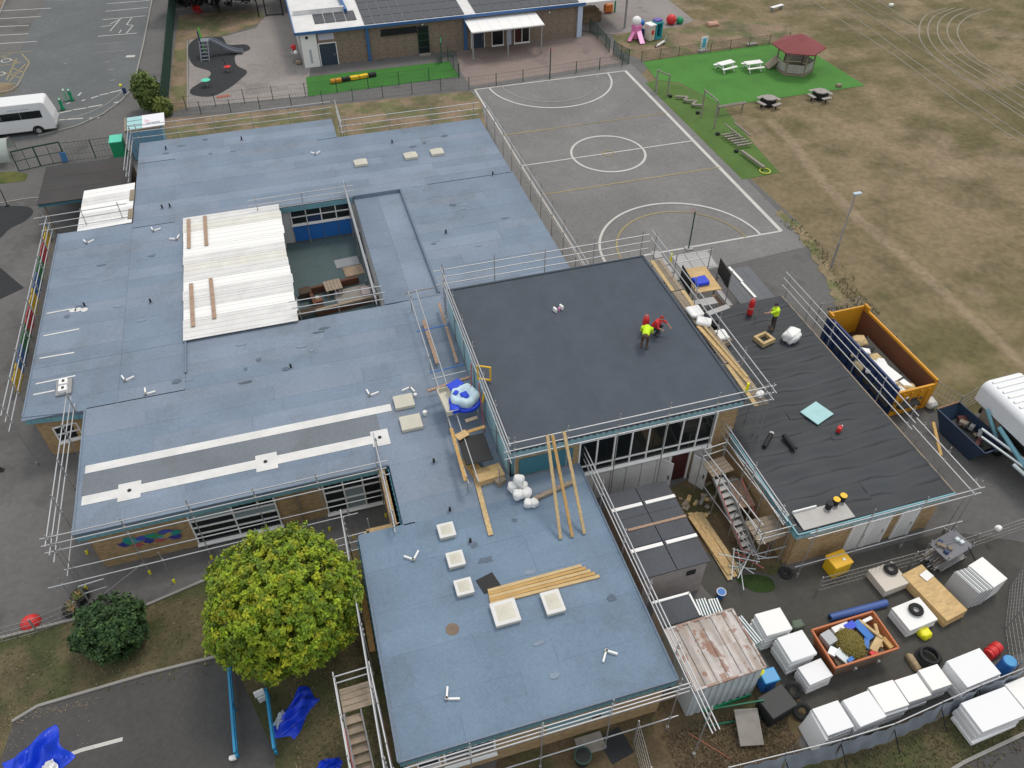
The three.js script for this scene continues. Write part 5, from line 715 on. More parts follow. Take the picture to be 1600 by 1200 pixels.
// trim trail
{ const g = mat('trailGrey', .36, .34, .31, .85, { map: T.wood }); const fr = (pts, l) => { const o = thing('trim_trail_frame', l, 'play frame', [0, 0, 0], 0, 'timber trail beside the court'); for (const [a, b, n] of pts) mb().bar(a, b, .07, 8).build(n, g, o); };
  fr([[[33.6, 0, -66.2], [33.6, 2.0, -66.2], 'post'], [[34.2, 0, -64.9], [34.2, 2.0, -64.9], 'post'], [[33.6, 1.9, -66.2], [34.2, 1.9, -64.9], 'beam'], [[33.6, 1.9, -66.2], [33.3, 0, -65.4], 'brace']], 'timber frame at the top end of the trail by the court');
  fr([[[35.2, 0, -59.9], [35.3, 2.4, -60.2], 'post'], [[35.3, 0, -57.6], [35.4, 2.4, -57.9], 'post'], [[35.3, 2.35, -60.2], [35.4, 2.35, -57.9], 'beam']], 'tall timber swing frame in the middle of the trail');
  fr([[[36.9, 0, -60.0], [36.9, .8, -60.0], 'post'], [[39.3, 0, -60.1], [39.3, .8, -60.1], 'post'], [[36.7, .8, -60.0], [39.5, .8, -60.1], 'beam'], [[36.7, .8, -59.8], [39.5, .8, -59.9], 'beam']], 'low timber balance bench jutting towards the picnic tables');
  { const o = thing('stepping_logs', 'zigzag of low timber balance beams near the top of the trail', 'play beams'); const p = [[34.6, -64], [35.6, -63.6], [35.0, -63], [36.0, -62.6], [35.3, -62], [36.2, -61.6]]; for (let i = 0; i < 5; i++) mb().beam([p[i][0], .25, p[i][1]], [p[i + 1][0], .25, p[i + 1][1]], .22, .14).build('log', g, o); }
  { const o = thing('plank_bridge', 'row of short timber slats forming a low bridge on the trail', 'play bridge'); for (let i = 0; i < 6; i++) mb().beam([35.1 + .06 * i, .3, -55.9 + i * .42], [36.5 + .06 * i, .3, -55.9 + i * .42], .16, .1).build('slat', g, o); for (const x of [36.0, 36.9]) mb().beam([x, .55, -57.2], [x + .2, .55, -54.6], .1, .1).build('hand_rail', g, o); }
  tag(mb().beam([35.35, .3, -52.9], [35.75, .3, -49.9], .22, .16).build('balance_beam', g), 'long single balance beam near the lower end of the trail', 'beam'); tag(mb().tor(0, .05, 0, .42, .05).build('hoop', mat('hoopYellow', .55, .6, .08, .6)), 'yellow hoop lying at the lower end of the green trail strip', 'hoop'); scene.children[scene.children.length - 1].position.set(35.79, 0.03, -49.74);
  for (const [x, z, i] of [[34.32, -64.50, 0], [35.23, -60.66, 1], [35.07, -56.51, 2], [35.13, -53.30, 3]]) { const o = mesh('rubber_block', mb().rbox(0, .12, 0, .3, .24, .3, .05).geo(), M.black); o.position.set(x, .0, z); tag(o, ['small black block below the top trail frame', 'small black block between the zigzag beams and the swing frame', 'small black block at the start of the slat bridge', 'small black block between the slat bridge and the long beam'][i], 'block', 'black blocks along the trail'); } }
{ const o = thing('lamp_post', 'grey lamp post standing on the field edge beyond the annexe', 'lamp post', [33.56, 0, -36.8]); mb().cyl(0, 1.0, 0, .09, .08, 2.0, 10).build('base_section', M.galvDull, o); mb().cyl(0, 3.8, 0, .06, .045, 3.7, 10).build('pole', M.galv, o); mb().rbox(.12, 5.68, 0, .55, .14, .26, .05).build('lantern', mat('lantern', .5, .6, .68, .4), o); }
tag(mb().beam([57.9, .0, -85.4], [58.3, 3, -86.4], .12, .12).build('goal_post', M.whiteClean), 'white post at the very top edge of the dry field', 'post'); tag(mb().rbox(0, .15, 0, .5, .3, .4, .08).build('marker', M.whiteClean), 'small white marker on the dry field near the top edge', 'marker'); scene.children[scene.children.length - 1].position.set(68.45, 0, -79.28);
{ const o = thing('white_bench', 'white slatted bench at the top of the dry field', 'bench', [55.32, 0, -81.89], .3); for (let i = 0; i < 3; i++) mb().box(0, .45, -.15 + i * .15, 1.8, .05, .13).build('slat', M.whiteClean, o); for (const x of [-.7, .7]) mb().box(x, .22, 0, .1, .44, .4).build('leg', M.galvDull, o); }

// ---------------------------------------------------------------- the builders' yard
{ const o = thing('dark_shed', 'long dark roofed shed with white cross strips between the front wing and the yard', 'shed'); const x0 = 10.75, x1 = 13.9, z0 = -21.2, z1 = -16.5, h = 2.35;
  for (let i = 0; i < 3; i++) for (const [a, b] of [[x0, 12.3], [12.34, x1]]) mb().box((a + b) / 2, h + (i % 2) * .01, z0 + (i + .5) * (z1 - z0) / 3, b - a, .07, (z1 - z0) / 3 - .02, 0, 0, a < 12 ? .015 : -.015).build('roof_panel', mat('shedFelt', .105, .115, .135, .8, { map: T.felt }), o);
  for (const z of [-20.2, -17.9]) for (const [a, b] of [[x0, 12.25], [12.42, x1]]) mb().beam([a, h + .08, z], [b, h + .08, z], .17, .06).build('white_strip', M.whiteClean, o); mb().beam([x0 + .3, h + .07, -19.0], [x1, h + .07, -19.0], .12, .06).build('batten', M.boardPink, o);
  const wm = mat('shedWall', .55, .5, .48, .85, { map: T.worn }); wallBox(o, x0 + .1, z1 - .15, x1 - .1, z1 - .15, 0, h - .05, wm, .12); wallBox(o, x1 - .1, z1 - .2, x1 - .1, z0 + .2, 0, h - .05, wm, .12); wallBox(o, x0 + .1, z0 + .2, x0 + .1, z1 - .2, 0, h - .05, wm, .12); mb().box(13.1, 1.75, z1 - .06, .4, .3, .05).build('vent_grille', M.black, o); }
{ const o = thing('small_cabin', 'low dark roofed cabin with a white edge behind the rusty container', 'cabin'); mb().box(11.6, 1.0, -14.95, 1.5, 1.9, 1.0).build('wall', M.render, o); mb().box(11.6, 1.98, -14.95, 1.7, .08, 1.15, 0, 0, .03).build('roof', M.shedFelt, o); mb().beam([10.75, 2.05, -15.5], [12.45, 2.05, -15.5], .1, .08).beam([12.43, 2.05, -15.5], [12.43, 2.05, -14.4], .08, .08).build('roof_trim', M.whiteClean, o); }
for (const [x, z, i] of [[12.85, -14.85, 0], [13.35, -14.7, 1], [14.05, -13.35, 2]]) { const o = thing('metal_sheet_stack', ['ribbed white metal sheets beside the dark cabin, left bundle', 'ribbed white metal sheets beside the dark cabin, right bundle', 'ribbed pale sheet standing against the rusty container side'][i], 'metal sheets', [x, 0, z], i === 2 ? .2 : -.1); for (let k = 0; k < 4; k++) mb().box(-.18 + k * .12, .9, 0, .05, 1.8, i === 2 ? 1.3 : .8, 0, 0, i === 2 ? -.08 : .0).build('sheet', M.galvPale || mat('galvPale', .6, .66, .68, .45, { metalness: .2 }), o); }
{ // rusty container
  const o = thing('rusty_container', 'battered off-white container with rust streaks over its ridged roof', 'container', [12.15, 0, -12.75], .03); const w = 3.1, d = 2.65, h = 2.4; mb().box(0, 1.2, 0, w - .1, 2.35, d - .1).build('body', mat('containerSide', .62, .68, .7, .7, { map: T.grime }), o);
  for (let i = 0; i < 12; i++) { const x = -w / 2 + (i + .5) * w / 12; mb().box(x, h - (i % 2) * .06, 0, w / 12 - .004, .09, d - .02 * (i % 2), rr(-.012, .012), 0, rr(-.08, .08)).build('roof_rib', M.rustWhite, o); } for (const [a, b] of [[[-w / 2, h, -d / 2], [w / 2, h, -d / 2]], [[-w / 2, h, d / 2], [w / 2, h, d / 2]], [[w / 2, h, -d / 2], [w / 2, h, d / 2]]]) mb().beam(a, b, .08, .1).build('edge_rail', M.rustWhite, o); for (let i = 0; i < 9; i++) mb().box(-1.3 + i * .32, 1.2, d / 2 - .02, .14, 2.2, .05).build('side_rib', M.containerSide, o); mb().box(.3, .12, d / 2 + .02, 2.2, .2, .05).build('sill', M.green, o); }
{ const o = thing('green_goal', 'empty green steel frame standing in front of the rusty container', 'frame', [12.45, 0, -10.9], -.12); for (const [x, y] of [[-1.1, 0], [1.1, 0]]) mb().box(x, .55, 0, .07, 1.1, .07).build('post', M.greenDull || mat('greenDull', .015, .15, .08, .6), o); mb().box(0, 1.1, 0, 2.3, .05, .05).build('rail', M.greenDull || mat('greenDull', .015, .15, .08, .6), o); mb().box(0, .15, .25, 2.2, .07, .07).build('rail', M.greenDull || mat('greenDull', .015, .15, .08, .6), o); }
{ const o = thing('concrete_slab', 'pale concrete slab lying tilted on bare soil at the bottom', 'slab', [12.75, .12, -10.2], -.22); mb().rbox(0, .3, 0, .95, .1, 1.35, .02, 0, .35).build('slab', M.concrete, o); mb().box(0, .1, -.4, .7, .35, .2).build('prop', M.timberGrey, o); }
// stacks of white insulation board: each board is a piece
function boardStack(x, z, ry, w, d, n, t, label, { m, jitter = .04, y = 0, top } = {}) { const o = thing('insulation_stack', label, 'board stack', [x, y, z], ry, 'white insulation stacks'); for (let i = 0; i < n; i++) { const b = mb().rbox(rr(-jitter, jitter), .06 + t * (i + .5), rr(-jitter, jitter), w - rr(0, .07), t - .004, d - rr(0, .07), .015, rr(-.03, .03)).build('board', m || [M.whiteClean, M.eps || mat('eps', .8, .81, .83, .7)][i % 2], o); } return o; }
boardStack(15.55, -13.65, .02, 1.25, 1.05, 7, .18, 'tall white insulation stack at the back left of the yard');
boardStack(16.0, -12.45, .06, 1.25, 1.15, 6, .19, 'white insulation stack next to the orange skip, in front of the tallest');
boardStack(16.3, -11.3, .1, 1.15, .85, 4, .2, 'short white insulation stack by the tyres and blue lid');
boardStack(15.75, -9.35, .03, 1.2, 1.15, 6, .2, 'white insulation stack at the left end of the sheeted fence');
for (let i = 0; i < 3; i++) { const q = mesh('leaning_board', mb().rbox(0, .55, 0, .07, 1.1, 1.1, .015).geo(), M.whiteClean); q.position.set(15.02 - i * .1, .03, -9.3 + .04 * i); q.rotation.z = -.12 - .07 * i; tag(q, ['inner white board leaning on the leftmost fence stack', 'middle white board leaning on the leftmost fence stack', 'outer white board leaning on the leftmost fence stack'][i], 'board', 'boards leaning on the fence stacks'); }
boardStack(17.05, -9.3, .04, 1.25, 1.15, 6, .22, 'white insulation stack with a black tear, second along the fence');
boardStack(18.35, -9.45, .03, 1.15, 1.1, 5, .22, 'white insulation stack, third along the sheeted fence');
boardStack(19.55, -9.55, .02, 1.1, 1.0, 5, .21, 'white insulation stack, fourth along the sheeted fence');
boardStack(20.65, -9.65, .02, .95, .95, 5, .21, 'narrow white insulation stack, fifth along the sheeted fence');
boardStack(22.25, -9.45, .06, 1.75, 1.25, 6, .22, 'wide white insulation stack at the right end of the fence');
boardStack(21.95, -7.85, .04, 2.2, 1.2, 6, .2, 'large white insulation stack outside the fence at the bottom right');
boardStack(24.0, -8.1, .05, 1.6, 1.2, 5, .2, 'white insulation stack at the right picture edge outside the fence');
boardStack(22.0, -12.5, .06, 1.55, 1.2, 3, .2, 'shrink wrapped white pallet stack with a tyre on top', { jitter: .01 });
boardStack(22.15, -14.5, .08, 1.35, 1.25, 2, .24, 'cream sheeted pallet stack with a tyre, beside the plywood', { m: mat('creamSheet', .62, .57, .5, .7), jitter: .01 });
{ const o = thing('plywood_stack', 'long stack of yellow plywood sheets in the middle of the yard', 'plywood', [23.55, 0, -13.2], .16); for (let i = 0; i < 7; i++) mb().box(rr(-.02, .02), .1 + i * .075, rr(-.02, .02), 1.22, .07, 2.6, rr(-.01, .01)).build('sheet', M.ply, o); }
tag(mb().box(0, .01, 0, .5, .02, .4).build('paper_sheet', M.whiteClean), 'white paper label lying on the yellow plywood stack', 'paper'); { const o = scene.children[scene.children.length - 1]; o.position.set(23.75, .62, -14.0); o.rotation.y = .3; }
{ const o = thing('upright_sheet_rack', 'rack of white sheets standing on edge like fins in the yard', 'sheet rack', [25.5, 0, -13.1], .22); for (let i = 0; i < 9; i++) mb().box(-.8 + i * .1, .62, -.0 + i * .02, .05, 1.24, 1.25, .0, 0, -.1).build('sheet', i % 2 ? M.whiteClean : mat('finGrey', .42, .44, .46, .6), o); mb().box(.55, .6, .1, .95, 1.2, 1.3).build('block', M.whiteClean, o); mb().box(0, .04, 0, 2.0, .08, 1.3).build('base', M.timberGrey, o); }
// tyres
const tyre0 = thing('tyre', 'black tyre lying on the white wrapped pallet stack', 'tyre', [22.1, .78, -12.6]); mb().tor(0, 0, 0, .24, .085).build('tread', M.tyre, tyre0); mb().tor(0, .02, 0, .17, .04).build('bead', M.black, tyre0); tyre0.userData.group = 'tyres about the yard';
for (const [x, y, z, l, t] of [[22.4, .66, -14.75, 'black tyre lying on the cream sheeted pallet stack'], [18.0, .1, -16.2, 'black tyre on the ground below the annexe corner'], [15.2, .5, -11.0, 'black tyre nearest the blue lid by the short insulation stack'], [15.15, .3, -10.2, 'black tyre at the left end of the sheeted fence row']].map(a => a)) { const c = copyOf(tyre0, [x, y, z], 0, l); if (x < 15.3) { c.rotation.set(.5, .4, .35); c.scale.setScalar(1.15); } }
{ const o = thing('skip', 'small orange skip filled with rubbish in the middle of the yard', 'skip', [18.5, 0, -12.0], .01); const h = 1.15, P = (x, y, z) => [x, y, z]; const wall = (a, b, c, d) => { const g = new THREE.BufferGeometry(); g.setAttribute('position', new THREE.Float32BufferAttribute([...a, ...b, ...c, ...a, ...c, ...d], 3)); g.computeVertexNormals(); return clean(g); };
  const sm = mat('skipRust', .5, .17, .06, .7, { map: T.grime, side: THREE.DoubleSide }); const A = [[-1.5, h, -.88], [1.5, h, -.88], [1.5, h, .88], [-1.5, h, .88]], B = [[-1.15, .1, -.75], [1.0, .1, -.75], [1.0, .1, .75], [-1.15, .1, .75]];
  for (let i = 0; i < 4; i++) { const j = (i + 1) % 4; mesh('side', wall(A[i], A[j], B[j], B[i]), i === 2 ? mat('skipGrey', .24, .17, .13, .8, { map: T.grime, side: THREE.DoubleSide }) : sm, o); mb().beam(A[i], A[j], .07, .09).build('rim', mat('rimRust', .5, .16, .06, .6), o); } mb().box(-.08, .1, 0, 2.15, .06, 1.5).build('floor', sm, o); for (const x of [-.5, .6]) mb().bar([x, .6, .95], [x, .8, 1.0], .06, 8).build('lug', M.galvDull, o); }
{ // the load
  const o = thing('skip_load', 'heap of rubbish, hay, blue panels and timber inside the orange skip', 'rubbish', [18.5, .55, -12.0]); mb().box(0, .12, 0, 2.3, .3, 1.45).build('fill', mat('rubble', .3, .29, .28, .9, { map: T.dirt }), o);
  const hay = []; for (let i = 0; i < 1500; i++) { const a = rr(0, 6.28), r = .68 * Math.sqrt(rnd()), x = -.2 + r * Math.cos(a) * .8, z = .05 + r * Math.sin(a) * 1.0, y = .3 + .42 * Math.sqrt(Math.max(0, 1 - r * r / .5)) + rr(-.04, .04); hay.push(new THREE.BoxGeometry(.02, .02, .2).rotateY(rr(0, 6.3)).rotateX(rr(-.6, .6)).translate(x, y, z)); } const hg = clean(mergeGeometries(hay)); const hm = mesh('hay', hg, mat('hay', .22, .18, .05, .95), o); hm.userData.kind = 'stuff'; mb().sph(-.2, .28, .05, .6, .85, .68, 1.05, 18, 12).build('hay_core', mat('hayCore', .13, .11, .035, .95), o);
  for (const [x, y, z, sx, sy, sz, ry, m, n] of [[.65, .5, -.3, .35, .04, .9, .3, M.blue, 'panel'], [.2, .45, -.62, .5, .25, .3, .2, M.tarp, 'sheet'], [-.2, .45, -.68, .8, .2, .25, .1, M.whiteClean, 'sheet'], [-.95, .42, -.4, .5, .3, .55, .2, M.finGrey, 'sack'], [-.8, .42, .45, .4, .08, .6, .5, M.galvPale, 'panel'], [-.62, .5, .7, .3, .05, .16, .3, M.blue, 'label'], [.95, .52, -.25, .12, .08, 1.1, .35, M.timberPale, 'timber'], [1.1, .5, .1, .12, .1, 1.0, -.3, M.ply, 'timber'], [.75, .52, .45, .7, .12, .3, .6, M.timberPale, 'timber'], [.45, .5, .72, .35, .12, .2, .2, M.red, 'cloth'], [1.25, .5, .5, .2, .12, .5, .2, M.timber, 'timber'], [.5, .42, .2, .6, .08, .2, .9, M.blue, 'panel'], [-1.1, .4, .15, .4, .12, .3, .7, M.galvPale, 'panel'], [.9, .46, -.65, .9, .1, .14, .15, M.whiteClean, 'timber']]) mb().box(x, y, z, sx, sy, sz, ry, rr(-.15, .15)).build(n, m, o); }
{ const o = thing('blue_roll', 'long blue plastic roll lying behind the orange skip', 'roll'); mb().bar([18.65, 0.15, -13.59], [21.48, 0.15, -13.52], .17, 14).build('roll', mat('rollBlue', .06, .12, .36, .5), o); mb().bar([18.62, 0.15, -13.59], [21.51, 0.15, -13.51], .08, 10).build('core', M.black, o); }
{ const o = mesh('rubble_bag', clean(sackGeo(.55, .4, .5)), M.yellowBright); o.position.set(22.14, 0.18, -11.74); tag(o, 'bright yellow bag on the ground in front of the wrapped pallet', 'bag'); }
{ const o = thing('pipe_coil', 'coil of black pipe behind the insulation stacks', 'pipe coil', [21.55, .1, -10.7]); for (let i = 0; i < 4; i++) mb().tor(rr(-.05, .05), .07 + i * .1, rr(-.05, .05), .46 - i * .03, .055, 0, Math.PI / 2 + rr(-.1, .1), 24).build('turn', M.black, o); }
{ const o = thing('red_drum', 'red plastic drum at the right end of the yard fence', 'drum', [24.35, 0, -10.2]); mb().add(new THREE.CylinderGeometry(.24, .24, .75, 16), 0, .28, 0, .3, 0, Math.PI / 2).build('body', M.red, o); for (const x of [-.2, .1]) mb().add(new THREE.TorusGeometry(.25, .025, 6, 18), x, .28, x * -.3, Math.PI / 2 + .3).build('hoop', M.red, o); }
{ const o = thing('blue_drum', 'blue plastic drum standing by the fence corner', 'drum', [24.3, 0, -9.45]); mb().cyl(0, .4, 0, .28, .28, .8, 16).build('body', M.blue, o); mb().cyl(0, .82, 0, .25, .25, .05, 16).build('lid', mat('lidBlue', .05, .3, .6, .45), o); }
{ const o = thing('blue_tub', 'blue upturned tub at the corner of the rusty container', 'tub', [14.35, 0, -11.65]); mb().rbox(0, .5, 0, .65, .9, .55, .12).build('body', M.blue, o); mb().rbox(0, .98, 0, .7, .1, .6, .05).build('lid', M.lidBlue, o); }
{ const o = mesh('yellow_bag', clean(sackGeo(.35, .5, .7)), M.yellowBright); o.position.set(14.1, .9, -12.1); tag(o, 'yellow bag wedged at the right side of the rusty container', 'bag'); }
{ const o = thing('black_bin', 'large black lidded bin beside the stacked tyres', 'bin', [14.1, 0, -10.6], .2); mb().rbox(0, .5, 0, 1.2, .9, .9, .08).build('body', M.black, o); mb().rbox(0, .98, 0, 1.28, .1, .98, .05).build('lid', mat('binLid', .03, .032, .035, .6), o); }
{ const o = mesh('olive_bag', clean(sackGeo(.6, .5, .45)), mat('olive', .12, .16, .12, .8)); o.position.set(17.0, .25, -13.6); tag(o, 'dull green bag between the insulation and the orange skip', 'bag'); }
{ const o = mesh('rag_heap', clean(sackGeo(.3, .35, .75)), mat('ragPale', .5, .46, .38, .9, { map: T.dirt })); o.position.set(20.85, 0.15, -10.76); tag(o, 'speckled pale rag heap between the skip and the fence stacks', 'rag'); }
tag(mb().bar([18.81, 0.05, -10.33], [21.27, 0.05, -10.30], .03, 6).build('red_hose', M.tubeRed), 'thin red hose on the ground behind the insulation stacks', 'hose');
tag(mb().bar([10.48, 0.06, -10.79], [11.59, 0.06, -9.43], .03, 6).build('rusty_bar', mat('rustyBar', .3, .12, .07, .8)), 'rusty red bar lying on bare soil at the bottom', 'bar');
// sheeted site fence along the bottom right
{ const o = thing('sheeted_fence', 'site fence covered in grey sheeting along the bottom right', 'fence'); const pts = [[10.9, -8.75], [13.2, -8.6], [15.5, -8.45], [17.8, -8.4], [20.1, -8.6], [22.0, -8.75], [24.1, -8.85]]; const sheet = mat('sheeting', .3, .34, .4, .55, { side: THREE.DoubleSide, map: T.grime });
  for (let i = 0; i < pts.length - 1; i++) { const [ax, az] = pts[i], [bx, bz] = pts[i + 1]; const N = 14, K = 5, pos = [], f = (u, v) => { const w = .05 * Math.sin(u * 9 + i * 2) * Math.sin(v * 3.1) + .03 * Math.sin(u * 21 + v * 4); return [ax + (bx - ax) * u, .05 + 1.35 * v, az + (bz - az) * u + .09 + w + .08 * (1 - v)]; }; for (let a = 0; a < N; a++) for (let b = 0; b < K; b++) for (const [p, q] of [[a, b], [a + 1, b], [a, b + 1], [a, b + 1], [a + 1, b], [a + 1, b + 1]]) pos.push(...f(p / N, q / K)); const g = new THREE.BufferGeometry(); g.setAttribute('position', new THREE.Float32BufferAttribute(pos, 3)); g.computeVertexNormals(); mesh('sheeting', clean(g), sheet, o); mb().bar([ax, 1.42, az], [bx, 1.42, bz], .025).build('top_rail', M.galv, o); }
  for (const [x, z] of pts) mb().bar([x, 0, z], [x, 1.5, z], .025).build('post', M.galvDull, o); for (const [x, z] of pts.slice(1, -1)) mb().bar([x, 1.2, z], [x + .25, 0, z + .7], .022).build('brace', M.black, o); }
function herasRun(label, pts, h = 1.95) { return meshFence(label, pts, { h, step: 3.4, gap: .22, m: M.galvDull, wire: .012, name: 'site_fence' }); }
herasRun('leaning galvanised site fence panels at the right edge of the yard', [[24.6, -9.2], [25.8, -11.0], [27.6, -12.8]]);
herasRun('galvanised site fence in front of the annexe doors', [[18.9, -15.0], [23.8, -14.95], [27.2, -15.0], [31, -15.2]], 1.1);
herasRun('site fence around the orange and blue roll-off container on the field side', [[29.3, -31.9], [31.9, -31.8], [31.9, -28], [31.6, -24.2], [32.2, -22.6], [34.4, -23.2]], 1.5);
herasRun('site fence along the verge at the left bottom beside the red umbrella', [[-17.08, -22.77], [-14.80, -22.85], [-13.05, -23.24]], 1.0);
herasRun('mesh panel lying against the front wing at the bottom', [[8.28, -11.08], [8.05, -9.40]], 1.9);
// yard corner behind: boards, scaffold stair, grit bin, pipes
for (let i = 0; i < 4; i++) tag(mb().box(0, 0, 0, .24, .06, 4.0 - .15 * i).build('scaffold_plank', i % 2 ? M.ply : M.timberPale), ['leftmost long pale plank in the pile beside the stair tower', 'second long plank in the pile beside the stair tower', 'third long plank in the pile beside the stair tower', 'topmost long plank of the pile beside the stair tower'][i], 'plank', 'planks beside the stair tower').position.set(15.3 + (i % 3) * .26, .1 + (i === 3 ? .08 : (i % 3) * .02), -18.6); scene.children.slice(-4).forEach((o, i) => o.rotation.y = .03 + .02 * i);
function stairTower(label, x, z, ry, { w = 1.5, L = 4.2, top = 2.6, tread = M.boardGrey } = {}) { const o = thing('scaffold_stair', label, 'scaffold stair', [x, 0, z], ry);
  for (const sx of [-w / 2, w / 2]) for (const sz of [-L / 2, -L / 6, L / 6, L / 2]) mb().bar([sx, 0, sz], [sx, top + 1.1, sz], .027).build('standard', M.galvDull, o);
  for (const sx of [-w / 2, w / 2]) for (const y of [top + .5, top + 1.0, top * .5]) mb().bar([sx, y, -L / 2 - .2], [sx, y, L / 2 + .2], .03, 8).build('rail', M.galv, o); for (const y of [top + .5, top + 1.0]) mb().bar([-w / 2, y, -L / 2], [w / 2, y, -L / 2], .03, 8).build('rail', M.galv, o);
  for (let i = 0; i < 4; i++) mb().box(0, top, -L / 2 + .15 + i * .24, w - .1, .05, .22).build('board', M.boardGrey, o); const n = 11; for (let i = 0; i < n; i++) mb().box(-w * .22, top - (i + 1) * top / (n + 1), -L / 2 + 1.2 + i * (L - 1.4) / n, w * .46, .05, .3).build('tread', tread, o); for (const sx of [-w * .46, .02]) mb().beam([sx, top, -L / 2 + 1.0], [sx, .1, L / 2 - .1], .05, .16).build('stringer', M.galvDull, o);
  for (const sx of [-w / 2, w / 2]) mb().bar([sx, .2, L / 2], [sx, top, -L / 6], .024).build('brace', M.tubeRed, o); return o; }
stairTower('grey scaffold stair tower between the planks and the annexe wall', 16.95, -19.6, .1, { w: 1.3, L: 4.6, top: 2.2, tread: M.galvDull });
{ const o = thing('scaffold_tower', 'cluttered scaffold landing with boards against the annexe left wall', 'scaffold landing'); for (const [x, z] of [[16.6, -18.2], [18.0, -18.2], [16.6, -16.9], [18.0, -16.9]]) mb().bar([x, 0, z], [x, 2.9, z], .027).build('standard', M.galvDull, o); for (let i = 0; i < 5; i++) mb().box(17.3, 1.95, -18.1 + i * .26, 1.5, .05, .24, .02 * i).build('board', i % 2 ? M.boardGrey : M.timberGrey, o); for (const y of [1.2, 2.4, 2.8]) mb().bar([16.4, y, -16.9], [18.2, y, -16.9], .028).build('rail', M.galv, o); for (const y of [1.2, 2.4]) mb().bar([16.6, y, -18.4], [16.6, y, -16.6], .028).build('rail', M.galv, o); for (let i = 0; i < 5; i++) mb().box(17.5, 1.0 + i * .06, -20.6 + i * .1, 1.0, .04, 1.6, .15 - .06 * i).build('stored_panel', [M.galvDull, M.boardPink, M.galvPale][i % 3], o); }
{ const o = thing('frame_pile', 'tangled pile of grey scaffold frames beside the stair tower foot', 'frame pile', [16.4, 0, -17.3]); for (let i = 0; i < 16; i++) { const a = rr(0, 3.1); mb().bar([rr(-.6, .6), .1 + .05 * i, rr(-.7, .7)], [rr(-.6, .6) + Math.cos(a), .12 + .05 * i, rr(-.7, .7) + Math.sin(a)], .025).build('tube', i % 5 ? M.galvPale : M.tubeRed, o); } }
{ const o = thing('grit_bin', 'yellow grit bin against the annexe front wall', 'grit bin', [20.3, 0, -15.75], .1); mb().rbox(0, .42, 0, .95, .8, .75, .08).build('body', M.yellow, o); mb().rbox(0, .86, -.02, 1.02, .12, .82, .06).build('lid', mat('lidYellow', .8, .45, .02, .5), o); mb().cyl(.15, .94, .1, .07, .07, .02, 12).build('sticker', M.whiteClean, o); }
ground('moss_patch', smooth([[15.68, -16.61], [16.51, -16.61], [17.24, -16.15], [17.09, -15.60], [16.20, -15.75]]), .026, mat('moss', .06, .12, .03, .97, { map: T.dirt }));
{ const o = thing('tube_rack', 'rack heaped with scaffold tubes and couplers by the annexe right corner', 'tube rack', [25.6, 0, -14.9], .2); for (const [x, z] of [[-.8, -.5], [.8, -.5], [-.8, .5], [.8, .5]]) mb().bar([x, 0, z], [x, 1.3, z], .03).build('upright', M.galvDull, o); for (let i = 0; i < 14; i++) mb().bar([-1.1 + rr(-.3, .1), .2 + (i % 5) * .1, -.4 + (i % 7) * .13], [1.0 + rr(-.1, .4), .22 + (i % 5) * .1, -.4 + (i % 7) * .13 + rr(-.1, .1)], .026).build('tube', i % 4 ? M.galvDull : M.boardGrey, o); for (const y of [.15, 1.0]) mb().box(0, y, 0, 1.7, .05, 1.1).build('shelf', y < .5 ? M.galvDull : mat('crate', .2, .2, .22, .8), o); for (let i = 0; i < 7; i++) mb().rbox(rr(-.6, .6), 1.1, rr(-.4, .4), .22, .16, .2, .04, rr(0, 3)).build('fitting', [M.timberGrey, M.galvPale, M.navy][i % 3], o); }
{ const o = thing('black_machine', 'black plate compactor behind the rack of white sheets', 'machine', [26.6, 0, -13.6], .5); mb().rbox(0, .2, 0, .7, .3, .9, .06).build('plate', M.black, o); mb().rbox(0, .55, .1, .4, .4, .5, .08).build('engine', M.black, o); mb().bar([0, .5, -.3], [.0, 1.2, -1.0], .03).build('handle', M.black, o); }
{ const o = mesh('white_blob_bag', clean(sackGeo(.3, .3, .3)), M.whiteClean); o.position.set(28.4, .95, -15.1); tag(o, 'small white bag hung on the site fence right of the annexe', 'bag'); }
for (const [x, z, c, l] of [[14.55, -16.0, M.blue, 'blue bucket beside the dark shed end wall'], [13.9, -15.6, M.yellow, 'yellow lidded bottle beside the dark shed end wall']]) { const o = thing('bucket', l, 'bucket', [x, 0, z]); mb().cyl(0, .2, 0, .15, .2, .4, 12).build('body', c, o); mb().tor(0, .4, 0, .2, .02).build('rim', M.whiteClean, o); }
for (let i = 0; i < 26; i++) { if (i === 0) globalThis.rub = thing('rubble_scatter', 'scattered timber scraps and rubble on the soil by the hall door', 'rubble'); const x = rr(14.6, 17.4), z = rr(-22.2, -20.2); mb().rbox(x, rr(.05, .12), z, rr(.1, .5), rr(.06, .15), rr(.1, .22), .02, rr(0, 3)).build('scrap', [M.boardGrey, M.timberGrey, M.concrete, M.ply][i % 4], rub); }
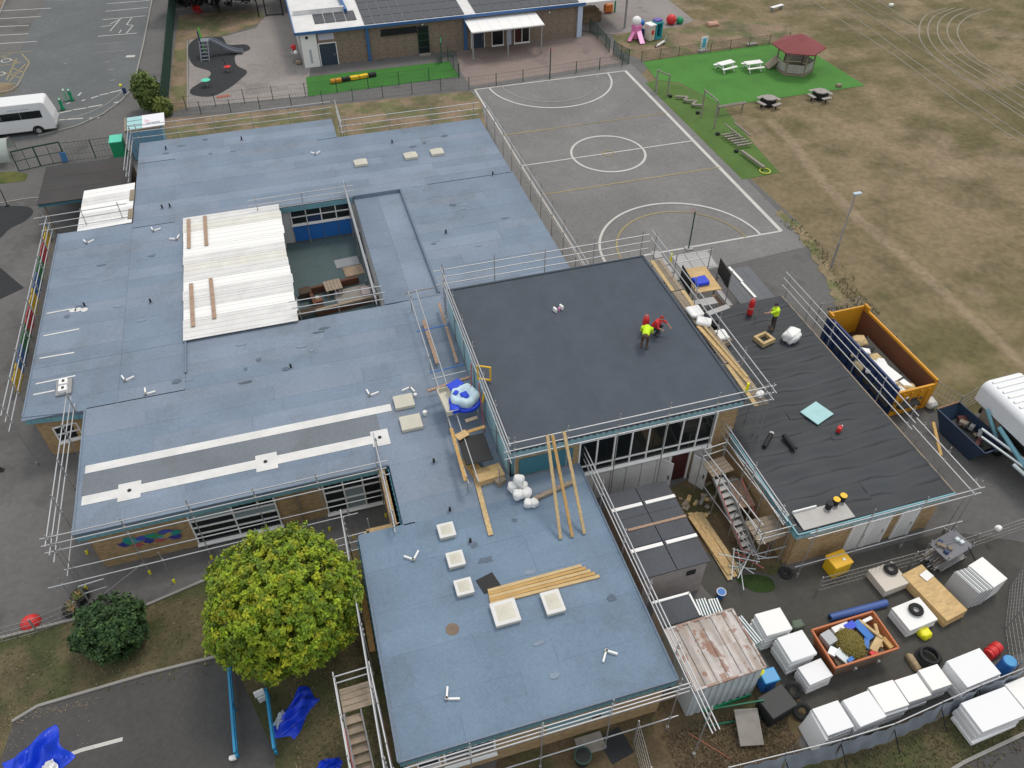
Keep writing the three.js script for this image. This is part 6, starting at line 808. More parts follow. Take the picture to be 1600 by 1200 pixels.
// big roll-off container
{ const o = thing('roll_off_container', 'long roll-off container, blue outside and orange inside, half full of waste', 'container', [29.85, 0, -26.95], .012); const L = 6.7, w = 2.45, h = 2.05; const os = mat('orangeSteel', .78, .36, .02, .55, { map: T.grime }), bs = mat('blueSteel', .015, .045, .16, .5, { map: T.grime });
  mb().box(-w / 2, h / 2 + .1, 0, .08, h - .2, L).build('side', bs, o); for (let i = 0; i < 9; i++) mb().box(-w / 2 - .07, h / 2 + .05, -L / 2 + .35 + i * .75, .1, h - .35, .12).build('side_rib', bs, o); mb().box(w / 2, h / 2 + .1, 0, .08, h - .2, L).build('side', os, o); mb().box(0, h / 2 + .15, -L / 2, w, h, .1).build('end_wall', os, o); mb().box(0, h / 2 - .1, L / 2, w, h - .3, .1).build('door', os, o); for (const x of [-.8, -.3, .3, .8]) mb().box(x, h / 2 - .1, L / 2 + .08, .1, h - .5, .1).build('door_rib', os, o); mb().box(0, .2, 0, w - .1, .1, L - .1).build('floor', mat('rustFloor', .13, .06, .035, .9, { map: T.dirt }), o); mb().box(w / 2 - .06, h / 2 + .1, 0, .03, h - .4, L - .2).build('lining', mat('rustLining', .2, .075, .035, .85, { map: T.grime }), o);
  for (const [a, b] of [[[-w / 2, h, -L / 2], [-w / 2, h, L / 2]], [[w / 2, h, -L / 2], [w / 2, h, L / 2]]]) mb().beam(a, b, .12, .14).build('rim', a[0] < 0 ? bs : os, o); for (const x of [-w / 2, w / 2]) mb().beam([x, h + .15, -L / 2], [x, h + .15, L / 2 * -.86], .12, .3).build('rim', os, o); mb().beam([-w / 2, h - .25, L / 2], [w / 2, h - .25, L / 2], .12, .14).build('rim', os, o); }
{ const o = thing('container_waste', 'white foam and yellow insulation waste heaped inside the roll-off container', 'waste', [29.6, .25, -26.3]); mb().add(sackGeo(2.0, 1.1, 5.4), 0, .5, .1).build('heap', mat('wasteDark', .06, .06, .055, .9), o); const ms = [M.whiteClean, M.cream, M.timberPale, M.black, M.whiteClean, mat('foam', .66, .56, .32, .8)]; for (let i = 0; i < 46; i++) { const s = rr(.3, .75); mb().add(sackGeo(s, s * .5, s * rr(.7, 1.4)), rr(-.85, .35), rr(.95, 1.2), rr(-2.1, 2.6), rr(0, 3), rr(-.3, .3)).build('scrap', ms[i % 6], o); } mb().box(-.25, 1.32, .9, .9, .08, 1.4, .3, .1).build('foam_sheet', M.whiteClean, o); mb().box(.2, 1.25, 2.2, .4, .2, 1.0, .3, .1).build('foam_sheet', M.whiteClean, o); }
{ const o = mesh('hanging_bag', clean(sackGeo(.6, .5, .7)), M.white); o.position.set(31.35, .3, -23.6); tag(o, 'white bag by the near end of the roll-off container', 'bag'); }
// skip lorry at the right edge
{ const o = thing('waste_lorry', 'white bodied waste lorry with pale blue lifting arms at the right edge', 'lorry', [33.45, 0, -18.3], .02); const W = mat('bodyWhite', .78, .8, .83, .4), st = mat('armBlue', .16, .36, .44, .45);
  const s = new THREE.Shape(); s.moveTo(-1.25, 2.1); s.lineTo(1.25, 2.1); s.lineTo(1.25, 2.95); s.quadraticCurveTo(1.2, 3.2, .9, 3.25); s.lineTo(-.9, 3.25); s.quadraticCurveTo(-1.2, 3.2, -1.25, 2.95); s.closePath(); const g = new THREE.ExtrudeGeometry(s, { depth: 6.2, bevelEnabled: true, bevelSize: .05, bevelThickness: .05, bevelSegments: 2 }); g.translate(0, 0, -3.6); mesh('body', clean(g), W, o); for (let i = 0; i < 16; i++) mb().box(0, 3.33, -3.4 + i * .38, 1.9, .05, .14).build('roof_rib', M.whiteClean, o);
  mb().box(0, 1.0, -.4, 1.0, .35, 6.4).build('chassis', M.black, o); for (const [z, x] of [[-2.6, -.95], [-1.4, -.95], [1.9, -.95], [-2.6, .95], [-1.4, .95], [1.9, .95]]) { const w = new THREE.Group(); w.name = 'wheel'; w.position.set(x, .5, z); o.add(w); mb().add(new THREE.CylinderGeometry(.5, .5, .32, 18), 0, 0, 0, 0, 0, Math.PI / 2).build('tyre', M.tyre, w); mb().add(new THREE.CylinderGeometry(.27, .27, .34, 12), 0, 0, 0, 0, 0, Math.PI / 2).build('rim', M.galvDull, w); }
  for (const [a, b, m, r] of [[[-1.5, 2.3, -2.6], [-1.3, 1.2, -1.5], st, .1], [[-2.0, 1.6, -2.0], [-1.3, 1.5, .6], M.galvPale, .07], [[-2.3, 1.5, -1.6], [-1.5, 1.4, 1.2], M.galvPale, .06], [[-1.4, 1.9, -1.6], [-1.6, 1.4, .8], st, .12], [[-1.6, 1.5, .6], [-.6, 1.6, 2.6], st, .14], [[-1.5, 1.2, 1.0], [-.8, 1.0, 2.9], M.navy, .12], [[-1.9, 1.3, .3], [-1.6, 1.1, 1.5], M.galvPale, .1]]) mb().bar(a, b, r, 10).build('lifting_arm', m, o); mb().rbox(-1.2, 1.2, 1.5, .6, .5, .7, .08).build('tank', M.galvPale, o); mb().rbox(-.6, 1.4, 2.9, 1.0, .8, .8, .1).build('tail_box', M.galvDull, o); mb().box(-1.05, 1.5, -2.4, .2, 1.0, 1.2).build('locker', M.timberGrey, o); }
{ const o = thing('dark_skip', 'dark navy skip of scrap standing beside the waste lorry', 'skip', [31.35, 0, -20.75], .08); const n = mat('skipNavy', .025, .05, .1, .6, { map: T.grime, side: THREE.DoubleSide }); const A = [[-.75, 1.25, -1.7], [.75, 1.25, -1.7], [.75, 1.25, 1.7], [-.75, 1.25, 1.7]], B = [[-.65, .05, -1.0], [.65, .05, -1.0], [.65, .05, 1.1], [-.65, .05, 1.1]]; for (let i = 0; i < 4; i++) { const j = (i + 1) % 4, g = new THREE.BufferGeometry(); g.setAttribute('position', new THREE.Float32BufferAttribute([...A[i], ...A[j], ...B[j], ...A[i], ...B[j], ...B[i]], 3)); g.computeVertexNormals(); mesh('side', clean(g), n, o); mb().beam(A[i], A[j], .07, .09).build('rim', i === 0 ? mat('rimBrown', .25, .15, .09, .7) : n, o); } mb().box(0, .55, 0, 1.25, .1, 2.3).build('load', M.wasteDark, o); for (let i = 0; i < 8; i++) mb().rbox(rr(-.45, .45), rr(.7, 1.0), rr(-1, 1), rr(.2, .5), rr(.1, .3), rr(.2, .7), .03, rr(0, 3), rr(-.3, .3)).build('scrap', [M.timberGrey, M.darkRed, M.galvDull, M.black][i % 4], o); }
tag(mb().beam([27.46, 3.5, -20.03], [26.87, 3, -18.41], .14, .1).build('timber_prop', M.timber), 'yellow timber post tied to the annexe corner scaffold', 'timber');
tag(mb().rbox(0, .2, 0, .12, .6, .12, .03).build('marker_sleeve', M.yellowBright), 'yellow marker sleeve on the front right hall scaffold rail', 'marker'); scene.children[scene.children.length - 1].position.set(17.95, HH + 1.0, -22.35);
tag(mb().rbox(0, .2, 0, .1, .7, .1, .03).build('marker_sleeve', M.yellowBright), 'yellow marker sleeve on the scaffold behind the plywood deck', 'marker'); scene.children[scene.children.length - 1].position.set(19.6, 5.2, -34.0);
// grey sheet decking on the annexe front corner
{ const o = thing('corner_deck', 'grey sheet deck with black and yellow buckets at the annexe front corner', 'deck', [19.6, HA + .08, -16.95]); mb().box(0, .03, 0, 2.6, .05, .95).build('deck', M.galvDull, o); mb().beam([-1.3, .1, -.5], [-.1, .1, -.5], .06, .14).build('toe_board', M.whiteClean, o); }
for (let i = 0; i < 3; i++) { const o = thing('paint_bucket', ['black bucket at the left of the annexe corner deck', 'black and yellow bucket in the middle of the annexe corner deck', 'black and yellow bucket at the right of the annexe corner deck'][i], 'bucket', [20.0 + i * .42, HA + .14, -17.25 - .1 * i], 0, 'buckets on the annexe corner'); mb().cyl(0, .17, 0, .14, .17, .34, 12).build('body', M.black, o); mb().cyl(0, .35, 0, .16, .16, .03, 12).build('contents', i ? M.yellow : M.black, o); }

// ---------------------------------------------------------------- trees, plants, courtyard, left foreground, people
function foliage(n, per, size, spread, shape, cols) { // leaf clumps spread through a crown; shape(i) -> [x,y,z, outward normal]
  const pos = [], col = [], nor = []; const a = V(), b = V(), c = V();
  for (let i = 0; i < n; i++) { const [cx, cy, cz, ox, oy, oz] = shape(i); const base = cols[Math.floor(rnd() * cols.length)], kc = rr(.75, 1.25);
    for (let k = 0; k < per; k++) { const x = cx + (rnd() + rnd() - 1) * spread, y = cy + (rnd() + rnd() - 1) * spread, z = cz + (rnd() + rnd() - 1) * spread; a.set(ox + rr(-.9, .9), oy + rr(-.5, 1.1), oz + rr(-.9, .9)).normalize(); b.set(rr(-1, 1), rr(-1, 1), rr(-1, 1)).cross(a).normalize(); c.copy(a).cross(b); const s = size * rr(.6, 1.25), w = s * .55; const kk = kc * rr(.8, 1.2);
      const P = (u, v) => [x + b.x * u + c.x * v, y + b.y * u + c.y * v, z + b.z * u + c.z * v]; const p0 = P(-s, 0), p1 = P(0, -w), p2 = P(s, 0), p3 = P(0, w); pos.push(...p0, ...p1, ...p2, ...p0, ...p2, ...p3); for (let q = 0; q < 6; q++) { nor.push(a.x, a.y, a.z); col.push(base[0] * kk, base[1] * kk, base[2] * kk); } } }
  const g = new THREE.BufferGeometry(); g.setAttribute('position', new THREE.Float32BufferAttribute(pos, 3)); g.setAttribute('normal', new THREE.Float32BufferAttribute(nor, 3)); g.setAttribute('color', new THREE.Float32BufferAttribute(col, 3)); g.setAttribute('uv', new THREE.Float32BufferAttribute(new Float32Array(pos.length / 3 * 2), 2)); return g;
}
const leafMat = new THREE.MeshPhysicalMaterial({ vertexColors: true, roughness: .7, side: THREE.DoubleSide, transmission: .25, thickness: 0 });
const leafPlain = new THREE.MeshStandardMaterial({ vertexColors: true, roughness: .75, side: THREE.DoubleSide });
function lump(u, v, s, amp) { return 1 + amp * (Math.sin(u * 5 + s) * Math.sin(v * 4 + s * 2) + .6 * Math.sin(u * 11 + s * 3) * Math.cos(v * 9)); }
function crownShape(cx, cy, cz, rx, ry, rz, { s = 1, amp = .06, low = -.85, inner = .3, taper = 0, drop = 1 } = {}) { return () => { let y, a; do { y = rr(-1, 1); } while (y < low); a = rr(0, 6.283); const q = Math.sqrt(1 - y * y), nx = q * Math.cos(a), nz = q * Math.sin(a); let r = lump(a, Math.acos(y), s, amp) * (rnd() < inner ? rr(.45, .85) : rr(.86, 1.03)); if (y < 0) { r *= 1 - taper * y * y; return [cx + rx * nx * r, cy + ry * drop * y * (r / (1 - taper * y * y)), cz + rz * nz * r, nx, y, nz]; } return [cx + rx * nx * r, cy + ry * y * r, cz + rz * nz * r, nx, y, nz]; }; }
function limbs(o, m, base, h, spread, n, r) { mb().cyl(base[0], h / 2, base[2], r, r * .6, h, 9).build('trunk', m, o); for (let i = 0; i < n; i++) { const a = i / n * 6.28 + .4; mb().bar([base[0], h * .75, base[2]], [base[0] + Math.cos(a) * spread, h + spread * .8, base[2] + Math.sin(a) * spread], r * .32, 6).build('limb', m, o); } }
const bark = mat('bark', .12, .09, .06, .95, { map: T.wood });
{ const o = thing('golden_tree', 'large dense yellow-green tree in front of the left wing', 'tree'); limbs(o, bark, [-4.1, 0, -18.6], 2.6, 1.6, 7, .22);
  mesh('crown', foliage(3200, 26, .082, .17, crownShape(-3.95, 3.5, -19.0, 3.0, 2.6, 3.0, { s: 1.3, amp: .07, inner: .2, taper: .5, drop: 1.25, low: -.95 }), [[.25, .36, .008], [.19, .3, .007], [.33, .43, .01], [.15, .25, .007], [.37, .4, .01]]), leafMat, o); }
{ const o = thing('dark_bush', 'dark green bushy shrub on the verge beside the low fence', 'bush'); limbs(o, bark, [-11.4, 0, -21.4], .7, .6, 5, .07); mesh('foliage', foliage(620, 22, .085, .2, crownShape(-11.4, 1.15, -21.4, 1.42, 1.25, 1.3, { s: 2.2, amp: .12, low: -.9, inner: .35 }), [[.03, .075, .02], [.045, .1, .028], [.025, .06, .018], [.06, .12, .03]]), leafPlain, o); }
{ const o = thing('pavement_bush', 'green bush at the corner of the car park pavement', 'bush'); limbs(o, bark, [-11.4, 0, -75.2], 1.2, .6, 5, .08); mesh('foliage', foliage(420, 16, .13, .26, crownShape(-11.4, 1.7, -75.3, 1.1, 1.6, 1.1, { s: .7, amp: .14 }), [[.1, .15, .03], [.14, .19, .04], [.07, .11, .025]]), leafPlain, o); mesh('foliage', foliage(180, 16, .12, .25, crownShape(-10.3, .8, -74.0, .7, .85, .7, { s: 1.7 }), [[.12, .16, .03], [.16, .2, .04]]), leafPlain, o); }
{ const o = thing('copper_tree', 'dark copper leaved tree at the top edge behind the slide', 'tree'); limbs(o, bark, [-4.9, 0, -99], 2.6, 2, 6, .25); mesh('crown', foliage(1300, 18, .24, .45, crownShape(-4.6, 4.4, -99.5, 5.4, 3.6, 3.8, { s: 3.1, amp: .14 }), [[.012, .009, .012], [.018, .012, .013], [.01, .012, .01]]), leafPlain, o); }
{ const o = thing('hedge', 'dark hedge at the top edge left of the copper tree', 'hedge'); mesh('foliage', foliage(420, 14, .2, .4, () => [rr(-9.3, -6.5), rr(.2, 2.0), rr(-104, -102.5), 0, .6, .6], [[.02, .04, .015], [.03, .05, .02]]), leafPlain, o); }
// rough grass tufts, weeds and litter: nobody could count them
function tufts(name, label, areas, n, cols, hgt = .12) { const pos = [], col = []; for (let i = 0; i < n; i++) { const [x0, x1, z0, z1, fn] = areas[Math.floor(rnd() * areas.length)]; const x = rr(x0, x1), z = rr(z0, z1); if (fn && !fn(x, z)) continue; const c = cols[Math.floor(rnd() * cols.length)], k = rr(.7, 1.3); for (let b = 0; b < 5; b++) { const a = rr(0, 6.28), l = rr(.02, .1), h = hgt * rr(.4, 1.2), w = .015; pos.push(x - w * Math.sin(a), .02, z + w * Math.cos(a), x + w * Math.sin(a), .02, z - w * Math.cos(a), x + l * Math.cos(a), .02 + h, z + l * Math.sin(a)); for (let q = 0; q < 3; q++) col.push(c[0] * k, c[1] * k, c[2] * k); } } const g = new THREE.BufferGeometry(); g.setAttribute('position', new THREE.Float32BufferAttribute(pos, 3)); g.setAttribute('color', new THREE.Float32BufferAttribute(col, 3)); g.computeVertexNormals(); g.setAttribute('uv', new THREE.Float32BufferAttribute(new Float32Array(pos.length / 3 * 2), 2)); const m = mesh(name, g, leafPlain); m.userData.kind = 'stuff'; tag(m, label, 'grass'); return m; }
const vergeL = (x, z) => z > -23.3 - (x + 15.2) * -.02 + Math.max(0, (x + 15) * .0) && z < -19.6 + (x + 15) * .12 && !(x > -7.2 && z > -18.4);
tufts('rough_grass', 'rough dry grass and weeds on the left foreground verge', [[-16.5, -1.4, -23, -17.5, vergeL], [-5, -1.2, -20, -11, (x, z) => x > -4.6]], 3200, [[.12, .13, .05], [.18, .15, .08], [.09, .12, .04], [.24, .2, .12]], .08);
tufts('rough_grass', 'rough dry grass on the verge along the bottom right road', [[14, 26, -8.4, -6.2, (x, z) => z > -8.2 && z < -6.4 - (x - 22) * .1]], 1800, [[.15, .13, .06], [.22, .17, .1], [.09, .1, .04]], .1);
tufts('rough_grass', 'dead grass and roots on the bare soil at the bottom', [[9.5, 14.5, -11, -8.9]], 3000, [[.2, .15, .09], [.13, .09, .05], [.28, .22, .14]], .1);
tufts('rough_grass', 'green weeds along the ragged tarmac edge of the field', [[33.2, 34.4, -43, -35], [32.6, 33.8, -35.5, -31.5], [30.8, 32.4, -33, -31.5]], 700, [[.1, .13, .04], [.16, .15, .06], [.2, .17, .1]], .16);
{ const pos = []; const g = []; for (let i = 0; i < 260; i++) { const t = rnd(), x = -15.5 + 3.4 * t * t + rr(-.25, .25), z = -19.4 + .5 * t + rr(-.3, .5) * (1.3 - t) + (rnd() < .3 ? rr(0, 2.2) : 0); g.push(new THREE.BoxGeometry(rr(.02, .045), .006, .02).rotateY(rr(0, 3)).rotateX(rr(-.4, .4)).translate(x, .03, z)); } const m = mesh('leaf_litter', clean(mergeGeometries(g)), mat('litter', .36, .27, .16, .95)); m.userData.kind = 'stuff'; tag(m, 'dry leaf litter along the kerb of the left road', 'leaves'); }
// courtyard
ground('courtyard_floor', [[-7.75, -50.2], [3.4, -50.2], [3.4, -37.3], [-7.75, -37.3]], .02, mat('courtFloor', .1, .155, .165, .7, { map: T.worn }));
{ const o = thing('raised_planter', 'L shaped brown timber planter in the courtyard', 'planter', [.6, 0, -43.2], .12); const tm = mat('planterBrown', .16, .07, .04, .85, { map: T.wood }); for (let k = 0; k < 3; k++) { mb().box(.3, .1 + k * .17, -.8, 3.4, .15, .2).build('sleeper', tm, o); mb().box(-1.3, .1 + k * .17, .1, .2, .15, 1.8).build('sleeper', tm, o); mb().box(.6, .1 + k * .17, 1.6, 4.0, .15, .2).build('sleeper', k === 2 ? M.boardGrey : tm, o); } mb().box(-1.6, .3, -.6, .7, .6, .7).build('corner_box', mat('boxBrown', .1, .07, .05, .85, { map: T.wood }), o); mb().box(1.2, .06, .4, 2.2, .05, 1.6).build('paving', M.concrete, o); }
{ const o = thing('courtyard_table', 'square pale wooden table in the courtyard', 'table', [.75, 0, -43.6], .1); for (let i = 0; i < 5; i++) mb().box(-.44 + i * .22, .62, 0, .2, .05, 1.1).build('top_plank', M.boardGrey, o); for (const [x, z] of [[-.45, -.45], [.45, -.45], [-.45, .45], [.45, .45]]) mb().box(x, .3, z, .08, .6, .08).build('leg', M.timberGrey, o); }
{ const o = thing('mosaic_slab', 'speckled pale mosaic slab with a grey step in the courtyard', 'paving slab', [2.3, 0, -45.9], .08); mb().box(0, .05, .3, 1.3, .08, 1.1).build('slab', mat('mosaic', .5, .44, .42, .85, { map: T.dirt }), o); mb().box(-.2, .04, -.85, 1.6, .06, 1.0).build('step', mat('greyStone', .36, .38, .4, .85, { map: T.grime }), o); }
{ const o = thing('courtyard_bench', 'dark low bench beside the planter under the canopy edge', 'bench', [-.95, 0, -41.6], .1); for (let i = 0; i < 3; i++) mb().box(0, .42, -.2 + i * .2, 1.8, .05, .18).build('slat', M.boxBrown, o); for (const x of [-.8, .8]) mb().box(x, .2, 0, .1, .4, .5).build('leg', M.boxBrown, o); }
{ const o = thing('brown_stool', 'small brown box seat with a pale top inside the planter corner', 'stool', [-.35, 0, -42.6], .2); mb().rbox(0, .25, 0, .5, .5, .6, .03).build('body', mat('stoolBrown', .25, .1, .05, .8, { map: T.wood }), o); mb().cyl(0, .53, -.1, .14, .14, .06, 12).build('top', M.cream, o); }
{ const o = mesh('pale_sack', clean(sackGeo(.6, .3, 1.0)), mat('paleSack', .5, .42, .4, .9)); o.position.set(2.75, .2, -42.9); tag(o, 'pale sack slumped at the right side of the courtyard', 'sack'); }
// left foreground
{ const o = thing('red_play_dome', 'red ribbed plastic dome lying on the yard behind the left fence', 'play dome', [-15.15, 0, -23.40], .4); const g = new THREE.SphereGeometry(.36, 24, 10, 0, 6.2832, 0, Math.PI / 2); const p = g.attributes.position; for (let i = 0; i < p.count; i++) { const a = Math.atan2(p.getZ(i), p.getX(i)), k = 1 + .06 * Math.abs(Math.sin(a * 6)); p.setXYZ(i, p.getX(i) * k * 1.15, p.getY(i) * 1.1, p.getZ(i) * k); } g.computeVertexNormals(); mb().add(g, 0, .02, 0).build('dome', M.red, o); mb().tor(0, .03, 0, .38, .03).build('rim', mat('redDark', .3, .02, .03, .6), o); }
{ const o = thing('open_gate', 'white tubular gate standing open behind the dark bush', 'gate', [-12.80, 0, -23.83]); const P = [[0, 0, 0], [0, 1.25, 0], [1.0, 1.25, -.1], [1.0, 0, -.1]]; for (let i = 0; i < 3; i++) mb().bar(P[i], P[i + 1], .035, 8).build('tube', M.galv, o); mb().bar([0, .65, 0], [1.0, .65, -.1], .025).build('tube', M.galv, o); }
for (const [x, z, l] of [[-13.15, -24.07, 'black tyre planter on the yard behind the dark bush, farther one'], [-13.42, -23.51, 'black tyre planter on the yard behind the dark bush, nearer one']]) { const o = thing('tyre_planter', l, 'tyre', [x, .0, z]); for (const y of [.1, .28]) mb().tor(0, y, 0, .3, .1).build('tyre', M.tyre, o); mesh('plant', foliage(14, 10, .09, .16, () => [rr(-.15, .15), .4, rr(-.15, .15), 0, 1, 0], [[.1, .14, .04], [.3, .2, .08]]), leafPlain, o); }
for (const [a, b, l] of [[[-6.77, -18.87], [-6.65, -14.78], 'long blue barrier rail on the left road beside the tree'], [[-5.34, -17.05], [-5.21, -14.51], 'shorter blue barrier rail below the tree']]) { const o = thing('blue_barrier', l, 'barrier'); for (const y of [.35, .7]) mb().beam([a[0], y, a[1]], [b[0], y, b[1]], .09, .16).build('rail', mat('railBlue', .02, .25, .48, .45), o); for (const t of [.04, .5, .96]) mb().box(a[0] + (b[0] - a[0]) * t, .38, a[1] + (b[1] - a[1]) * t, .08, .76, .08).build('post', M.railBlue, o); }
function tarpGeo(w, d, h, s) { const N = 22, pos = []; const f = (u, v) => { const x = (u - .5) * w, z = (v - .5) * d, e = Math.min(1, 4 * Math.min(u, 1 - u, v, 1 - v)); const y = h * e * (.5 + .35 * Math.sin(u * 9 + s) * Math.cos(v * 7 + s * 2) + .25 * Math.sin((u + v) * 15 + s)); return [x * (1 + .12 * Math.sin(v * 7 + s)), Math.max(.01, y), z * (1 + .14 * Math.sin(u * 6 + s * 3))]; }; for (let i = 0; i < N; i++) for (let j = 0; j < N; j++) for (const [p, q] of [[i, j], [i, j + 1], [i + 1, j], [i + 1, j], [i, j + 1], [i + 1, j + 1]]) pos.push(...f(p / N, q / N)); const g = new THREE.BufferGeometry(); g.setAttribute('position', new THREE.Float32BufferAttribute(pos, 3)); g.computeVertexNormals(); return clean(g); }
const tarpM = M.tarp.clone(); tarpM.side = THREE.DoubleSide;
{ const o = mesh('tarpaulin', tarpGeo(1.9, 1.7, .7, 1), tarpM); o.position.set(-14.1, .02, -17.0); o.rotation.y = .5; tag(o, 'crumpled blue tarpaulin on the road at the bottom left corner', 'tarpaulin'); const q = mesh('white_lining', tarpGeo(.5, .5, .35, 3), M.whiteClean, o); q.position.set(.2, .25, .75); }
{ const o = mesh('tarpaulin', tarpGeo(1.0, 2.0, .5, 2), tarpM); o.position.set(-4.35, .03, -16.0); o.rotation.y = -.7; tag(o, 'crumpled blue tarpaulin on the grass below the yellow-green tree', 'tarpaulin'); const q = mesh('white_lining', tarpGeo(.35, .7, .3, 5), M.galvPale, o); q.position.set(-.35, .2, .5); }
{ const o = mesh('tarpaulin', tarpGeo(.9, .5, .35, 4), tarpM); o.position.set(-3.31, 0.03, -13.59); tag(o, 'scrap of blue tarpaulin at the bottom edge beside the stair tower', 'tarpaulin'); }
{ const o = thing('white_post_sign', 'white board hung on the shorter blue barrier under the tree', 'sign', [-5.60, 0, -16.91], .2); mb().rbox(0, .75, 0, .4, .45, .06, .02).build('board', M.whiteClean, o); mb().rbox(.05, .3, .05, .38, .4, .06, .02).build('board', M.white, o); mb().box(.2, .4, -.04, .05, .9, .05).build('post', M.galvDull, o); }
{ const o = mesh('crushed_carton', clean(sackGeo(.3, .18, .22)), M.whiteClean); o.position.set(-6.86, 0.1, -14.91); tag(o, 'small white carton at the foot of the long blue barrier', 'carton'); }
stairTower('scaffold stair with boarded flight at the front left corner of the front wing', -1.65, -12.9, .03, { w: 1.35, L: 4.5, top: 2.75 });
{ const o = thing('leaning_plank', 'orange plank leaning against the left wall of the front wing', 'plank'); mb().beam([-.95, .05, -17.8], [-.85, 2.5, -19.2], .25, .06).build('plank', M.timber, o); }
{ const o = thing('plant_pot', 'dark round water butt at the bottom edge in front of the front wing', 'pot', [6.07, 0, -10.97]); mb().cyl(0, .3, 0, .25, .33, .6, 16).build('body', M.black, o); mb().tor(0, .6, 0, .32, .035).build('rim', M.greenMesh, o); }
tag(mb().box(0, .03, 0, 1.0, .04, 1.1).build('dark_mat', M.rubber), 'dark rubber mat on the path in front of the front wing', 'mat'); scene.children[scene.children.length - 1].position.set(7.55, 0, -11.16); scene.children[scene.children.length - 1].rotation.y = .2;
tag(mb().rbox(0, .06, 0, 1.1, .12, .7, .03).build('path_slab', M.concrete), 'pale paving slab beside the dark mat at the bottom', 'slab'); scene.children[scene.children.length - 1].position.set(6.61, 0, -11.50); 
for (const [x, z, l] of [[-17.77, -33.30, 'thin post in the left yard by the building corner'], [-21.41, -61.32, 'short dark post on the left rubber patch']]) { const o = thing('yard_post', l, 'post', [x, 0, z]); mb().bar([0, 0, 0], [.05, 1.4, 0], .035, 8).build('post', M.black, o); mb().cyl(0, .04, 0, .14, .14, .08, 10).build('foot', M.black, o); }
// gas bottles
function gasBottle(x, y, z, label) { const o = thing('gas_bottle', label, 'gas bottle', [x, y, z], 0, 'red gas bottles'); const prof = [[0, 0], [.15, 0], [.17, .05], [.17, .85], [.12, 1.0], [.06, 1.03], [0, 1.03]].map(p => new THREE.Vector2(...p)); mesh('body', clean(new THREE.LatheGeometry(prof, 18)), M.red, o); mb().tor(0, 1.1, 0, .1, .015).build('collar', M.red, o); mb().cyl(0, 1.08, 0, .03, .03, .12, 8).build('valve', M.galv, o); mb().cyl(0, .5, 0, .173, .173, .1, 18).build('label_band', mat('redPale', .7, .3, .3, .5), o); }
gasBottle(15.68, 5.12, -28.66, 'red gas bottle standing beside the two workers on the hall roof'); gasBottle(23.47, 2.86, -30.83, 'red gas bottle standing beside the worker on the dark annexe roof');
// people: one continuous skin meshed from joints
function skin(bones, res, c, half, cellBias = .03) {
  const mc = new MarchingCubes(res, leafPlain, false, false, 120000); mc.isolation = 0; const f = mc.field, P = V(), A = V(), D = V();
  const B = bones.map(b => { const a = V(...b.a), d = V(...b.b).sub(a); return { a, d, l: d.lengthSq() || 1e-9, ra: b.ra, rb: b.rb, c: b.c }; });
  const ev = (x, y, z) => { let m = 1e9, acc = 0, best = null, bd = 1e9; for (const b of B) { P.set(x, y, z).sub(b.a); const t = Math.max(0, Math.min(1, P.dot(b.d) / b.l)); P.addScaledVector(b.d, -t); const d = P.length() - (b.ra + (b.rb - b.ra) * t); if (d < bd) { bd = d; best = b; } if (m > 1e8) m = d; else { const k = cellBias, h = Math.max(0, k - Math.abs(m - d)) / k; m = Math.min(m, d) - h * h * k * .25; } } return [m, best]; };
  for (let k = 0; k < res; k++) for (let j = 0; j < res; j++) for (let i = 0; i < res; i++) f[k * res * res + j * res + i] = -ev(c[0] + (i - res / 2) / (res / 2) * half, c[1] + (j - res / 2) / (res / 2) * half, c[2] + (k - res / 2) / (res / 2) * half)[0];
  mc.update(); const n = mc.count, pos = [], nor = [], col = []; for (let i = 0; i < n; i++) { const x = c[0] + mc.positionArray[i * 3] * half, y = c[1] + mc.positionArray[i * 3 + 1] * half, z = c[2] + mc.positionArray[i * 3 + 2] * half; pos.push(x, y, z); const q = ev(x, y, z)[1].c; col.push(...q); }
  const g = new THREE.BufferGeometry(); g.setAttribute('position', new THREE.Float32BufferAttribute(pos, 3)); g.setAttribute('color', new THREE.Float32BufferAttribute(col, 3)); g.computeVertexNormals(); const out = clean(g);
  // smooth normals from the field
  const N = out.attributes.normal, PP = out.attributes.position, e = .006; for (let i = 0; i < N.count; i++) { const x = PP.getX(i), y = PP.getY(i), z = PP.getZ(i); D.set(ev(x + e, y, z)[0] - ev(x - e, y, z)[0], ev(x, y + e, z)[0] - ev(x, y - e, z)[0], ev(x, y, z + e)[0] - ev(x, y, z - e)[0]).normalize(); N.setXYZ(i, D.x, D.y, D.z); } return out;
}
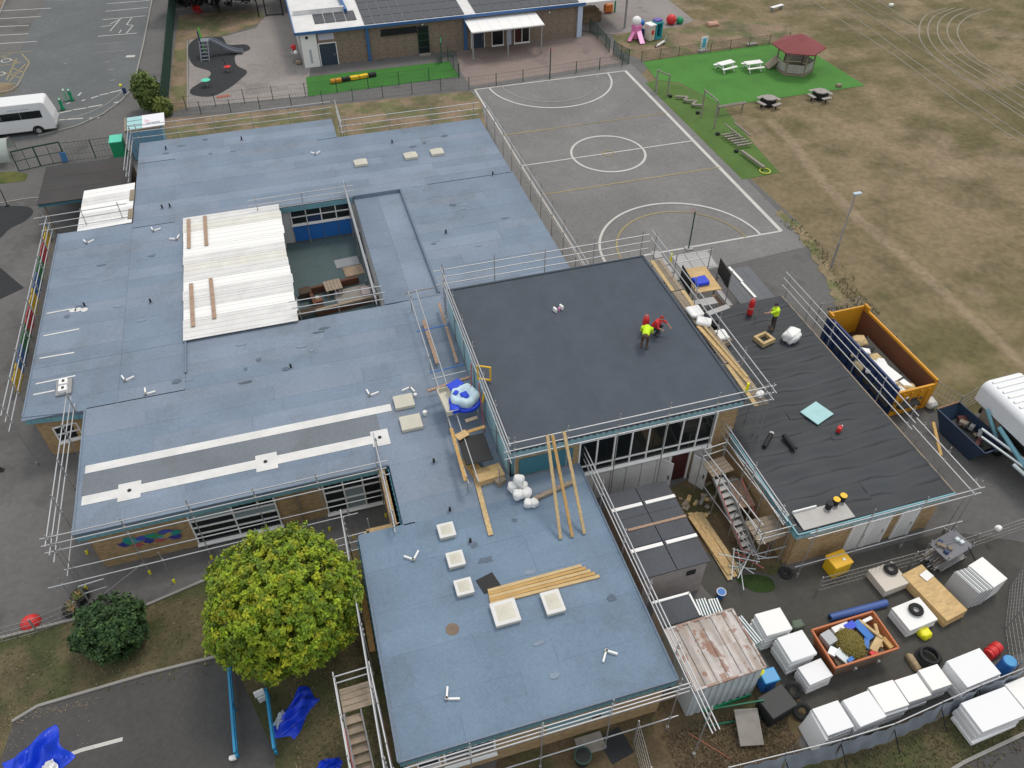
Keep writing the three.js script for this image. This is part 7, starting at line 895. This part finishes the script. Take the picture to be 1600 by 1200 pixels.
function person(label, pos, ry, J, C) {
  const o = thing('person', label, 'person', pos, ry); const sk = C.skin || [.45, .26, .18], hair = [.03, .02, .015];
  const K = C.bulk || 1, bone = (a, b, ra, rb, c) => c === C.top ? { a, b, ra: ra * K, rb: rb * K, c } : { a, b, ra, rb, c }; const b = []; const mid = (p, q, t) => p.map((v, i) => v + (q[i] - v) * t);
  for (const s of ['L', 'R']) { b.push(bone(J['hip' + s], J['knee' + s], .095, .065, C.legs), bone(J['knee' + s], J['ankle' + s], .062, .045, C.legs), bone(J['ankle' + s], J['toe' + s], .05, .04, C.boots)); const w = J['wrist' + s], e = J['elbow' + s]; b.push(bone(J['sh' + s], e, .062, .05, C.top), bone(e, w, .045, .032, C.sleeve || sk)); b.push(bone(J.chest, J['sh' + s], .1, .07, C.top)); }
  b.push(bone(J.pelvis, mid(J.pelvis, J.chest, .25), .14, .13, C.legs), bone(mid(J.pelvis, J.chest, .3), J.chest, .14, .16, C.top), bone(J.chest, J.neck, .1, .055, C.top), bone(J.neck, mid(J.neck, J.head, .5), .05, .05, sk));
  const parts = [skin(b, 72, C.c || [0, .8, .1], 1.05, .05)];
  // head: skull, jaw, nose, ears, hair
  const h = J.head, d = V(...(J.look || [0, 0, 1])).normalize(), up = V(0, 1, 0), sd = V().crossVectors(up, d).normalize(), u2 = V().crossVectors(d, sd); const at = (x, y, z) => [h[0] + sd.x * x + u2.x * y + d.x * z, h[1] + sd.y * x + u2.y * y + d.y * z, h[2] + sd.z * x + u2.z * y + d.z * z];
  const hb = [bone(at(0, .03, -.01), at(0, -.02, .02), .092, .08, sk), bone(at(0, -.06, .045), at(0, -.08, .05), .05, .04, sk), bone(at(0, .0, .098), at(0, -.025, .115), .012, .016, sk), bone(at(.09, -.01, 0), at(.095, .02, 0), .016, .018, sk), bone(at(-.09, -.01, 0), at(-.095, .02, 0), .016, .018, sk), bone(at(.035, .012, .086), at(.035, .012, .088), .012, .012, [.02, .02, .02]), bone(at(-.035, .012, .086), at(-.035, .012, .088), .012, .012, [.02, .02, .02]), bone(at(-.02, -.055, .092), at(.02, -.055, .092), .009, .009, [.35, .1, .09]), bone(at(0, .055, -.035), at(0, .03, -.05), .088, .085, C.hair || hair), bone(at(0, .08, .02), at(0, .075, -.02), .06, .07, C.hair || hair)]; parts.push(skin(hb, 44, h, .17, .015));
  for (const s of ['L', 'R']) { const w = V(...J['wrist' + s]), f = w.clone().sub(V(...J['elbow' + s])).normalize(), side = V().crossVectors(f, V(0, 1, .2)).normalize(), n = V().crossVectors(side, f); const q = (x, y, z) => [w.x + side.x * x + n.x * y + f.x * z, w.y + side.y * x + n.y * y + f.y * z, w.z + side.z * x + n.z * y + f.z * z]; const hc = C.gloves || sk; const hb2 = [bone(q(0, 0, -.03), q(0, 0, .02), .03, .026, hc), bone(q(-.02, 0, .03), q(-.022, 0, .08), .02, .016, hc), bone(q(.02, 0, .03), q(.022, 0, .08), .02, .016, hc)]; [[-.033, .058], [-.011, .072], [.011, .07], [.032, .055]].forEach(([x, l], i) => { hb2.push(bone(q(x, 0, .085), q(x * 1.1, -.01, .085 + l * .5), .0095, .009, hc), bone(q(x * 1.1, -.01, .085 + l * .5), q(x * 1.1, -.035, .085 + l * .85), .009, .008, hc)); }); const t = s === 'L' ? -1 : 1; hb2.push(bone(q(t * .03, 0, .02), q(t * .06, -.01, .06), .012, .01, hc), bone(q(t * .06, -.01, .06), q(t * .062, -.025, .095), .01, .009, hc)); parts.push(skin(hb2, 40, q(0, 0, .06), .13, .006)); }
  const m = mesh('body', mergeGeometries(parts), new THREE.MeshStandardMaterial({ vertexColors: true, roughness: .8 }), o); return o;
}
const hv = [.62, .9, .02], rd = [.6, .035, .04], dk = [.03, .032, .035], br = [.11, .07, .045], bt = [.16, .09, .04];
person('worker in a yellow hi-vis top bending forward on the hall roof', [15.15, HH + .02, -27.5], 2.6, { hipL: [-.1, .88, -.12], hipR: [.1, .88, -.12], kneeL: [-.13, .48, .04], kneeR: [.14, .48, .06], ankleL: [-.14, .08, -.04], ankleR: [.15, .08, .0], toeL: [-.16, .05, .14], toeR: [.17, .05, .18], pelvis: [0, .92, -.12], chest: [0, 1.02, .34], neck: [0, .98, .55], head: [0, .9, .66], look: [0, -.8, .6], shL: [-.22, 1.0, .4], shR: [.22, 1.0, .4], elbowL: [-.27, .72, .5], elbowR: [.27, .72, .52], wristL: [-.16, .46, .54], wristR: [.16, .46, .58] }, { top: hv, legs: br, boots: bt, c: [0, .65, .15], bulk: 1.3 });
person('worker in a red top crouching and reaching out on the hall roof', [16.15, HH + .02, -28.35], .75, { hipL: [-.1, .4, -.18], hipR: [.1, .4, -.18], kneeL: [-.2, .52, .22], kneeR: [.2, .5, .22], ankleL: [-.16, .09, .02], ankleR: [.16, .09, .02], toeL: [-.18, .05, .2], toeR: [.18, .05, .2], pelvis: [0, .42, -.18], chest: [.02, .82, .06], neck: [.03, 1.0, .14], head: [.03, 1.12, .2], look: [.2, -.5, .8], shL: [-.17, .92, .06], shR: [.22, .9, .12], elbowL: [-.28, .68, .2], elbowR: [.32, .72, .38], wristL: [-.18, .58, .38], wristR: [.3, .55, .62] }, { top: rd, legs: dk, boots: dk, c: [0, .6, .15], hair: [.35, .03, .03], bulk: 1.15 });
person('worker in a yellow hi-vis vest standing on the dark annexe roof', [24.06, 2.87, -29.31], -1.9, { hipL: [-.1, .92, 0], hipR: [.1, .92, 0], kneeL: [-.13, .5, .04], kneeR: [.13, .5, -.02], ankleL: [-.15, .09, -.02], ankleR: [.15, .09, -.06], toeL: [-.17, .05, .17], toeR: [.18, .05, .12], pelvis: [0, .95, 0], chest: [0, 1.32, .04], neck: [0, 1.5, .08], head: [0, 1.63, .12], look: [0, -.5, .85], shL: [-.2, 1.42, .05], shR: [.2, 1.42, .05], elbowL: [-.26, 1.16, .16], elbowR: [.22, 1.3, .33], wristL: [-.16, 1.02, .36], wristR: [.16, 1.22, .6] }, { top: hv, legs: [.05, .045, .04], boots: bt, c: [0, .85, .12], bulk: 1.25 });
{ const o = thing('torch_lance', 'thin gas torch lance held between the annexe worker and the red bottle', 'torch'); mb().bar([23.60, 3.9, -30.10], [23.73, 3.1, -30.50], .018, 6).build('lance', M.galvDull, o); mb().bar([23.73, 3.1, -30.50], [23.68, 3, -30.52], .04, 8).build('burner', M.boardGrey, o); }
// put every thing's origin at its base
scene.updateMatrixWorld(true);
for (const o of scene.children) if (o.isGroup && o.position.lengthSq() === 0 && o.children.length) { const bx = new THREE.Box3().setFromObject(o), c = bx.getCenter(V()); c.y = bx.min.y; o.position.copy(c); for (const k of o.children) k.position.sub(c); }

renderer.render(scene, camera);
